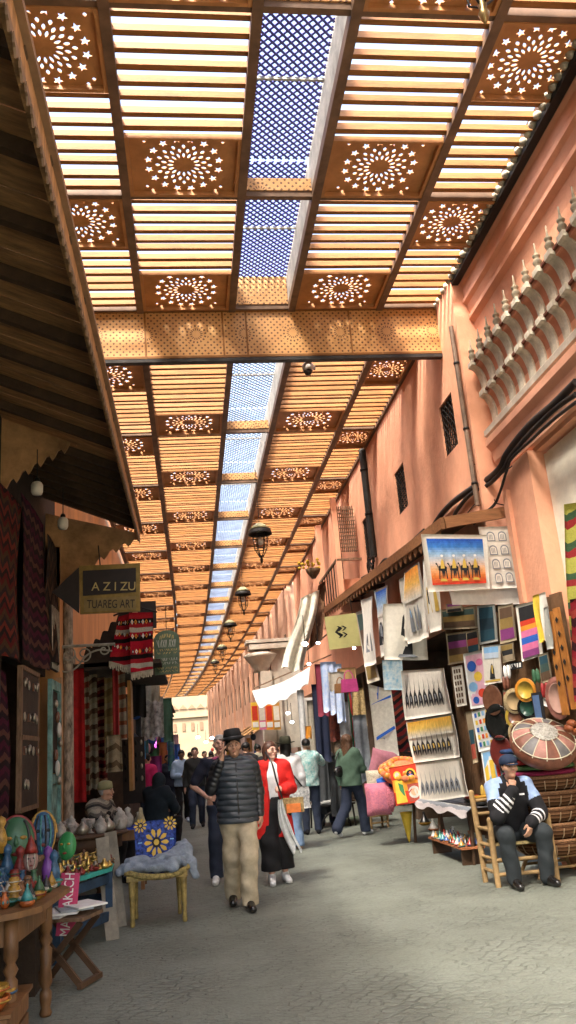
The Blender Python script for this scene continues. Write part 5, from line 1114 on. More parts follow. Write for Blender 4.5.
st = thing('basket_stand', 'rough pole stand under the wicker baskets at the right edge', 'stand', (bk.x, bk.y, 0))
for sx in (-1, 1):
    for sy in (-1, 1): m = MB(); m.tube([(sx*.20, sy*.18, .225), (sx*.30, sy*.26, 0)], .022, LOGW, 8); m.build('leg', st)
for sy in (-1, 1): m = MB(); m.tube([(-.26, sy*.22, .10), (.26, sy*.22, .10)], .015, LOGW, 7); m.build('rung', st)
m = MB(); m.lathe([(.30, .205), (.30, .222)], (0, 0, 0), LOGW, 16); m.build('top', st)
# the seated man's chair
ch = thing('pole_chair', 'rustic pole armchair with ladder sides under the man in the tracksuit', 'chair', (SX+.03, SY+.02, 0), -.12)
W2 = .31; yb, yf = .36, -.02
for (x, y, h) in ((-W2-.05, yb, .92), (W2, yb, .92), (-W2, yf, .66), (W2, yf, .66)):
    m = MB(); m.tube([(x, y, 0), (x*1.01, y+.01, h*.5), (x*1.0-.02*(h > .8), y+.05*(h > .8), h)], [.03, .034, .03], LOGW, 9); m.ell((x-.02*(h > .8), y+.05*(h > .8), h), .034, LOGW, 8, 6); m.build('post', ch)
for z in (.14, .27, .40, .56):
    for x in (-1, 1): m = MB(); m.tube([(x*W2-(.05 if x < 0 else 0), yb, z), (x*W2, yf, z)], .02, LOGW, 8); m.build('rung', ch)
for z in (.12, .26): m = MB(); m.tube([(-W2, yf, z), (W2, yf, z)], .02, LOGW, 8); m.build('rung', ch)
for z in (.2, .55, .7, .84): m = MB(); m.tube([(-W2-.04, yb, z), (W2, yb+.02, z)], .018, LOGW, 8); m.build('back_rung', ch)
m = MB(); m.sheet(lambda u, v: (-W2+.02+u*(2*W2-.04), yf+v*(yb-yf), .43-.03*math.sin(u*PI)*math.sin(v*PI)), 8, 6, M('rush_seat', (.40, .30, .13), .9, .4, 30, .5, 60, stretch=(1, 8, 1)), .03); m.build('rush_seat', ch)
# ---------------------------------------------------------------- table under the prints, tagines
dt = thing('trestle_table', 'low trestle table covered with a grey striped cloth under the caravan prints', 'table', (3.62, 12.2, 0))
m = MB(); m.box((0, 0, .64), (.50, 3.4, .03), WOODD); m.build('top', dt)
for x in (-.2, .2):
    for y in (-1.6, -.2, 1.2): m = MB(); m.tube([(x, y, .62), (x*1.2, y, 0)], .025, WOODD, 7); m.build('leg', dt)
m = MB(); m.sheet(lambda u, v: (-.30+.56*v if v > .12 else -.30-.01*math.sin(u*40), -1.75+3.5*u, .672-(.10+.03*math.sin(u*23))*(max(0, .12-v)/.12)), 50, 16, bands('grey_stripe_cloth', [(.5, .5, .48), (.35, .36, .36), (.55, .5, .5), (.25, .27, .3)], 5, 0), .006); tag(m.build('table_cloth', loc=(3.62, 12.2, 0)), 'grey striped cloth lying over the trestle table edge', 'tablecloth')
TER = M('terracotta', (.42, .15, .06), .7, .25, 8, .1, 60); CEG = [M('glaze_%s' % n, c, .3, .15, 10, spec=.6) for n, c in (('white', (.62, .60, .55)), ('green', (.08, .30, .20)), ('blue', (.05, .12, .40)), ('red', (.45, .05, .03)), ('amber', (.55, .28, .04)), ('teal', (.08, .30, .33)), ('black', (.02, .02, .02)))]
def tagine(loc, r, mats, label, grp):
    t = thing('tagine', label, 'tagine', loc, group=grp); m = MB(); m.lathe([(r*.6, 0), (r*.7, r*.1), (r, r*.35), (r*1.02, r*.42), (r*.9, r*.42)], (0, 0, 0), mats[0], 16); m.build('base_dish', t)
    m = MB(); m.lathe([(r*.88, r*.42), (r*.75, r*.6), (r*.38, r*1.2), (r*.16, r*1.65), (r*.14, r*1.75), (r*.22, r*1.85), (r*.15, r*1.98), (.001, r*2.0)], (0, 0, 0), mats[1], 16); m.build('lid', t)
low = thing('low_bench', 'low plank bench carrying small tagines in front of the trestle table', 'bench', (3.38, 11.3, 0))
m = MB(); m.box((0, 0, .20), (.30, 1.5, .025), TER); m.build('top', low)
for y in (-.65, .65): m = MB(); m.box((0, y, .092), (.26, .04, .184), WOODD); m.build('leg', low)
k = 0
for r_ in range(3):
    for c_ in range(9):
        k += 1; cc = CEG[(k*5+r_) % 7]; c2 = CEG[(k*3+1) % 7]
        tagine((3.27+r_*.10+rnd.uniform(-.01, .01), 10.66+c_*.155+rnd.uniform(-.02, .02), .214), rnd.uniform(.042, .055), (cc, c2), 'tiny glazed tagine among the rows on the low plank bench', 'tiny tagines on the low bench')
for i, (px, py, r, m0, m1, lb) in enumerate(((437, 832, .10, TER, CEG[0], 'terracotta tagine with white lid standing on the ground by the bench'), (447, 838, .10, TER, TER, 'plain terracotta tagine second along the bench foot'), (458, 843, .11, TER, CEG[0], 'terracotta tagine with white lid nearest the pole chair'), (476, 850, .12, TER, TER, 'largest plain terracotta tagine beside the pole chair'), (428, 826, .12, CEG[4], CEG[6], 'amber dish tagine with black lid at the far end of the bench'))):
    tagine(at(px, py, 2, 0)+Vector((.0, .2, 0)), r, (m0, m1), lb, 'tagines standing on the ground')
for i, (px, py, c, lb) in enumerate(((459, 806, 3, 'dark stacked bowls at the right end of the trestle table'), (470, 804, 4, 'amber bowl on the stacked bowls beside the pole chair'))):
    m = MB(); r = .11
    for q in range(3): m.lathe([(r*.4, q*.035), (r, q*.035+.05), (r*.95, q*.035+.05), (r*.35, q*.035+.012)], (0, 0, 0), CEG[6 if q < 2 else c], 14)
    tag(m.build('bowls', loc=(3.5+.05*i, 10.75-.22*i, .68)), lb, 'bowls')
# yellow cone, poufs, pillows at the end of the table
m = MB(); m.lathe([(.10, 0), (.09, -.05), (.02, -.42), (.005, -.45)], (0, 0, 0), YEL, 12); tag(m.build('felt_cone', loc=at(406, 812, 0, 3.3)), 'yellow felt cone hanging under the end of the trestle table', 'cone')
def cushion(name, label, cat, px, py, Y, w, h, d, mat, rot=(0, 0, 0), grp=None):
    m = MB(); n = 12; vs = []
    me = []
    for side in (1, -1):
        for j in range(n+1):
            for i in range(n+1):
                u, v = i/n*2-1, j/n*2-1; e = max(0, (1-u**4)*(1-v**4))**.5; k_ = 1-.06*(1-abs(u))*0
                me.append((u*w/2*(1-.06*(1-v*v)), side*d/2*e, v*h/2*(1-.06*(1-u*u))))
    W = (n+1)*(n+1); fs = [(j*(n+1)+i, j*(n+1)+i+1, (j+1)*(n+1)+i+1, (j+1)*(n+1)+i) for j in range(n) for i in range(n)]
    m.add(me[:W], [f[::-1] for f in fs], mat, smooth=True); m.add(me[W:], fs, mat, smooth=True)
    return tag(m.build(name, loc=at(px, py, 1, Y), rot=rot), label, cat, grp)
G5 = 'cushions heaped at the rug stall'
cushion('cushion', 'plain rose pink cushion leaning under the big cream rug', 'cushion', 383, 764, 13.9, .50, .46, .2, cl('rose_pink_wool', (.55, .22, .28)), (.2, .25, .3), G5)
cushion('cushion', 'shaggy cream cushion below the pink one', 'cushion', 379, 778, 13.5, .44, .26, .24, M('shaggy_cream_wool', (.60, .55, .42), .95, .3, 60, .8, 60), (0, 0, .1), G5)
cushion('cushion', 'pink tufted cushion low beside the colourful figures painting', 'cushion', 389, 798, 13.2, .28, .34, .2, M('tufted_pink', (.60, .18, .24), .95, .4, 40, .8, 60), (0, .5, .1), G5)
cushion('cushion', 'large pink woven floor sack standing on the little stool', 'cushion', 378, 799, 13.25, .40, .50, .32, M('pink_weave', (.58, .18, .22), .95, .45, 30, .6, 60, col2=(.35, .12, .2)), (0, 0, 0), G5)
cushion('cushion', 'cobalt blue cloth sack between the pink sacks', 'cushion', 387, 790, 13.4, .28, .46, .2, cl('cobalt_cloth', (.02, .10, .42)), (0, -.2, 0), G5)
m = MB()
for k_ in range(3):
    for a in range(22):
        t0 = 2*PI*a/22; R_ = .34-.07*k_; m.ell((R_*math.cos(t0), R_*math.sin(t0)*.9, .10+.05*k_), (.06, .04, .05), ORGL if (a+k_) % 2 else M('coral_wool', (.72, .22, .10), .9, .2, 20), 8, 6)
m.ell((0, 0, .05), (.34, .31, .17), MATS['coral_wool'], 18, 10)
tag(m.build('knitted_pouf', loc=at(403, 776, 1, 13.2), rot=(.4, 0, 0)), 'braided orange and coral pouf above the painting of two figures', 'pouf')
canvas('painting', 'colourful panel of two stylised figures in yellow, red and green leaning below the braided pouf', 'painting', Y4(12.9, (389, 768), (417, 763), (425, 801), (396, 806)), REDD, fill(.02, .02, .98, .98, [REDD, ORG, REDD], 3)+[(disc(.22, .22, .13, 12, .8), YEL), (disc(.22, .22, .08, 10, .9), CEG[0]), (((.1, .35), (.35, .35), (.42, .95), (.05, .95)), YEL), (((.2, .42), (.36, .5), (.38, .9), (.25, .9)), GRN), (disc(.68, .27, .2, 12, .9), YEL), (disc(.68, .27, .15, 12, .9), INK), (disc(.68, .3, .08, 10, .9), BLUE), (((.5, .5), (.9, .5), (.95, .95), (.5, .95)), col('brick_dye', (.4, .08, .05))), (disc(.7, .72, .2, 14, .8), CEG[0]), (disc(.7, .72, .12, 12, .8), col('pale_orange', (.7, .4, .25)))], .004, G3)
m = MB(); m.ell((0, 0, .2), (.14, .14, .42), MATS['shaggy_cream_wool'], 14, 12); tag(m.build('wool_roll', loc=at(386, 823, 2, 0)+Vector((.05, .3, .2))), 'upright roll of cream wool beside the painting of two figures', 'roll')
sq = thing('stool', 'small rough pole stool under the large pink sack', 'stool', at(377, 829, 2, 0)+Vector((.05, .2, 0)), .2)
m = MB(); m.box((0, 0, .36), (.42, .34, .05), cl('red_cushion_top', (.5, .06, .04))); m.build('seat', sq)
for sx in (-1, 1):
    for sy in (-1, 1): m = MB(); m.tube([(sx*.17, sy*.13, 0), (sx*.17, sy*.13, .34)], .022, LOGW, 7); m.build('leg', sq)
for z in (.1, .22): m = MB(); m.tube([(-.17, -.13, z), (.17, -.13, z)], .016, LOGW, 6); m.build('rung', sq)
# big rugs
c4 = Y4(13.9, (368, 684), (391, 690), (399, 756), (375, 750))
canvas('rug', 'large cream rug with thin blue diagonal lines hanging in the rug stall', 'rug', c4, M('cream_wool', (.62, .60, .52), .95, .12, 20, .4, 90), [(((.05, .32), (.09, .30), (.95, .12), (.95, .08)), BLUE), (((.35, .1), (.39, .1), (.47, .8), (.43, .8)), BLUE), (((.1, .85), (.1, .80), (.95, .55), (.98, .59)), BLUE), (((.42, .0), (.46, .0), (.38, .2), (.34, .2)), BLUE)], .02, 'rugs hung in the rug stall')
canvas('rug', 'dark red and black patterned rug hanging beside the cream one', 'rug', Y4(14.3, (390, 686), (412, 684), (418, 752), (398, 752)), bands('dark_red_rug', [(.20, .02, .02), (.02, .015, .015), (.28, .05, .03), (.05, .03, .03)], 4, 2, zig=.8), (), .02, 'rugs hung in the rug stall')
canvas('rug', 'near black rug hanging at the back of the rug stall', 'rug', Y4(14.9, (396, 672), (425, 672), (428, 770), (400, 770)), bands('black_rug', [(.03, .02, .02), (.10, .03, .02), (.02, .015, .015), (.06, .03, .02)], 3, 2, zig=.5), (), .02, 'rugs hung in the rug stall')

# smaller things filling the display wall
DM = [MATS['umber_paint'], MATS['ochre_paint'], MATS['plum_dye'], MATS['dark_green_paint'], INK, col('brick_dye', (.4, .08, .05)), MATS['teal_paint'], MATS['tan_border']]
for i, (a, b, c, d, lb) in enumerate((((498, 606), (513, 603), (517, 640), (501, 644), 'dark umber and plum painting between the teal one and the confetti one'), ((500, 645), (513, 642), (515, 660), (503, 663), 'small brick red painting above the orange ringed plate'), ((446, 604), (462, 602), (463, 611), (447, 613), 'small slip of brown cloth under the awning shade'), ((506, 664), (522, 661), (523, 668), (507, 671), 'row of pale combs on a short dark board'), ((466, 632), (478, 629), (480, 652), (468, 655), 'small ochre painting overlapping the blurred market scene'), ((503, 690), (508, 689), (512, 722), (507, 724), 'thin dark strip painting beside the oval platter'), ((538, 655), (548, 652), (552, 680), (542, 684), 'small dark green painting left of the carved slats'), ((466, 712), (472, 711), (478, 762), (473, 764), 'narrow framed strip beside the grid of doors'))):
    m1, m2, m3 = DM[i % 8], DM[(i*3+1) % 8], DM[(i*5+2) % 8]
    canvas('painting', lb, 'painting', dq(.06+.004*i, a, b, c, d), DM[7] if i != 3 else INK, fill(.08, .08, .92, .92, [m1, m2, m3] if i != 3 else [INK])+([(((.05+k*.16, .2), (.15+k*.16, .2), (.15+k*.16, .8), (.05+k*.16, .8)), WHD) for k in range(6)] if i == 3 else []), .006, G3)
for i, (px, py, mt, lb) in enumerate(((506, 683, LBR, 'pair of brown leather slippers hung by the oval platter'), (536, 676, M('green_leather', (.05, .14, .07), .5), 'pair of green leather slippers under the small green painting'), (545, 690, M('red_leather', (.35, .03, .03), .5), 'pair of red leather slippers beside the carved slats'), (541, 742, BEI, 'pair of straw slippers above the pouf'), (484, 792, M('yellow_leather', (.5, .34, .06), .5), 'pair of yellow leather slippers low behind the pole chair'), (507, 672, WHD, 'pair of white slippers under the row of combs'))):
    m = MB()
    for s_ in (-1, 1): m.ell(Dd*(.035*s_), (.028, .028, .085), mt, 8, 7)
    tag(m.build('slippers', loc=onD(px, py, .11)), lb, 'slippers', 'leather slippers hung on the display wall')
for i, (c4_, mt, lb) in enumerate(((Y4(8.3, (563, 505), (590, 500), (596, 640), (572, 640)), bands('lime_red_stripe', [(.42, .40, .08), (.42, .40, .08), (.30, .03, .03), (.05, .10, .05)], 3, 2, zig=.5), 'lime and red striped cloth hanging against the cream panel at the right edge'), (Y4(8.1, (569, 600), (592, 596), (600, 700), (574, 702)), bands('deep_red_cloth', [(.28, .02, .03), (.05, .015, .02), (.34, .05, .04)], 4, 2, zig=.8), 'deep red patterned cloth below the lime striped one at the right edge'))):
    canvas('hanging_cloth', lb, 'cloth', c4_, mt, (), .04)
# ---------------------------------------------------------------- hanging street lanterns, camera
def lantern(loc, label, r=.26):
    t = thing('street_lantern', label, 'lantern', loc, group='lanterns hung from the canopy')
    m = MB(); m.lathe([(.03, .30), (.06, .27), (r*.5, .22), (r*.9, .13), (r, .05), (r, .03), (r*.95, .03), (r*.85, .12), (r*.45, .20), (.02, .25)], (0, 0, 0), IRON, 18); m.build('hood', t)
    m = MB(); m.lathe([(r*.93, .135), (r*.55, .225), (.07, .28), (.05, .27), (r*.52, .215), (r*.90, .128)], (0, 0, .012), M('brass_green_patina', (.42, .40, .22), .5, .3, 10), 18); m.build('hood_cap', t)
    for k in range(6): a = 2*PI*k/6; m = MB(); m.tube([(r*.62*math.cos(a), r*.62*math.sin(a), .04), (r*.5*math.cos(a), r*.5*math.sin(a), -.30), (r*.15*math.cos(a), r*.15*math.sin(a), -.48)], .011, IRON, 5); m.build('cage_bar', t)
    for z, q in ((-.05, .6), (-.30, .5)): m = MB(); m.tube([(r*q*math.cos(2*PI*k/18), r*q*math.sin(2*PI*k/18), z) for k in range(19)], .011, IRON, 5, False); m.build('cage_ring', t)
    m = MB(); m.lathe([(.02, -.62), (.035, -.55), (.02, -.48), (.05, -.45), (.001, -.44)], (0, 0, 0), IRON, 10); m.build('finial', t)
    m = MB(); m.tube([(0, 0, .28), (0, 0, H2-loc[2]-.05)], .008, IRON, 5); m.build('chain', t)
    m = MB(); m.ell((0, 0, -.12), (.07, .07, .10), M('lamp_glass', (.7, .68, .6), .2, .05), 10, 8); m.build('glass', t)
for i, (px, py, Y, lb) in enumerate(((260, 536, 17.5, 'largest black iron lantern hanging by the blue strip, nearest the camera'), (243, 596, 26, 'second black iron lantern along the street'), (230, 627, 34, 'third hanging lantern, small and pale topped'), (222, 650, 43, 'fourth hanging lantern far down the street'), (215, 664, 52, 'fifth and farthest tiny hanging lantern'))):
    lantern(tuple(at(px, py, 1, Y)), lb, .27 if i < 2 else .3)
t = thing('security_camera', 'small white dome camera hanging below the lower canopy just past the perforated board', 'camera', at(308, 370, 1, 12.3))
WPL = M('white_plastic', (.62, .60, .55), .4, .1, 8)
m = MB(); m.lathe([(.09, .10), (.10, .06), (.09, .0), (.08, -.01)], (0, 0, 0), WPL, 14); m.build('housing', t); m = MB(); m.ell((0, 0, -.02), (.075, .075, .08), M('smoked_dome', (.03, .03, .03), .1, 0), 12, 8); m.build('dome', t)
m = MB(); m.box((-.02, .02, .22), (.05, .06, .26), WPL); m.box((.08, .02, .05), (.10, .05, .07), WPL); m.build('bracket', t)
t = thing('ceiling_lantern', 'brass lantern foot hanging at the top edge of the picture', 'lantern', at(484, 14, 1, 5.2))
m = MB(); m.lathe([(.01, -.10), (.035, -.05), (.05, 0), (.03, .05), (.04, .10), (.02, .2)], (0, 0, 0), M('aged_brass', (.45, .33, .15), .35, .3, 10, metal=.7), 12); m.build('finial', t)
for k in range(4): a = 2*PI*k/4+.4; m = MB(); m.tube([(.03*math.cos(a), .03*math.sin(a), .10), (.14*math.cos(a), .14*math.sin(a), .22), (.16*math.cos(a), .16*math.sin(a), .55)], .012, IRON, 5); m.build('cage_bar', t)
m = MB(); m.tube([(0, 0, .2), (0, 0, .66)], .012, IRON, 5); m.build('chain', t)
# ---------------------------------------------------------------- right side beyond the canvas stall
SIGY = M('pale_yellow_sign', (.58, .54, .22), .6, .08, 5)
c4 = Y4(13.4, (326, 618), (357, 614), (359, 645), (329, 651)); o = c4[0].lerp(c4[2], .5)
sg = thing('hanging_sign', 'square yellow sign with black chevron arrows hung under the awning board', 'sign', o)
T = frame((0, 0, 0), c4[1]-c4[0], c4[0]-c4[3]); w_ = (c4[1]-c4[0]).length; h_ = (c4[0]-c4[3]).length
m = MB(); m.prism([(-w_/2, -h_/2), (w_/2, -h_/2), (w_/2, h_/2), (-w_/2, h_/2)], T, .03, SIGY); m.build('board', sg)
Tf = T @ Matrix.Translation((0, 0, .032 if T.col[2].y < 0 else -.004))
def chev(cx, cy, dr): s_ = .055; return [(cx, cy), (cx-dr*s_, cy+s_), (cx-dr*(s_+.035), cy+s_), (cx-dr*.035, cy), (cx-dr*(s_+.035), cy-s_), (cx-dr*s_, cy-s_)]
for cx, cy, dr, sc_ in ((-.135, 0, -1, 1.3), (.0, .05, 1, 1), (.075, .05, 1, 1), (.0, -.06, 1, 1), (.075, -.06, 1, 1)):
    m = MB(); m.prism([((x-cx)*(1 if sc_ == 1 else 1.4)+cx, (y-cy)*(.75 if sc_ == 1 else 1.4)+cy) for x, y in chev(cx, cy, dr)], Tf, .003, INK); m.build('arrow_mark', sg)
m = MB(); m.bar(T @ Vector((w_*.4, h_/2, .015)), T @ Vector((w_*.4, h_/2+.25, .015)), .01, .01, IRON); m.build('hook', sg)
# rugs from the balcony, white awning
c4 = Y4(18.6, (314, 588), (319, 592), (303, 674), (283, 668))
R_ = Y4(18.3, (301, 598), (319, 590), (304, 672), (282, 668)); CFW = M('cream_flatweave', (.78, .74, .62), .95, .15, 12, .4, 70)
m = MB(); m.sheet(lambda u, v: R_[0].lerp(R_[1], u).lerp(R_[3].lerp(R_[2], u), v)-R_[0]+Vector((.03*math.sin(v*6), .09*math.sin(u*13+v*1.5)*(.4+.6*v), .04*math.sin(u*9)*v)), 34, 16, CFW, .012, lambda u, v: INK if abs(u-.12-.02*math.sin(v*20)) < .02 or abs(u-.52) < .025 or abs(u-.93) < .02 else CFW); tag(m.build('rug', loc=R_[0]), 'long cream rug with thin black border stripes hanging from the balcony', 'rug', 'rugs hung from the balcony')
canvas('rug', 'brown fringed rug hanging from the balcony beside the cream one', 'rug', Y4(18.5, (318, 586), (326, 580), (322, 640), (308, 650)), bands('brown_shag', [(.16, .08, .05), (.26, .14, .08), (.10, .05, .03)], 5, 0, wob=1.5), (), .05, 'rugs hung from the balcony')
A_ = [at(252, 691, 1, 22.6), at(310, 667, 1, 22.6), at(308, 684, 1, 20.6), at(259, 708, 1, 21.2)]
m = MB(); m.sheet(lambda u, v: A_[0].lerp(A_[1], u).lerp(A_[3].lerp(A_[2], u), v)-A_[0]+Vector((0, .03*math.sin(u*30), -.10*math.sin(u*PI)-.05*math.sin(v*PI)+.03*math.sin(u*26+v*3)*v)), 40, 8, M('white_tarpaulin', (.76, .76, .74), .8, .12, 6, .3, 20), .012); tag(m.build('awning', loc=A_[0]), 'torn white canvas awning slanting out over the right hand stalls', 'awning')
for i, (p0, p1, lb) in enumerate(((at(254, 688, 1, 22.5), Vector((3.95, 22.8, 4.0)), 'thin pole carrying the outer edge of the white awning'), (at(283, 668, 1, 18.8), Vector((3.9, 18.8, 4.5)), 'thin pole stretched from the cream rug to the wall'))):
    m = MB(); m.tube([(0, 0, 0), p1-p0], .02, OLDW, 6); tag(m.build('pole', loc=p0), lb, 'pole')
t = thing('flower_basket', 'basket of yellow dried flowers hung by the balcony', 'flowers', at(313, 570, 1, 18.3))
FLY = M('dried_yellow_flower', (.62, .38, .04), .9, .3, 20); r2 = random.Random(3)
m = MB(); m.lathe([(.05, -.2), (.16, -.05), (.18, .02), (.14, .02)], (0, 0, 0), OLDW, 10); m.build('basket', t)
for k in range(26): m = MB(); a = r2.uniform(0, 6.28); q = r2.uniform(0, .30); m.ell((q*math.cos(a)-.1, q*math.sin(a), r2.uniform(-.02, .22)), r2.uniform(.025, .045), FLY, 6, 5); m.build('bloom', t)
# small bright shop lamps
LED = M('cold_lamp', (.75, .85, 1.), .3, 0, emit=9.); WARM = M('warm_lamp', (1., .72, .38), .3, 0, emit=9.)
for i, (px, py, Y, r, mm, lb) in enumerate(((305, 644, 15.6, .055, LED, 'bright cold white lamp under the awning left of the yellow sign'), (318, 643, 15.9, .035, LED, 'smaller cold lamp touching the bright one under the awning'), (354, 648, 14.4, .03, LED, 'small cold lamp behind the yellow sign'), (309, 664, 17, .035, LED, 'small cold lamp over the blue scarves'), (288, 713, 24, .055, LED, 'round white lamp inside the gateway shop'), (292, 722, 24.5, .05, LED, 'blue white lamp just below the round one in the gateway shop'), (198, 737, 40, .09, LED, 'tiny far lamp under the tan awnings, left one'), (206, 742, 42, .09, LED, 'tiny far lamp under the tan awnings, low middle one'), (212, 738, 44, .09, LED, 'tiny far lamp under the tan awnings, right one'), (97, 694, 14.8, .035, WARM, 'small warm bulb glowing among the hanging carpets on the left'), (153, 742, 24, .08, LED, 'pale blue lamp among the far left stalls'), (167, 771, 30, .05, WARM, 'tiny warm lamp far behind the seated trader'))):
    t = thing('lamp', lb, 'lamp', at(px, py, 1, Y), group='small shop lamps'); m = MB(); m.ell((0, 0, 0), (r, r, r*.7), mm, 12, 8); m.build('bulb', t); m = MB(); m.lathe([(r*.5, r*.6), (r*.4, r*1.2), (.01, r*1.3)], (0, 0, 0), IRON, 8); m.tube([(0, 0, r), (0, 0, r+.5)], .008, IRON, 4); m.build('socket', t)
# hanging clothes, scarves and bags between x 315 and 365
def garment(px, py, Y, w, h, mat, label, name='hanging_cloth', cat='cloth', grp='clothes and scarves hung at the right hand stalls', rz=0., taper=0., sway=.0):
    m = MB(); m.sheet(lambda u, v: ((u-.5)*w*(1-taper*(1-v))+sway*v, .035*math.sin(u*w*40+v*2)*(.3+v), -h*v-.02*math.sin(u*9)*v), max(8, int(w*40)), 10, mat, .006)
    return tag(m.build(name, loc=at(px, py, 1, Y), rot=(0, 0, rz)), label, cat, grp)
for a in ((320, 664, 16.2, .22, 1.0, cl('burgundy_scarf', (.18, .02, .04)), 'burgundy scarf left of the pale blue ones'), (325, 662, 16.0, .20, .95, M('pale_blue_scarf', (.30, .42, .70), .9, .3, 18, col2=(.55, .6, .7)), 'first pale blue patterned scarf on the rail'), (331, 662, 16.0, .18, 1.0, M('blue_white_scarf', (.24, .34, .60), .9, .3, 25, col2=(.62, .64, .7)), 'second, whiter blue scarf on the rail'), (337, 664, 15.9, .16, 1.1, M('pale_blue_scarf', ()), 'third blue scarf with ragged end'), (318, 684, 16.6, .28, 1.5, cl('midnight_cloth', (.01, .015, .04)), 'long midnight blue cloth slanting under the scarves'),
          (334, 694, 16.5, .28, .9, M('rust_pattern', (.30, .07, .04), .9, .5, 14, col2=(.08, .03, .03)), 'rust patterned shawl in the middle of the clothes'), (343, 702, 16.2, .22, 1.15, cl('grey_white_shirt', (.45, .45, .46)), 'grey white shirt hanging straight'), (350, 690, 16.3, .16, 1.2, bands('rainbow_woven', [(.5, .05, .04), (.05, .1, .35), (.5, .3, .05), (.3, .05, .2), (.05, .2, .1)], 6, 0), 'rainbow woven belt cloth'), (357, 688, 15.7, .24, .7, M('rope_tan', (.42, .30, .14), .9, .4, 30), 'stack of tan straw hats hanging as a bundle'), (359, 715, 15.5, .26, 1.2, cl('dove_grey_cloth', (.30, .33, .37)), 'dove grey dress behind the woman in green'),
          (300, 690, 19.5, .16, 2.0, cl('white_curtain', (.55, .55, .55)), 'pale narrow curtain strip left of the scarves'), (314, 700, 19.5, .36, 1.9, cl('beige_curtain', (.40, .36, .29)), 'beige curtain hanging behind the turquoise shirt'), (308, 726, 17.5, .12, .25, ORGL, 'small orange pouch hanging over the turquoise shirt'), (327, 756, 17.2, .40, 1.1, cl('charcoal_robe', (.05, .055, .06)), 'charcoal robe on the rack beside the turquoise shirt'), (334, 762, 16.8, .26, 1.0, cl('charcoal_robe', ()), 'second charcoal robe on the rack'),
          (345, 740, 17.3, .5, 1.2, M('patch_goods', (.38, .28, .18), .9, .5, 9, col2=(.08, .06, .06)), 'patchwork bundle hung behind the woman in green'), (312, 752, 19, .16, .5, cl('red_pouch', (.5, .03, .03)), 'red cloth strip by the charcoal robes')):
    garment(*a[:7], )
def handbag(px, py, Y, w, mat, label):
    t = thing('handbag', label, 'bag', at(px, py, 1, Y), .1, 'bags hung under the yellow sign'); m = MB(); m.prism([(-w/2, 0), (w/2, 0), (w*.44, w*.75), (-w*.44, w*.75)], Matrix(((1, 0, 0, 0), (0, 0, 1, -.05), (0, 1, 0, 0), (0, 0, 0, 1))), .10, mat); m.build('body', t)
    m = MB(); m.tube([(w*.28*math.cos(a*PI/10), 0, w*.75+w*.5*math.sin(a*PI/10)) for a in range(11)], .010, mat, 6); m.build('handle', t)
handbag(350, 692, 14.6, .30, cl('magenta_bag', (.55, .06, .24)), 'magenta straw handbag hanging under the yellow sign'); handbag(341, 693, 14.8, .22, cl('tan_bag', (.35, .18, .07)), 'tan leather handbag left of the magenta one')
for i, (px, py, c, lb) in enumerate(((337, 672, (.55, .50, .42), 'cream fringed cloth bag under the lamp'), (346, 668, (.45, .28, .12), 'ginger tasselled cloth bag beside the cream one'))):
    m = MB(); m.sheet(lambda u, v: ((u-.5)*.34, .03*math.sin(u*8), -.30*v-.05*abs(math.sin(u*12))*v), 14, 6, cl('bag_cloth_%d' % i if 0 else ('cream_bag_cloth', 'ginger_bag_cloth')[i], c), .03); tag(m.build('cloth_bag', loc=at(px, py, 1, 15.0)), lb, 'bag')
# goods on the bench behind the woman in green
t = thing('goods_bench', 'low iron bench with newspapers behind the woman in green', 'bench', at(336, 828, 2, 0)+Vector((0, .3, 0)), .15)
m = MB(); m.box((0, 0, .42), (.85, .45, .03), IRON); m.build('top', t)
for sx in (-1, 1):
    for sy in (-1, 1): m = MB(); m.tube([(sx*.38, sy*.18, .41), (sx*.40, sy*.2, 0)], .02, IRON, 6); m.build('leg', t)
m = MB(); m.tube([(.30*math.cos(a*PI/10), -.2, .30*math.sin(a*PI/10)) for a in range(11)], .018, IRON, 6); m.build('arched_brace', t)
bl = at(336, 828, 2, 0)+Vector((0, .3, 0))
for i in range(4):
    m = MB(); m.box((0, 0, 0), (.36, .26, .018), M('newsprint', (.50, .50, .48), .9, .3, 25), rot=(.02, .02, .3*i)); tag(m.build('newspaper', loc=bl+Vector((-.22+.13*i, -.05, .452+.02*i))), ('newspaper lowest on the iron bench', 'newspaper overlapping the lowest one', 'newspaper third in the fan', 'topmost newspaper of the fan')[i], 'newspaper')
TOYC = [((.55, .50, .40), 'cream'), ((.55, .05, .04), 'red'), ((.35, .22, .12), 'brown'), ((.60, .35, .10), 'amber'), ((.50, .48, .46), 'grey'), ((.60, .20, .16), 'coral')]
for i in range(14):
    px, py = 322+(i % 5)*6.2+r2.uniform(-1, 1), 768+(i//5)*13+r2.uniform(-2, 2); c, nm = TOYC[i % 6]
    m = MB(); r = r2.uniform(.09, .14); m.ell((0, 0, 0), (r, r*.8, r*1.1), cl('felt_%s' % nm, c), 12, 8); m.ell((.02, -.02, r*1.25), (r*.55, r*.5, r*.5), cl('felt_%s' % nm, c), 10, 7)
    for s_ in (-1, 1): m.ell((s_*r*.4, 0, r*1.65), (r*.18, r*.12, r*.28), cl('felt_%s' % nm, c), 6, 5)
    tag(m.build('felt_toy', loc=at(px, py, 1, 17.6)), '%s felt toy, number %s along shelf row %s' % (nm, ('one', 'two', 'three', 'four', 'five')[i % 5], ('top', 'middle', 'bottom')[i//5]), 'toy', 'felt toys heaped on the shelves')
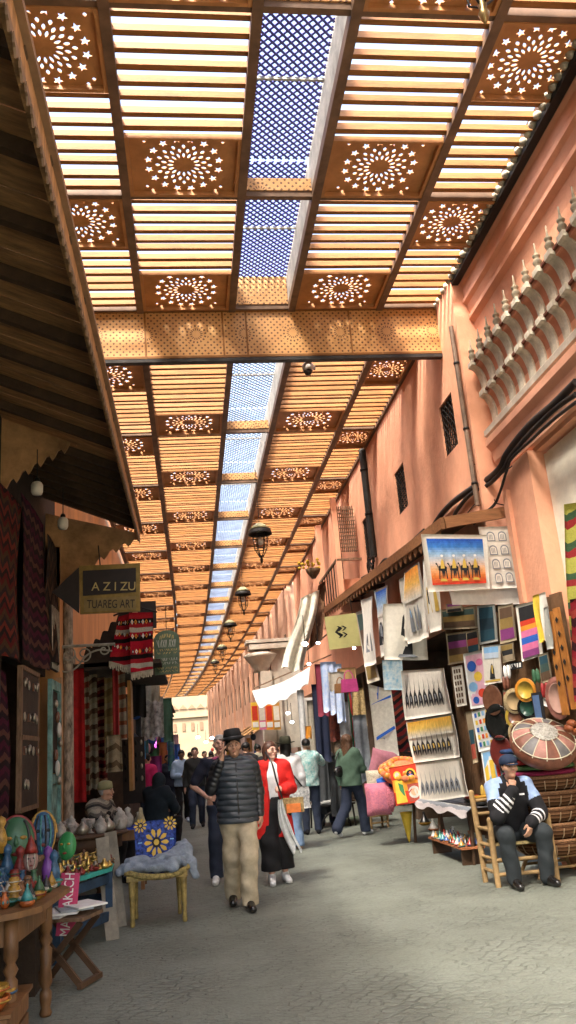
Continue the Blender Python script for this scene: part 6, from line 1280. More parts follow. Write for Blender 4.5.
for i, z in enumerate((.52, .92, 1.24)):
    m = MB(); m.box((0, 0, 0), (1.1, .4, .03), WOODD); tag(m.build('shelf', loc=at(335, 780, 1, 17.7)*Vector((1, 1, 0))+Vector((0, .05, at(335, 768+13*(2-i), 1, 17.7).z-.15))), ('lowest dark shelf under the felt toys', 'middle dark shelf of felt toys', 'top dark shelf of felt toys')[i], 'shelf')
canvas('mat', 'small green mat lying on the paving behind the woman in green', 'mat', [at(345, 818, 2, .012), at(358, 816, 2, .012), at(360, 824, 2, .012), at(342, 826, 2, .012)], cl('green_mat', (.08, .12, .07)), (), .0)
# bright posters and tan awnings far right
for i in range(4):
    px = 255+i*7.2; m = MB(); Y = 30.0; p = at(px, 716, 1, Y)
    m.box((0, 0, 0), (.26, .03, .95), (YEL, PINKD, ORG, CEG[4])[i]); m.box((0, -.02, .1), (.2, .02, .5), (REDD, CANV, REDD, CANV)[i]); m.box((0, -.02, -.3), (.2, .02, .18), WHD)
    tag(m.build('poster', loc=p), ('yellow poster with red picture, leftmost under the gateway', 'pink poster beside the yellow one', 'orange poster with red picture in the middle', 'amber poster next to the stone pilaster')[i], 'poster')
AWT = M('tan_awning_cloth', (.46, .25, .10), .85, .25, 3)
for i, (Y, w_) in enumerate(((36, 2.6), (41.5, 2.6), (47, 2.8), (53, 3.), (60, 3.2), (67, 3.4))):
    x = 3.85+bend(Y); m = MB(); m.sheet(lambda u, v: (x-v*1.3-Y*0, (u-.5)*4.2, 3.1-v*.75-.05*math.sin(u*9)*v), 14, 6, AWT, .03)
    tag(m.build('awning', loc=(0, Y, 0)), ('tan cloth awning nearest on the far right building', 'second tan awning down the far right building', 'third tan awning down the far right building', 'fourth tan awning down the far right building', 'fifth tan awning down the far right building', 'farthest tan awning on the right')[i], 'awning', 'tan awnings of the far shops')
cols_ = [(.5, .05, .04), (.05, .12, .4), (.55, .35, .05), (.08, .25, .12), (.4, .38, .35), (.3, .04, .2), (.04, .04, .05), (.10, .3, .35), (.55, .22, .06), (.5, .3, .35)]
def goods_cluster(n, fx, side):
    """shop goods hung or stacked far away: every piece its own object"""
    kinds = ('hanging_bag', 'vase', 'scarf', 'lidded_basket')
    for i in range(n):
        Y, x, z = fx(i); c = cols_[(i*7+side) % 10]; mt = cl('goods_tone_%s' % 'abcdefghij'[(i*7+side) % 10], c); k = kinds[i % 4]; m = MB()
        if k == 'hanging_bag': m.ell((0, 0, 0), (.14, .08, .16), mt, 8, 6); m.tube([(-.08, 0, .1), (0, 0, .36), (.08, 0, .1)], .01, mt, 4)
        elif k == 'vase': m.lathe([(.06, -.16), (.13, -.03), (.10, .08), (.05, .14), (.07, .18)], (0, 0, 0), mt, 10)
        elif k == 'scarf': m.sheet(lambda u, v: ((u-.5)*.3, .04*math.sin(u*9), .25-.75*v), 7, 4, mt, .01)
        else: m.lathe([(.10, -.14), (.15, -.02), (.14, .05), (.10, .10), (.02, .18), (.01, .2)], (0, 0, 0), mt, 10)
        nm = ('red', 'blue', 'mustard', 'green', 'grey', 'purple', 'black', 'teal', 'orange', 'rose')[(i*7+side) % 10]
        tag(m.build(k, loc=(x, Y, z)), '%s %s among the far shop goods on the %s side' % (nm, k.replace('_', ' '), 'left' if side else 'right'), k.split('_')[-1], 'far shop goods on the %s side' % ('left' if side else 'right'))
r3 = random.Random(11)
goods_cluster(44, lambda i: ((lambda Y: (Y, 3.6+bend(Y)-r3.uniform(.0, .6), r3.uniform(.9, 2.3)))(33+i*1.0)), 0)
# ---------------------------------------------------------------- left side: dark fronts, rugs, signs
def vq(X, *p): return X4(X, *p)
DR = [bands('rug_red_black', [(.10, .012, .012), (.02, .012, .012), (.16, .03, .02), (.03, .02, .02), (.07, .04, .02)], 3.2, 2, zig=.7), bands('rug_brown_black', [(.05, .03, .02), (.015, .012, .01), (.09, .05, .03), (.02, .015, .012)], 2.5, 2, zig=1.), bands('rug_plum', [(.07, .012, .03), (.02, .012, .015), (.11, .05, .04), (.03, .01, .02)], 4, 2, zig=.5)]
def siderug(y0, y1, z0, z1, m, label, X=-1.95, wv=.04):
    canvas('rug', label, 'rug', [(X, y0, z1), (X+.02, y1, z1), (X+.05, y1-.03, z0), (X+.04, y0+.04, z0)], m, (), wv, 'dark rugs draped on the left shop front')
siderug(6.3, 8.1, 1.3, 4.2, DR[1], 'brown black rug nearest the camera on the left shop front')
siderug(8.15, 9.4, 2.7, 4.5, DR[0], 'upper dark red rug beside the post of the left shop front', -1.92)
siderug(9.45, 10.9, 2.75, 4.7, DR[2], 'plum coloured rug hung high before the ochre pier', -1.90)
siderug(10.95, 11.9, 2.9, 4.6, DR[1], 'short brown black rug hung high over the teal cabinet', -1.86)
siderug(8.2, 9.3, .9, 2.6, DR[2], 'dark plum rug hanging low behind the masks', -2.0)
# framed trinket board and teal display cabinet
t = thing('trinket_board', 'dark framed board set with silver crescents and trinkets on the left shop front', 'display board', (-1.86, 9.9, 1.9))
m = MB(); m.box((0, 0, 0), (.04, .95, 1.45), DK); m.build('board', t); m = MB()
for a, b in (((0, -.5, -.75), (0, .5, -.75)), ((0, -.5, .75), (0, .5, .75)), ((0, -.5, 0), (0, .5, 0))): m.bar(a, b, .07, .05, OLDW)
for y in (-.5, .5): m.bar((0, y, -.75), (0, y, .75), .05, .07, OLDW)
m.build('frame', t)
SILV = M('tarnished_silver', (.42, .38, .30), .35, .3, 12, metal=.7)
for i in range(14):
    y, z = -.36+(i % 4)*.24+rnd.uniform(-.03, .03), .58-(i//4)*.36; m = MB()
    if i % 3 == 0: m.tube([(.04, y+.05*math.cos(a*.5), z+.05*math.sin(a*.5)) for a in range(9)], [.006, .012, .016, .018, .018, .018, .016, .012, .006], SILV, 6)
    elif i % 3 == 1: m.lathe([(.001, 0), (.05, .004), (.055, .012), (.03, .02), (.001, .024)], (.02, y, z), SILV, 12, Matrix.Rotation(PI/2, 4, 'Y'))
    else: m.box((.03, y, z), (.02, .06, .09), BRW); m.ell((.045, y, z), (.01, .02, .03), SILV, 8, 6)
    m.build('trinket', t)
t = thing('teal_cabinet', 'narrow weathered teal door leaf hung with small objects left of the peeling post', 'cabinet door', (-1.80, 11.35, 0))
TEAL = M('weathered_teal_paint', (.20, .38, .35), .8, .45, 5, .3, 30)
for (dy, dz, sy, sz) in ((0, .12, .78, .24), (0, 1.42, .78, .12), (0, 2.60, .78, .12)): m = MB(); m.box((0, dy, dz), (.05, sy, sz), TEAL); m.build('rail', t)
for dy in (-.35, .35): m = MB(); m.box((0.002, dy, 1.33), (.052, .10, 2.66), TEAL); m.build('stile', t)
for dz, h_ in ((.80, 1.10), (2.01, 1.04)): m = MB(); m.box((-.02, 0, dz), (.02, .62, h_), TEAL if dz < 1 else DK); m.build('panel', t)
for i in range(7): m = MB(); r = .05+.02*(i % 3); m.ell((.05, -.2+.13*(i % 4), 2.35-.16*i), (.03, r, r*1.1), (SILV, BRW, CEG[0])[i % 3], 9, 7); m.build('hung_trinket', t)
m = MB(); m.box((0, 0, 0), (.08, .12, 2.75), M('ochre_door_post', (.50, .30, .15), .7, .3, 4)); tag(m.build('door_post', loc=(-1.82, 11.86, 1.38)), 'ochre wooden door post between the teal door leaf and the peeling post', 'post')
m = MB(); m.box((0, 0, 0), (.03, .62, .85), IRON)
for i in range(6): m.tube([(.03, -.28+i*.11, -.42), (.03, -.28+i*.11, .42)], .008, SILV, 5)
tag(m.build('window_grille', loc=(-1.84, 11.5, 3.25)), 'small dark iron grille above the teal door leaf', 'grille')
# curtains and carpets past the post
REDV = M('red_velvet', (.42, .012, .012), .85, .3, 5, .3, 60)
def drape(px0, px1, py0, py1, Y, mat, label, name='rug', w=None, am=.05, fr=5):
    a, b, c, d = at(px0, py0, 1, Y), at(px1, py0, 1, Y), at(px1, py1, 1, Y), at(px0, py1, 1, Y); W = (b-a).length; H_ = (a-d).length; m = MB()
    m.sheet(lambda u, v: ((u-.5)*W*(1+.12*v), am*math.sin(u*fr*6.28*W*1.2+.5*v)*(.4+v*.8), -H_*v), max(10, int(W*50)), 14, mat, .015); return tag(m.build(name, loc=a.lerp(b, .5)), label, name, 'carpets hung in the left shop')
drape(64, 84, 666, 803, 13.0, REDV, 'long bright red velvet carpet hanging beside the peeling post', 'carpet')
drape(83, 89, 668, 795, 13.6, bands('beige_rust_strip', [(.36, .26, .16), (.30, .08, .05), (.42, .33, .22), (.15, .08, .05)], 3, 2, zig=.5), 'beige and rust carpet strip right of the red velvet', 'carpet')
drape(89, 97, 670, 790, 14.0, bands('tan_cream_strip', [(.34, .27, .17), (.14, .08, .05), (.45, .38, .27)], 4, 2, zig=.8), 'tan carpet strip second from the red velvet', 'carpet')
drape(97, 105, 672, 782, 14.6, bands('maroon_dot_strip', [(.22, .03, .03), (.36, .20, .12), (.10, .02, .02)], 6, 2, zig=.5), 'maroon carpet strip near the warm bulb', 'carpet')
drape(104, 116, 678, 760, 13.9, bands('ochre_fold', [(.38, .28, .12), (.26, .18, .08), (.42, .33, .18)], 3, 2, zig=.3), 'ochre woollen blanket folded over at the top', 'blanket')
drape(112, 118, 662, 745, 13.3, cl('crimson_scarf_cloth', (.40, .04, .04)), 'thin crimson scarf hanging in front of the dark shop', 'scarf')
drape(117, 125, 664, 740, 13.6, bands('cream_rust', [(.45, .38, .28), (.34, .12, .06), (.40, .33, .24)], 5, 2, zig=.4), 'cream and rust scarf right of the crimson one', 'scarf')
drape(106, 121, 735, 772, 13.1, bands('goat_blanket', [(.30, .24, .15), (.14, .10, .06), (.34, .28, .18)], 4, 2, zig=.6), 'shaggy tan blanket hung low with a pale hem', 'blanket')
m = MB(); m.box((0, 0, 0), (.06, .5, 1.9), M('orange_plank', (.50, .26, .08), .6, .3, 4)); tag(m.build('door_leaf', loc=at(131, 735, 1, 15.5)), 'orange wooden door leaf behind the scarves', 'door')
# dark awning with scalloped edge over this shop
t = thing('scalloped_valance', 'black scalloped wooden valance rising over the carpet shop behind the red textile', 'valance', (0, 0, 0))
lo = [at(px, py, 1, 12.9) for px, py in ((84, 655), (92, 648), (100, 640), (108, 631), (116, 622), (124, 612), (132, 603))]
for i in range(len(lo)-1):
    m = MB(); a, b = lo[i], lo[i+1]; m.prism([(a.x, a.z), (a.x+(b.x-a.x)*.3, a.z+.12), (a.x+(b.x-a.x)*.5, a.z+.14), (b.x, b.z), (b.x, 2.95), (a.x, 2.95)], Matrix(((1, 0, 0, 0), (0, 0, 1, 12.9), (0, 1, 0, 0), (0, 0, 0, 1))), .05, DK); m.build('scallop_board', t)
m = MB(); m.box((-1.25, 14.9, 3.02), (1.6, 4.0, .06), DK); m.build('roof', t)
# arrow sign
YS = 11.0
SGW = 1.0
o = at(107, 592, 1, YS); sg = thing('arrow_sign', 'black arrow shaped sign with mustard border and carved gold lettering', 'sign', o)
def sp(px, py): p = at(px, py, 1, YS)-o; return (p.x, p.z)
TS = Matrix(((1, 0, 0, 0), (0, 0, 1, 0), (0, 1, 0, 0), (0, 0, 0, 1)))
MUST = M('mustard_frame', (.26, .17, .04), .6, .25, 8); SBL = M('sign_black', (.022, .014, .012), .6, .2, 6); LET = M('sign_letter_gold', (.50, .38, .14), .5, .1, 10)
m = MB(); m.prism([sp(79, 566), sp(140, 563), sp(140, 611), sp(80, 614)], TS, .05, MUST); m.build('frame', sg)
m = MB(); m.prism([sp(83, 571), sp(136, 568), sp(136, 592), sp(83, 596)], TS @ Matrix.Translation((0, 0, -.012)), .012, SBL); m.build('panel', sg)
m = MB(); m.prism([sp(52, 592), sp(79, 567), sp(79, 613)], TS, .05, SBL); m.build('arrow_head', sg)
m = MB(); m.prism([sp(84, 599), sp(136, 596), sp(136, 609), sp(84, 612)], TS @ Matrix.Translation((0, 0, -.008)), .008, M('sign_ochre', (.26, .18, .06), .6, .2, 8)); m.build('lower_panel', sg)
up = Matrix(((1, 0, 0, 0), (0, 0, -1, 0), (0, 1, 0, 0), (0, 0, 0, 1)))
def letters(s_, px, py, size, mat, par, Y, dy, oo, spread=1.):
    p = at(px, py, 1, Y)-oo; m = MB(); text_mesh(m, s_, Matrix.Translation((p.x, dy, p.z)) @ Matrix.Rotation(.045, 4, 'Y') @ up @ Matrix.Scale(spread, 4, (1, 0, 0)), size, mat, .004); return m.build('lettering', par)
letters('A Z I ZU', 114, 587, .165, LET, sg, YS, -.018, o, .95); letters('TUAREG ART', 111, 604.5, .16, SBL, sg, YS, -.012, o, .66)
m = MB(); m.bar((sp(100, 566)[0], .03, sp(100, 566)[1]), (sp(98, 545)[0], .03, sp(98, 545)[1]), .015, .015, IRON); m.build('hanger', sg)
# scroll bracket and red textile on its hanger
t = thing('scroll_bracket', 'pale wrought iron bracket with scrolls fixed to the peeling post', 'bracket', at(57, 647, 1, 12.3))
PI_ = M('pale_iron', (.36, .34, .28), .6, .3, 8); m = MB(); o_ = at(57, 647, 1, 12.3)
def bpnt(px, py): return at(px, py, 1, 12.3)-o_
m.tube([bpnt(56, 647), bpnt(115, 644)], .022, PI_, 7); m.build('bar', t)
def spiral(cx, cy, r, t0, turns, sgn):
    c = bpnt(cx, cy); return [c+Vector((r*(1-.75*k/22)*math.cos(t0+sgn*turns*2*PI*k/22), 0, r*(1-.75*k/22)*math.sin(t0+sgn*turns*2*PI*k/22))) for k in range(23)]
for a in (spiral(68, 655, .14, PI, 1.3, -1), spiral(84, 654, .13, PI, 1.3, 1), spiral(104, 650, .10, PI*.8, 1.3, -1)): m = MB(); m.tube(a, .012, PI_, 6); m.build('scroll', t)
m = MB(); m.tube(curve_pts([bpnt(58, 669), bpnt(66, 672), bpnt(76, 668), bpnt(86, 656), bpnt(98, 650), bpnt(112, 651)], 6), .014, PI_, 6); m.build('scroll', t)
RW = bands('red_berber_weave', [(.45, .012, .03), (.45, .012, .03), (.02, .01, .01), (.45, .012, .03), (.55, .5, .42), (.40, .02, .03), (.02, .01, .01), (.45, .02, .03)], 1.9, 2, wob=.08)
DIA = [INK, WHD, ORG]
def berber(name, label, pts, Y, tilt=0.):
    c4 = Y4(Y, *pts); pt_ = []
    for r_ in (.16, .40, .66):
        for q in range(6):
            u = .12+q*.15; pt_.append((((u-.06, r_), (u, r_-.045), (u+.06, r_), (u, r_+.045)), DIA[(q+int(r_*10)) % 3])); pt_.append((((u-.03, r_), (u, r_-.02), (u+.03, r_), (u, r_+.02)), DIA[(q+1+int(r_*10)) % 3]))
    o = canvas(name, label, 'textile', c4, RW, pt_, .035, 'red woven textiles on the hanger')
    bl, br = c4[3]-c4[0].lerp(c4[1], .5), c4[2]-c4[0].lerp(c4[1], .5); m = MB()
    for k in range(26):
        p = bl.lerp(br, (k+.5)/26); m.tube([p, p+Vector((.01*math.sin(k*3), -.01, -.09-.02*math.sin(k*2)))], .010, M('cream_fringe', (.50, .44, .34), .95, .2, 20), 4)
    m.build('fringe', o)
berber('woven_textile', 'red woven textile with white and black diamonds, right one on the hanger', [(129, 613), (153, 612), (153, 669), (131, 673)], 12.2)
berber('woven_textile', 'red woven textile with black bars, left one spread on the hanger', [(119, 617), (131, 613), (133, 668), (109, 661)], 12.35)
m = MB(); c0 = at(135, 606, 1, 12.25); m.tube([Vector((-.32, 0, -.13)), Vector((0, 0, 0)), Vector((.32, 0, -.11))], .014, IRON, 6); m.tube(curve_pts([(0, 0, 0), (.0, 0, .05), (.03, 0, .08), (-.01, 0, .11)], 4), .007, IRON, 5); tag(m.build('coat_hanger', loc=c0), 'black coat hanger holding the red woven textiles', 'hanger')
m = MB(); m.box((0, 0, 0), (.28, .03, .42), SBL); tag(m.build('sign_board', loc=at(147, 615, 1, 12.6)), 'small dark board behind the top of the red textile', 'board')
# rounded green sign
c = at(167, 652, 1, 13.6); sg = thing('green_sign', 'green board with rounded top and gold lettering hanging past the red textile', 'sign', c, -.05)
pts = [(-.21, -.36), (.19, -.36), (.21, .20)]+[(.21*math.cos(a*PI/10), .20+.16*math.sin(a*PI/10)) for a in range(1, 10)]+[(-.21, .20)]
m = MB(); m.prism(pts, TS, .03, M('faded_green_board', (.10, .15, .10), .7, .3, 8)); m.build('board', sg)
r6 = random.Random(21)
for z, hh_, n_, mt in ((.27, .06, 6, LET), (.14, .12, 7, M('sign_white', (.45, .46, .42), .6)), (.035, .035, 9, LET), (-.015, .03, 7, LET), (-.12, .045, 9, MATS['sign_white']), (-.18, .04, 7, MATS['sign_white']), (-.26, .035, 8, LET), (-.31, .03, 6, LET)):
    m = MB(); W_ = .34 if z < .2 else .24
    for k_ in range(n_):
        x = -W_/2+W_*(k_+.5)/n_; w_ = W_/n_*.32
        for q_ in range(2):
            xa, xb, za, zb = x+r6.choice((-w_, w_)), x+r6.choice((-w_, 0, w_)), z-hh_/2, z+hh_/2
            if z > .2: zz_ = -.9*x*x*3; za += zz_; zb += zz_
            m.bar((xa, -.002, za), (xb, -.002, zb), .009 if hh_ > .05 else .006, .004, mt, up=(0, 1, 0))
    m.build('lettering', sg)
m = MB(); m.tube([(0, .01, .36), (0, .01, .75)], .006, IRON, 4); m.build('hanging_wire', sg)
# chalk board
t = thing('blackboard', 'tall black display panel hung with dark jewellery behind the seated trader', 'display board', at(134, 770, 1, 16.5)); m = MB(); m.box((0, 0, 0), (.42, .05, 1.2), SBL); m.build('board', t)
for i in range(16): m = MB(); m.ell((-.15+.1*(i % 4), -.04, .5-.22*(i//4)), (.025, .01, .05), SILV if i % 2 else IRON, 7, 5); m.build('pendant', t)
# eave pendant lamps
for px, py, Y, lb in ((37, 488, 8.7, 'white glass pendant lamp nearest the camera under the dark eave'), (63, 523, 9.9, 'white glass pendant lamp farther along under the dark eave')):
    t = thing('pendant_lamp', lb, 'lamp', at(px, py, 1, Y)); m = MB(); m.lathe([(.001, -.08), (.05, -.075), (.065, -.04), (.065, .03), (.05, .06), (.03, .07)], (0, 0, 0), M('opal_glass', (.55, .50, .42), .3, .1, 5), 14); m.build('shade', t)
    m = MB(); m.lathe([(.03, .065), (.032, .10), (.015, .12)], (0, 0, 0), IRON, 10); m.build('socket', t); m = MB(); m.tube([(0, 0, .11), (0, 0, .45)], .006, IRON, 5); m.build('cord', t)
# ---------------------------------------------------------------- tables and wares in the left foreground
TW = M('worn_turned_oak', (.20, .098, .038), .5, .35, 5, .2, 30, stretch=(1, 1, .4))
def turned(h, r=.045): return [(r*.8, 0), (r, .02), (r*.7, .05), (r*.95, .10), (r*.95, .14), (r*.6, .16), (r*1.05, .20), (r*.85, h*.4), (r*1.0, h*.55), (r*.6, h*.58), (r*1.05, h*.63), (r*.6, h*.68), (r*1.0, h*.72), (r*1.0, h)]
TX, TY = -1.62, 5.95
t = thing('turned_leg_table', 'round edged wooden table on turned legs crowded with painted pottery', 'table', (TX, TY, 0), -.08)
pts = [(.72, -.42), (.72, .30), (.62, .44), (-.7, .5), (-.7, -.7), (.45, -.70), (.62, -.58)]
m = MB(); m.prism(pts, Matrix.Translation((0, 0, .735)), .035, TW); m.build('top', t)
for x, y in ((.56, -.50), (.56, .30), (-.55, -.5), (-.55, .35), (.10, -.55)): m = MB(); m.lathe(turned(.72, .042), (x, y, 0), TW, 14); m.build('leg', t)
for a, b in (((.56, -.50), (.56, .30)), ((.56, -.50), (.10, -.55)), ((.1, -.55), (-.55, -.5)), ((.56, .30), (-.55, .35))): m = MB(); m.bar((*a, .655), (*b, .655), .03, .15, TW); m.build('apron', t)
TZ = .772
def tw(x, y): c, s_ = math.cos(-.08), math.sin(-.08); return TX+c*x-s_*y, TY+s_*x+c*y
def goods(prof_fn, n, spots, nm, cat, lbf, grp): pass
CPAL = [M('paint_%s' % n, c, .45, .45, 30, spec=.45) for n, c in (('orange', (.40, .10, .02)), ('yellow', (.38, .21, .03)), ('red', (.22, .02, .015)), ('green', (.03, .10, .045)), ('blue', (.025, .09, .18)), ('white', (.50, .47, .40)), ('black', (.02, .02, .02)), ('turquoise', (.04, .22, .22)), ('brown', (.20, .09, .04)))]
CN = ['orange', 'yellow', 'red', 'green', 'blue', 'white', 'black', 'turquoise', 'brown']
r5 = random.Random(5)
def pot(kind, loc, s_, a, b, label, grp):
    t = thing(kind, label, kind.split('_')[-1], loc, r5.uniform(0, 6), grp); m = MB()
    if kind == 'stacked_pot':
        m.lathe([(.04*s_, 0), (.06*s_, .03*s_), (.05*s_, .06*s_), (.035*s_, .07*s_), (.058*s_, .10*s_), (.05*s_, .14*s_), (.03*s_, .15*s_), (.052*s_, .18*s_), (.04*s_, .215*s_), (.03*s_, .22*s_)], (0, 0, 0), CPAL[a], 14); m.build('body', t)
        for z in (.035, .105, .183): q = MB(); q.tube([(.06*s_*math.cos(k*2*PI/14), .06*s_*math.sin(k*2*PI/14), z*s_) for k in range(15)], .005*s_, CPAL[b], 5, False); q.build('painted_band', t)
    elif kind == 'salt_bowl':
        m.lathe([(.03*s_, 0), (.045*s_, .02*s_), (.07*s_, .05*s_), (.072*s_, .07*s_), (.064*s_, .07*s_), (.04*s_, .03*s_)], (0, 0, 0), CPAL[a], 14); m.build('body', t); q = MB(); q.tube([(.073*s_*math.cos(k*2*PI/14), .073*s_*math.sin(k*2*PI/14), .05*s_) for k in range(15)], .006*s_, CPAL[b], 5, False); q.build('painted_band', t)
    elif kind == 'vase':
        m.lathe([(.03*s_, 0), (.055*s_, .04*s_), (.06*s_, .08*s_), (.03*s_, .13*s_), (.022*s_, .16*s_), (.035*s_, .18*s_), (.028*s_, .18*s_)], (0, 0, 0), CPAL[a], 14); m.build('body', t); q = MB()
        for k in range(7): g_ = 2*PI*k/7; q.ell((.056*s_*math.cos(g_), .056*s_*math.sin(g_), .07*s_), (.014*s_, .014*s_, .02*s_), CPAL[b], 6, 5)
        q.build('painted_dots', t)
    elif kind == 'lidded_pot':
        m.lathe([(.05*s_, 0), (.065*s_, .02*s_), (.07*s_, .04*s_), (.06*s_, .05*s_)], (0, 0, 0), CPAL[a], 14); m.build('body', t); q = MB(); q.lathe([(.06*s_, .05*s_), (.045*s_, .09*s_), (.02*s_, .14*s_), (.008*s_, .17*s_), (.014*s_, .18*s_), (.001, .19*s_)], (0, 0, 0), CPAL[b], 14); q.build('lid', t)
    return t
k = 0
for row in range(7):
    for cc in range(13):
        x, y = .62-row*.12+r5.uniform(-.015, .015), -.60+cc*.086+r5.uniform(-.015, .015)
        if x > .45 and (y < -.45 or y > .38): continue
        k += 1; a, b = r5.randrange(9), r5.randrange(9); b = b if b != a else (a+1) % 9; kd = ('stacked_pot', 'salt_bowl', 'vase', 'lidded_pot')[(k*7+row) % 4]
        if row == 0: kd = 'salt_bowl' if cc % 2 else 'lidded_pot'
        wx, wy = tw(x, y); s_ = r5.uniform(.5, .72)*(1.2 if row > 2 else 1)
        pot(kd, (wx, wy, TZ), s_, a, b, '%s %s with %s marks, %s of the turned leg table' % (CN[a], kd.replace('_', ' '), CN[b], ('in the front rank', 'in the second rank', 'in the third rank', 'in the middle', 'behind the middle', 'towards the back', 'at the back edge')[row]), 'painted pottery on the turned leg table')
# stand with masks behind
t = thing('mask_stand', 'dark box stand behind the pottery that carries the carved masks', 'stand', (-1.75, 7.0, 0)); m = MB(); m.box((0, 0, .45), (1.1, .55, .9), DK); m.build('body', t); m = MB(); m.box((0, 0, .91), (1.16, .6, .03), OLDW); m.build('top', t)
def mask(px, py, Y, w_, h_, base, stripes, label, eye=INK, hat_=None, rz=.2):
    t = thing('carved_mask', label, 'mask', at(px, py, 1, Y), rz, rot=(-.15, 0, rz)); m = MB(); m.ell((0, 0, 0), (w_, w_*.55, h_), base, 20, 14); m.build('face', t)
    for s_ in (-1, 1): m = MB(); m.ell((s_*w_*.38, -w_*.5, h_*.12), (w_*.2, w_*.10, h_*.08), eye, 10, 6); m.build('eye', t)
    m = MB(); m.tube([(0, -w_*.56, h_*.2), (0, -w_*.74, -h_*.1), (0, -w_*.6, -h_*.2)], [w_*.06, w_*.14, w_*.08], base, 8); m.build('nose', t)
    m = MB(); m.ell((0, -w_*.47, -h_*.5), (w_*.25, w_*.12, h_*.08), CPAL[2], 10, 6); m.build('mouth', t)
    for i, (x, mt) in enumerate(stripes):
        m = MB(); P = []
        for k_ in range(13):
            z = h_*(-.80+1.6*k_/12); xx = x*w_*math.sqrt(max(0, 1-(z/h_)**2)); yy = -w_*.55*math.sqrt(max(0, 1-(z/h_)**2-(xx/w_)**2)); P.append((xx, yy-.004, z))
        m.tube(P, w_*.075, mt, 6); m.build('painted_stripe', t)
    if hat_: m = MB(); m.tube([(w_*1.02*math.cos(a*PI/12), 0, h_*1.02*math.sin(a*PI/12)) for a in range(13)], w_*.09, hat_, 6); m.build('rim', t)
mask(43, 834, 6.95, .10, .165, CPAL[4], [(-.9, CPAL[1]), (-.55, INK), (-.2, CPAL[7]), (.2, INK), (.55, CPAL[7]), (.9, CPAL[1])], 'black and blue striped oval mask with yellow rim', INK, CPAL[1])
mask(16, 842, 6.75, .135, .18, M('mask_dark_green', (.04, .12, .06), .4, .2), [(-.7, CPAL[6]), (.7, CPAL[6])], 'dark green mask with yellow eyes at the left', CPAL[1], CPAL[2])
mask(67, 846, 6.9, .075, .105, M('mask_bright_green', (.03, .20, .06), .4, .2), [(-.75, CPAL[3])], 'bright green mask with one gold eye', CPAL[1], None, -.3)
mask(31, 860, 6.3, .05, .075, M('mask_grey_rose', (.25, .15, .13), .5, .2), [(-.5, CPAL[5]), (.5, CPAL[5])], 'small grey rose mask with a red pointed cap', INK, None)
m = MB(); m.lathe([(.048, 0), (.038, .04), (.015, .09), (.001, .12)], (0, 0, 0), CPAL[2], 12); tag(m.build('pointed_cap', loc=at(31, 853, 1, 6.3)), 'red pointed cap on the small grey rose mask', 'cap')
for i, (px, py, mt, lb) in enumerate(((7, 866, CPAL[4], 'small turquoise blue figurine below the dark green mask'), (20, 868, CPAL[2], 'small red figurine beside the blue one'), (54, 872, CPAL[4], 'slim blue figurine beside the teal topped table'), (48, 868, M('paint_violet', (.15, .05, .25), .4), 'slim violet figurine left of the slim blue one'), (1, 838, CPAL[1], 'yellow rimmed mask edge cut by the picture border'))):
    m = MB(); m.lathe([(.04, -.10), (.045, 0), (.03, .05), (.02, .07), (.035, .10), (.03, .13), (.001, .15)], (0, 0, 0), mt, 12); tag(m.build('figurine', loc=at(px, py, 1, 6.45)), lb, 'figurine')
# teal topped table with brass
TQ = M('turquoise_paint', (.04, .40, .35), .5, .25, 8); NB = M('navy_painted_wood', (.02, .05, .10), .6, .4, 6)
ZT = .62; q1_ = at(52, 886, 2, ZT); q2_ = at(112, 867, 2, ZT); q3_ = at(116, 852, 2, ZT); q4_ = at(64, 858, 2, ZT); cT = (q1_+q2_+q3_+q4_)/4
t = thing('teal_table', 'navy legged table with a bright turquoise top edge covered in brass trinkets', 'table', (cT.x, cT.y, 0))
pq = [(p_.x-cT.x, p_.y-cT.y) for p_ in (q1_, q2_, q3_, q4_)]
m = MB(); m.prism(pq, Matrix.Translation((0, 0, ZT-.035)), .035, TQ); m.build('top', t)
for i_ in range(4):
    x, y = pq[i_][0]*.88, pq[i_][1]*.88; m = MB(); m.box((x, y, (ZT-.035)/2), (.065, .065, ZT-.036), NB); m.build('leg', t)
    x2, y2 = pq[(i_+1) % 4][0]*.88, pq[(i_+1) % 4][1]*.88
    for z in (.2, .52): m = MB(); m.bar((x, y, z), (x2, y2, z), .03, .08, NB); m.build('rail', t)
BRS = M('bright_brass', (.62, .42, .12), .3, .3, 12, metal=.8)
def onT(u, v, z): p_ = Vector((*pq[0], 0)).lerp(Vector((*pq[1], 0)), u).lerp(Vector((*pq[3], 0)).lerp(Vector((*pq[2], 0)), u), v); return (cT.x+p_.x, cT.y+p_.y, z)
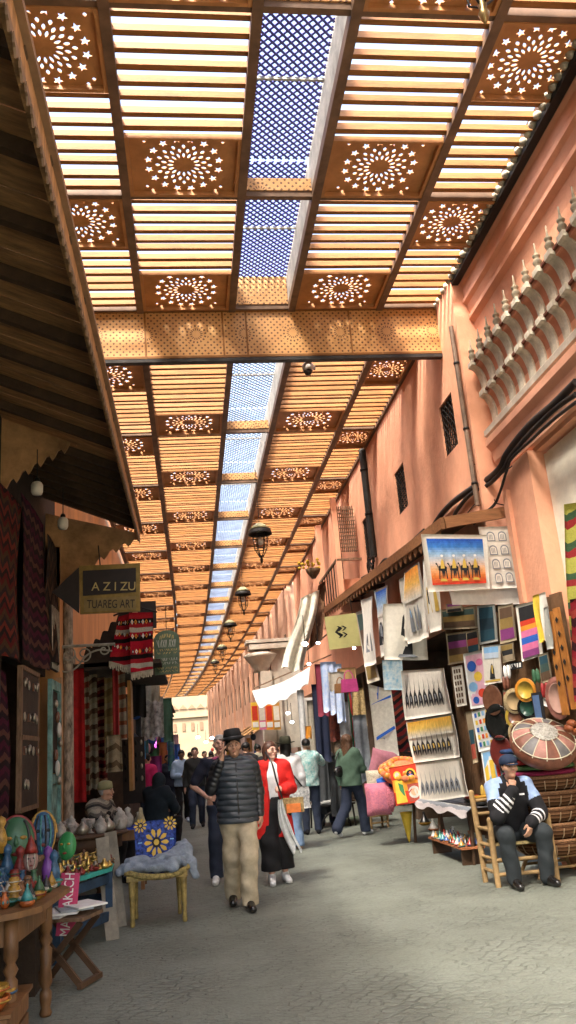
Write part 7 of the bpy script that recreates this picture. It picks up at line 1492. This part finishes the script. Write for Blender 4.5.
for i in range(12):
    for j in range(8):
        m = MB(); q = r5.randrange(4); s_ = r5.uniform(.55, 1.05); mt = (BRS, BRS, SILV, CPAL[2], CPAL[8])[r5.randrange(5)]
        if q == 0: m.lathe([(.03*s_, 0), (.045*s_, .01), (.05*s_, .03*s_), (.02*s_, .06*s_), (.012*s_, .08*s_), (.001, .085*s_)], (0, 0, 0), mt, 10)
        elif q == 1: m.lathe([(.02*s_, 0), (.05*s_, .03*s_), (.052*s_, .035*s_), (.045*s_, .035*s_), (.018*s_, .01)], (0, 0, 0), mt, 10)
        elif q == 2: m.tube([(.04*s_*math.cos(a*.6), .04*s_*math.sin(a*.6), .012+.003*a) for a in range(11)], .01, mt, 6)
        else: m.lathe([(.025*s_, 0), (.035*s_, .04*s_), (.015*s_, .07*s_), (.02*s_, .09*s_), (.001, .10*s_)], (0, 0, 0), mt, 10)
        nm = ('lidded_box', 'small_dish', 'bangle', 'small_bell')[q]; mn = {BRS.name: 'brass', SILV.name: 'silver', CPAL[2].name: 'red enamel', CPAL[8].name: 'brown wood'}[mt.name]
        tag(m.build(nm, loc=onT((i+.6+r5.uniform(-.25, .25))/12.4, (j+.6+r5.uniform(-.25, .25))/8.4, ZT+.001)), '%s %s lying on the turquoise topped table, %s' % (mn, nm.replace('_', ' '), ('nearest row', 'near row', 'near half', 'middle', 'middle', 'far half', 'far row', 'farthest row')[j]), nm.split('_')[-1], 'brass trinkets on the turquoise topped table')
for px, lb in ((113, 'longer grey plank leaning on the far corner of the turquoise table'), (121, 'shorter grey plank leaning beside the longer one')):
    a = at(px, 940 if px < 118 else 927, 2, 0); m = MB(); m.bar(a, a+Vector((-.10, .12, .88)), .12, .02, M('grey_plank', (.28, .25, .20), .8, .3, 5, .3, 30), up=(0, -1, 0)); tag(m.build('plank'), lb, 'plank')
m = MB(); q = at(68, 904, 1, 7.0); sgm = thing('town_sign', 'upright magenta tin sign with white capital letters leaning under the turquoise table', 'sign', q, rot=(0, .10, 0)); MAG = M('magenta_tin', (.50, .05, .14), .5, .2, 8)
m.box((0, 0, 0), (.14, .015, .44), MAG); m.build('plate', sgm); m = MB(); text_mesh(m, 'MARRAKECH', Matrix.Translation((0, -.011, -.0)) @ up @ Matrix.Rotation(PI/2, 4, 'Z') @ Matrix.Scale(.72, 4, (1, 0, 0)), .105, WHD, .003); m.build('lettering', sgm)
# folding stool with magazines
t = thing('folding_stool', 'dark folding stool with crossed legs beside the turned leg table', 'stool', (-1.02, 6.95, 0), -.35)
m = MB(); m.box((0, 0, .47), (.46, .34, .025), OLDW); m.build('seat', t)
for sx in (-1, 1):
    for sy in (-1, 1): m = MB(); m.bar((sx*.20, sy*.14, .45), (-sx*.20, sy*.14, .03), .045, .022, WOODD, up=(0, 1, 0)); m.build('leg', t)
    m = MB(); m.bar((sx*.20, -.17, .03), (sx*.20, .17, .03), .035, .035, WOODD); m.build('foot_bar', t)
for i in range(4): m = MB(); m.box((0, 0, 0), (.24, .32, .012), (M('newsprint', ()), WHD, cl('grey_magazine', (.3, .34, .36)), WHD)[i], rot=(0, 0, .3*i-.3)); tag(m.build('magazine', loc=(-1.10+.07*i, 6.93+.02*i, .493+.014*i)), ('lowest magazine on the folding stool', 'second magazine on the folding stool', 'grey magazine third on the folding stool', 'topmost white magazine on the folding stool')[i], 'magazine')
# low crate with bowls at the bottom edge
lc = at(-24, 1000, 1, 5.2)
t = thing('low_crate', 'low wooden crate with bright bowls at the bottom left corner', 'crate', (lc.x-.22, 5.45, 0)); 
for z in (.10, .22): m = MB(); m.box((0, -.3, z), (.8, .02, .10), TW); m.build('board', t); m = MB(); m.box((.39, 0, z), (.02, .58, .10), TW); m.build('board', t)
m = MB(); m.box((0, 0, .285), (.84, .64, .02), TW); m.build('top', t)
for i in range(10):
    x, y = .32-.15*(i % 5), -.22+.17*(i//5); a, b = (0, 2, 1, 4, 3, 1, 3, 4, 0, 2)[i], (1, 4, 3, 0, 2, 4, 1, 2, 3, 0)[i]
    pot('salt_bowl', (lc.x-.22+x, 5.45+y, .296), 1.05, a, b, '%s bowl with %s rim on the low crate, %s row' % (CN[a], CN[b], 'front' if i < 5 else 'back'), 'bowls on the low crate')
    if i % 2 == 0: pot('salt_bowl', (lc.x-.22+x, 5.45+y, .296+.062), .95, b, a, '%s bowl stacked on another on the low crate, %s row' % (CN[b], 'front' if i < 5 else 'back'), 'bowls on the low crate')
# back table with pale jars
t = thing('round_table', 'dark oval table with pale pottery jars in front of the peeling post', 'table', (-1.50, 10.7, 0))
m = MB(); m.lathe([(.66, 0), (.68, .02), (.66, .04)], (0, 0, .74), WOODD, 28, sc=(1, .85)); m.build('top', t)
m = MB(); m.lathe([(.60, 0), (.60, .14)], (0, 0, .60), WOODD, 28, sc=(1, .85)); m.build('apron', t)
for k in range(4): g_ = PI/4+k*PI/2; m = MB(); m.lathe(turned(.62, .04), (.5*math.cos(g_), .4*math.sin(g_), 0), WOODD, 10); m.build('leg', t)
JW = M('chalk_glaze', (.50, .47, .42), .5, .35, 9)
for i in range(22):
    g_ = i*2.4; q = .13*math.sqrt(i)*.98; x, y = q*math.cos(g_), q*math.sin(g_)*.8; s_ = r5.uniform(.8, 1.35); m = MB()
    kind = ('jar', 'teapot', 'goblet')[i % 3]
    if kind == 'jar': m.lathe([(.05*s_, 0), (.075*s_, .05*s_), (.07*s_, .11*s_), (.045*s_, .14*s_), (.05*s_, .155*s_), (.02*s_, .18*s_), (.012*s_, .20*s_), (.001, .205*s_)], (0, 0, 0), JW, 12)
    elif kind == 'teapot': m.lathe([(.045*s_, 0), (.075*s_, .03*s_), (.07*s_, .08*s_), (.03*s_, .11*s_), (.01*s_, .14*s_), (.001, .145*s_)], (0, 0, 0), SILV, 12); m.tube([(.06*s_, 0, .04*s_), (.11*s_, 0, .07*s_), (.12*s_, 0, .11*s_)], .010, SILV, 6)
    else: m.lathe([(.04*s_, 0), (.015*s_, .02*s_), (.015*s_, .06*s_), (.045*s_, .10*s_), (.05*s_, .14*s_), (.042*s_, .14*s_)], (0, 0, 0), JW, 12)
    tag(m.build(kind, loc=(-1.50+x, 10.7+y, .782)), '%s on the dark oval table, %s' % ({'jar': 'chalky lidded jar', 'teapot': 'small dull silver teapot', 'goblet': 'chalky goblet'}[kind], ('in the centre', 'halfway out', 'near the rim')[min(2, i//8)]), kind, 'pale wares on the dark oval table')
t = thing('side_table', 'square brown side table with a blue cloth and silver pots', 'table', (-.98, 11.6, 0)); m = MB(); m.box((0, 0, .70), (.62, .55, .03), TW); m.build('top', t); m = MB(); m.box((0, -.25, .64), (.58, .02, .09), TW); m.build('apron', t)
for sx in (-1, 1):
    for sy in (-1, 1): m = MB(); m.box((sx*.27, sy*.23, .34), (.045, .045, .68), TW); m.build('leg', t)
m = MB(); m.box((0, 0, 0), (.46, .42, .025), cl('ultramarine_cloth', (.02, .06, .40))); tag(m.build('blue_cloth', loc=(-1.0, 11.6, .729)), 'folded ultramarine cloth on the square side table', 'cloth')
for i in range(6): m = MB(); s_ = 1+.2*(i % 3); m.lathe([(.03*s_, 0), (.055*s_, .04*s_), (.05*s_, .09*s_), (.02*s_, .13*s_), (.03*s_, .16*s_), (.001, .18*s_)], (0, 0, 0), (SILV, IRON, JW)[i % 3], 10); tag(m.build('pot', loc=(-1.15+.13*(i % 4), 11.5+.18*(i//4), .743)), '%s pot on the blue cloth of the side table' % ('silver', 'black', 'chalky')[i % 3], 'pot', 'pots on the side table')
# blue chair with gold flowers
t = thing('upholstered_chair', 'old gilt chair with royal blue and gold flower patterned cover seen from behind', 'chair', (-.43, 9.15, 0), .06)
GILT = M('worn_gilt_wood', (.34, .25, .08), .55, .4, 10)
for x, y in ((-.25, -.22), (.26, -.22), (-.22, .22), (.23, .22)): m = MB(); m.lathe([(.018, 0), (.024, .02), (.02, .1), (.032, .36), (.036, .42)], (x, y, 0), GILT, 10); m.build('leg', t)
m = MB(); m.box((0, 0, .44), (.60, .52, .05), GILT); m.build('seat_rail', t)
m = MB(); m.tube(curve_pts([(-.31, -.20, .50), (-.15, -.27, .46), (.05, -.285, .44), (.22, -.27, .46), (.31, -.20, .50)], 5), .03, M('gilt_braid', (.36, .28, .10), .8, .5, 30, .4, 60), 8); m.build('braid_edge', t)
m = MB(); m.ell((0, 0, .50), (.31, .27, .07), M('blue_brocade', (.03, .07, .34), .7, .6, 34), 18, 8); m.build('seat_cushion', t)
BLUB = MATS['blue_brocade']
t_back = MB()
def backf(u, v, d=0.): return Vector(((u-.5)*(.40+.04*v), .02+.16*v-d, .50+.42*v+.02*math.sin(u*PI)*v))
t_back.sheet(lambda u, v: backf(u, v), 12, 14, BLUB, .05)
def flower(cu, cv, R_, k0, big=False):
    for k_ in range(10):
        a = 2*PI*k_/10; pl = [backf(cu+R_*(.35*math.cos(a)+dx*math.cos(a)-dy*math.sin(a)), cv+R_*(.35*math.sin(a)+dx*math.sin(a)+dy*math.cos(a)), k0) for dx, dy in ((0, 0), (.25, .13), (.5, .16), (.68, 0), (.5, -.16), (.25, -.13))]
        t_back.add(pl, [tuple(range(6))], GOLD)
    t_back.add([backf(cu+R_*.38*math.cos(2*PI*q/12), cv+R_*.38*math.sin(2*PI*q/12), k0+.002) for q in range(12)], [tuple(range(12))], INK)
    t_back.add([backf(cu+R_*.22*math.cos(2*PI*q/10), cv+R_*.22*math.sin(2*PI*q/10), k0+.004) for q in range(10)], [tuple(range(10))], GOLD)
flower(.52, .52, .30, .008); flower(.15, .93, .16, .008); flower(.86, .93, .16, .008)
for u_, v_ in ((.15, .15), (.85, .15), (.12, .55), (.9, .58)):
    for k_ in range(3): t_back.add([backf(u_+.03*k_-.03+x, v_+y, .006) for x, y in ((-.02, 0), (0, .02), (.02, 0), (0, -.02))], [(0, 1, 2, 3)], SKYB)
t_back.build('backrest', t)
JKM = M('crumpled_denim_grey', (.30, .35, .41), .9, .35, 9, .4, 70, col2=(.14, .17, .22))
def crease(X, Y, Z): return (.011*np.sin(X*20+5*np.sin(Y*14+Z*9))*np.sin(Y*21+4*np.sin(X*11))+.004*np.sin(X*55+Y*38+Z*30)).astype(np.float32)
ck = surf([ball((0, -.08, .53), (.33, .22, .055)), ball((.14, -.13, .57), (.17, .12, .075)), ball((-.18, -.06, .56), (.15, .13, .065)), ball((.26, -.02, .60), (.12, .12, .10)), cap((.20, -.10, .60), (.37, -.10, .50), .06, .045, U3, .04), cap((-.20, -.16, .56), (-.36, -.20, .50), .05, .04, U3, .04), cap((-.05, -.22, .55), (.18, -.27, .50), .05, .045, U3, .04), cap((.36, -.10, .52), (.39, -.14, .40), .045, .035, U3, .03), ball((.28, .06, .64), (.09, .07, .09))], .009, 'crumpled_jacket', JKM, None, disp=crease)
ck.location = (-.43, 9.15, 0); tag(ck, 'crumpled grey blue jacket thrown over the seat of the patterned chair', 'jacket')
m = MB(); m.lathe([(.05, 0), (.055, .10), (.03, .18), (.022, .25), (.001, .26)], (0, 0, 0), M('straw_bottle', (.42, .36, .22), .8, .3, 20), 12); tag(m.build('bottle', loc=(-.72, 11.45, .716)), 'straw covered bottle standing on the corner of the side table', 'bottle')
# ---------------------------------------------------------------- far left stalls
lf = thing('market_stalls', 'jutting row of dark stalls far down the left side', 'stalls', (0, 0, 0))
for i, (y0, y1, x0, h_) in enumerate(((18.5, 24, -1.15, 2.9), (24.3, 31, -1.05, 3.0), (31.5, 40, -1.0, 3.4), (40.5, 52, -1.15, 4.2), (52.5, 66, -1.6, 4.4), (66.5, 86, -2.8, 4.6))):
    m = MB(); m.prism([(-2.05+bend(y0), y0), (x0-.25, y0), (x0-.25, y1), (-2.05+bend(y1), y1)], Matrix.Translation((0, 0, 0)), h_, M('stall_wood', (.09, .055, .035), .8, .4, 2)); m.build('stall', lf)
    m = MB(); m.box((x0-.25, (y0+y1)/2, h_+.05), (.8, y1-y0, .06), WOODD); m.build('stall_roof', lf)
def hang(px, py, Y, w, h, mat, lb, nm='hanging_cloth', cat='cloth'): return garment(px, py, Y, w, h, mat, lb, nm, cat, 'goods hung along the left stalls')
for a in ((136, 665, 16.5, .35, 1.0, cl('black_bag_cloth', (.02, .02, .022)), 'black cloth bags under the red textile fringe'), (147, 681, 17, .18, .40, cl('white_pillowcase', (.50, .49, .46)), 'small white framed cloth with a purple stripe'), (155, 681, 17, .18, .40, cl('cream_pillowcase', (.46, .42, .34)), 'small cream cloth beside the striped one'), (147, 697, 17.2, .26, .85, M('black_white_print', (.55, .55, .56), .9, .5, 8, col2=(.03, .03, .03), pos=.45), 'black and white printed cloth, left of two'), (157, 697, 17.4, .24, .80, M('black_white_print', ()), 'black and white printed cloth, right of two'), (167, 698, 20, .22, 1.0, cl('bottle_green_cloth', (.05, .12, .08)), 'bottle green cloth below the rounded sign'),
          (169, 706, 22, .16, 1.6, M('green_blue_beads', (.06, .20, .12), .6, .5, 12, col2=(.03, .05, .2)), 'string of green and blue beads at the edge of the stalls'), (140, 700, 18.5, .22, 1.7, cl('dark_slate_cloth', (.03, .035, .04)), 'dark slate cloth in the shade of the stalls'), (140, 738, 18, .22, .42, M('screen_blue', (.10, .45, .80), .5, .2, 8), 'bright sky blue cloth square in the shade'), (163, 742, 23, .2, .8, cl('rust_orange_cloth', (.45, .14, .05)), 'rust orange cloth low in the stalls')):
    hang(*a)
goods_cluster(70, lambda i: ((lambda Y, s_: (Y, s_, r3.uniform(.8, 2.6)))(18.5+(i % 35)*.8, -1.15+r3.uniform(-.1, .35) if i < 35 else -1.15+r3.uniform(-.1, .1))), 1)
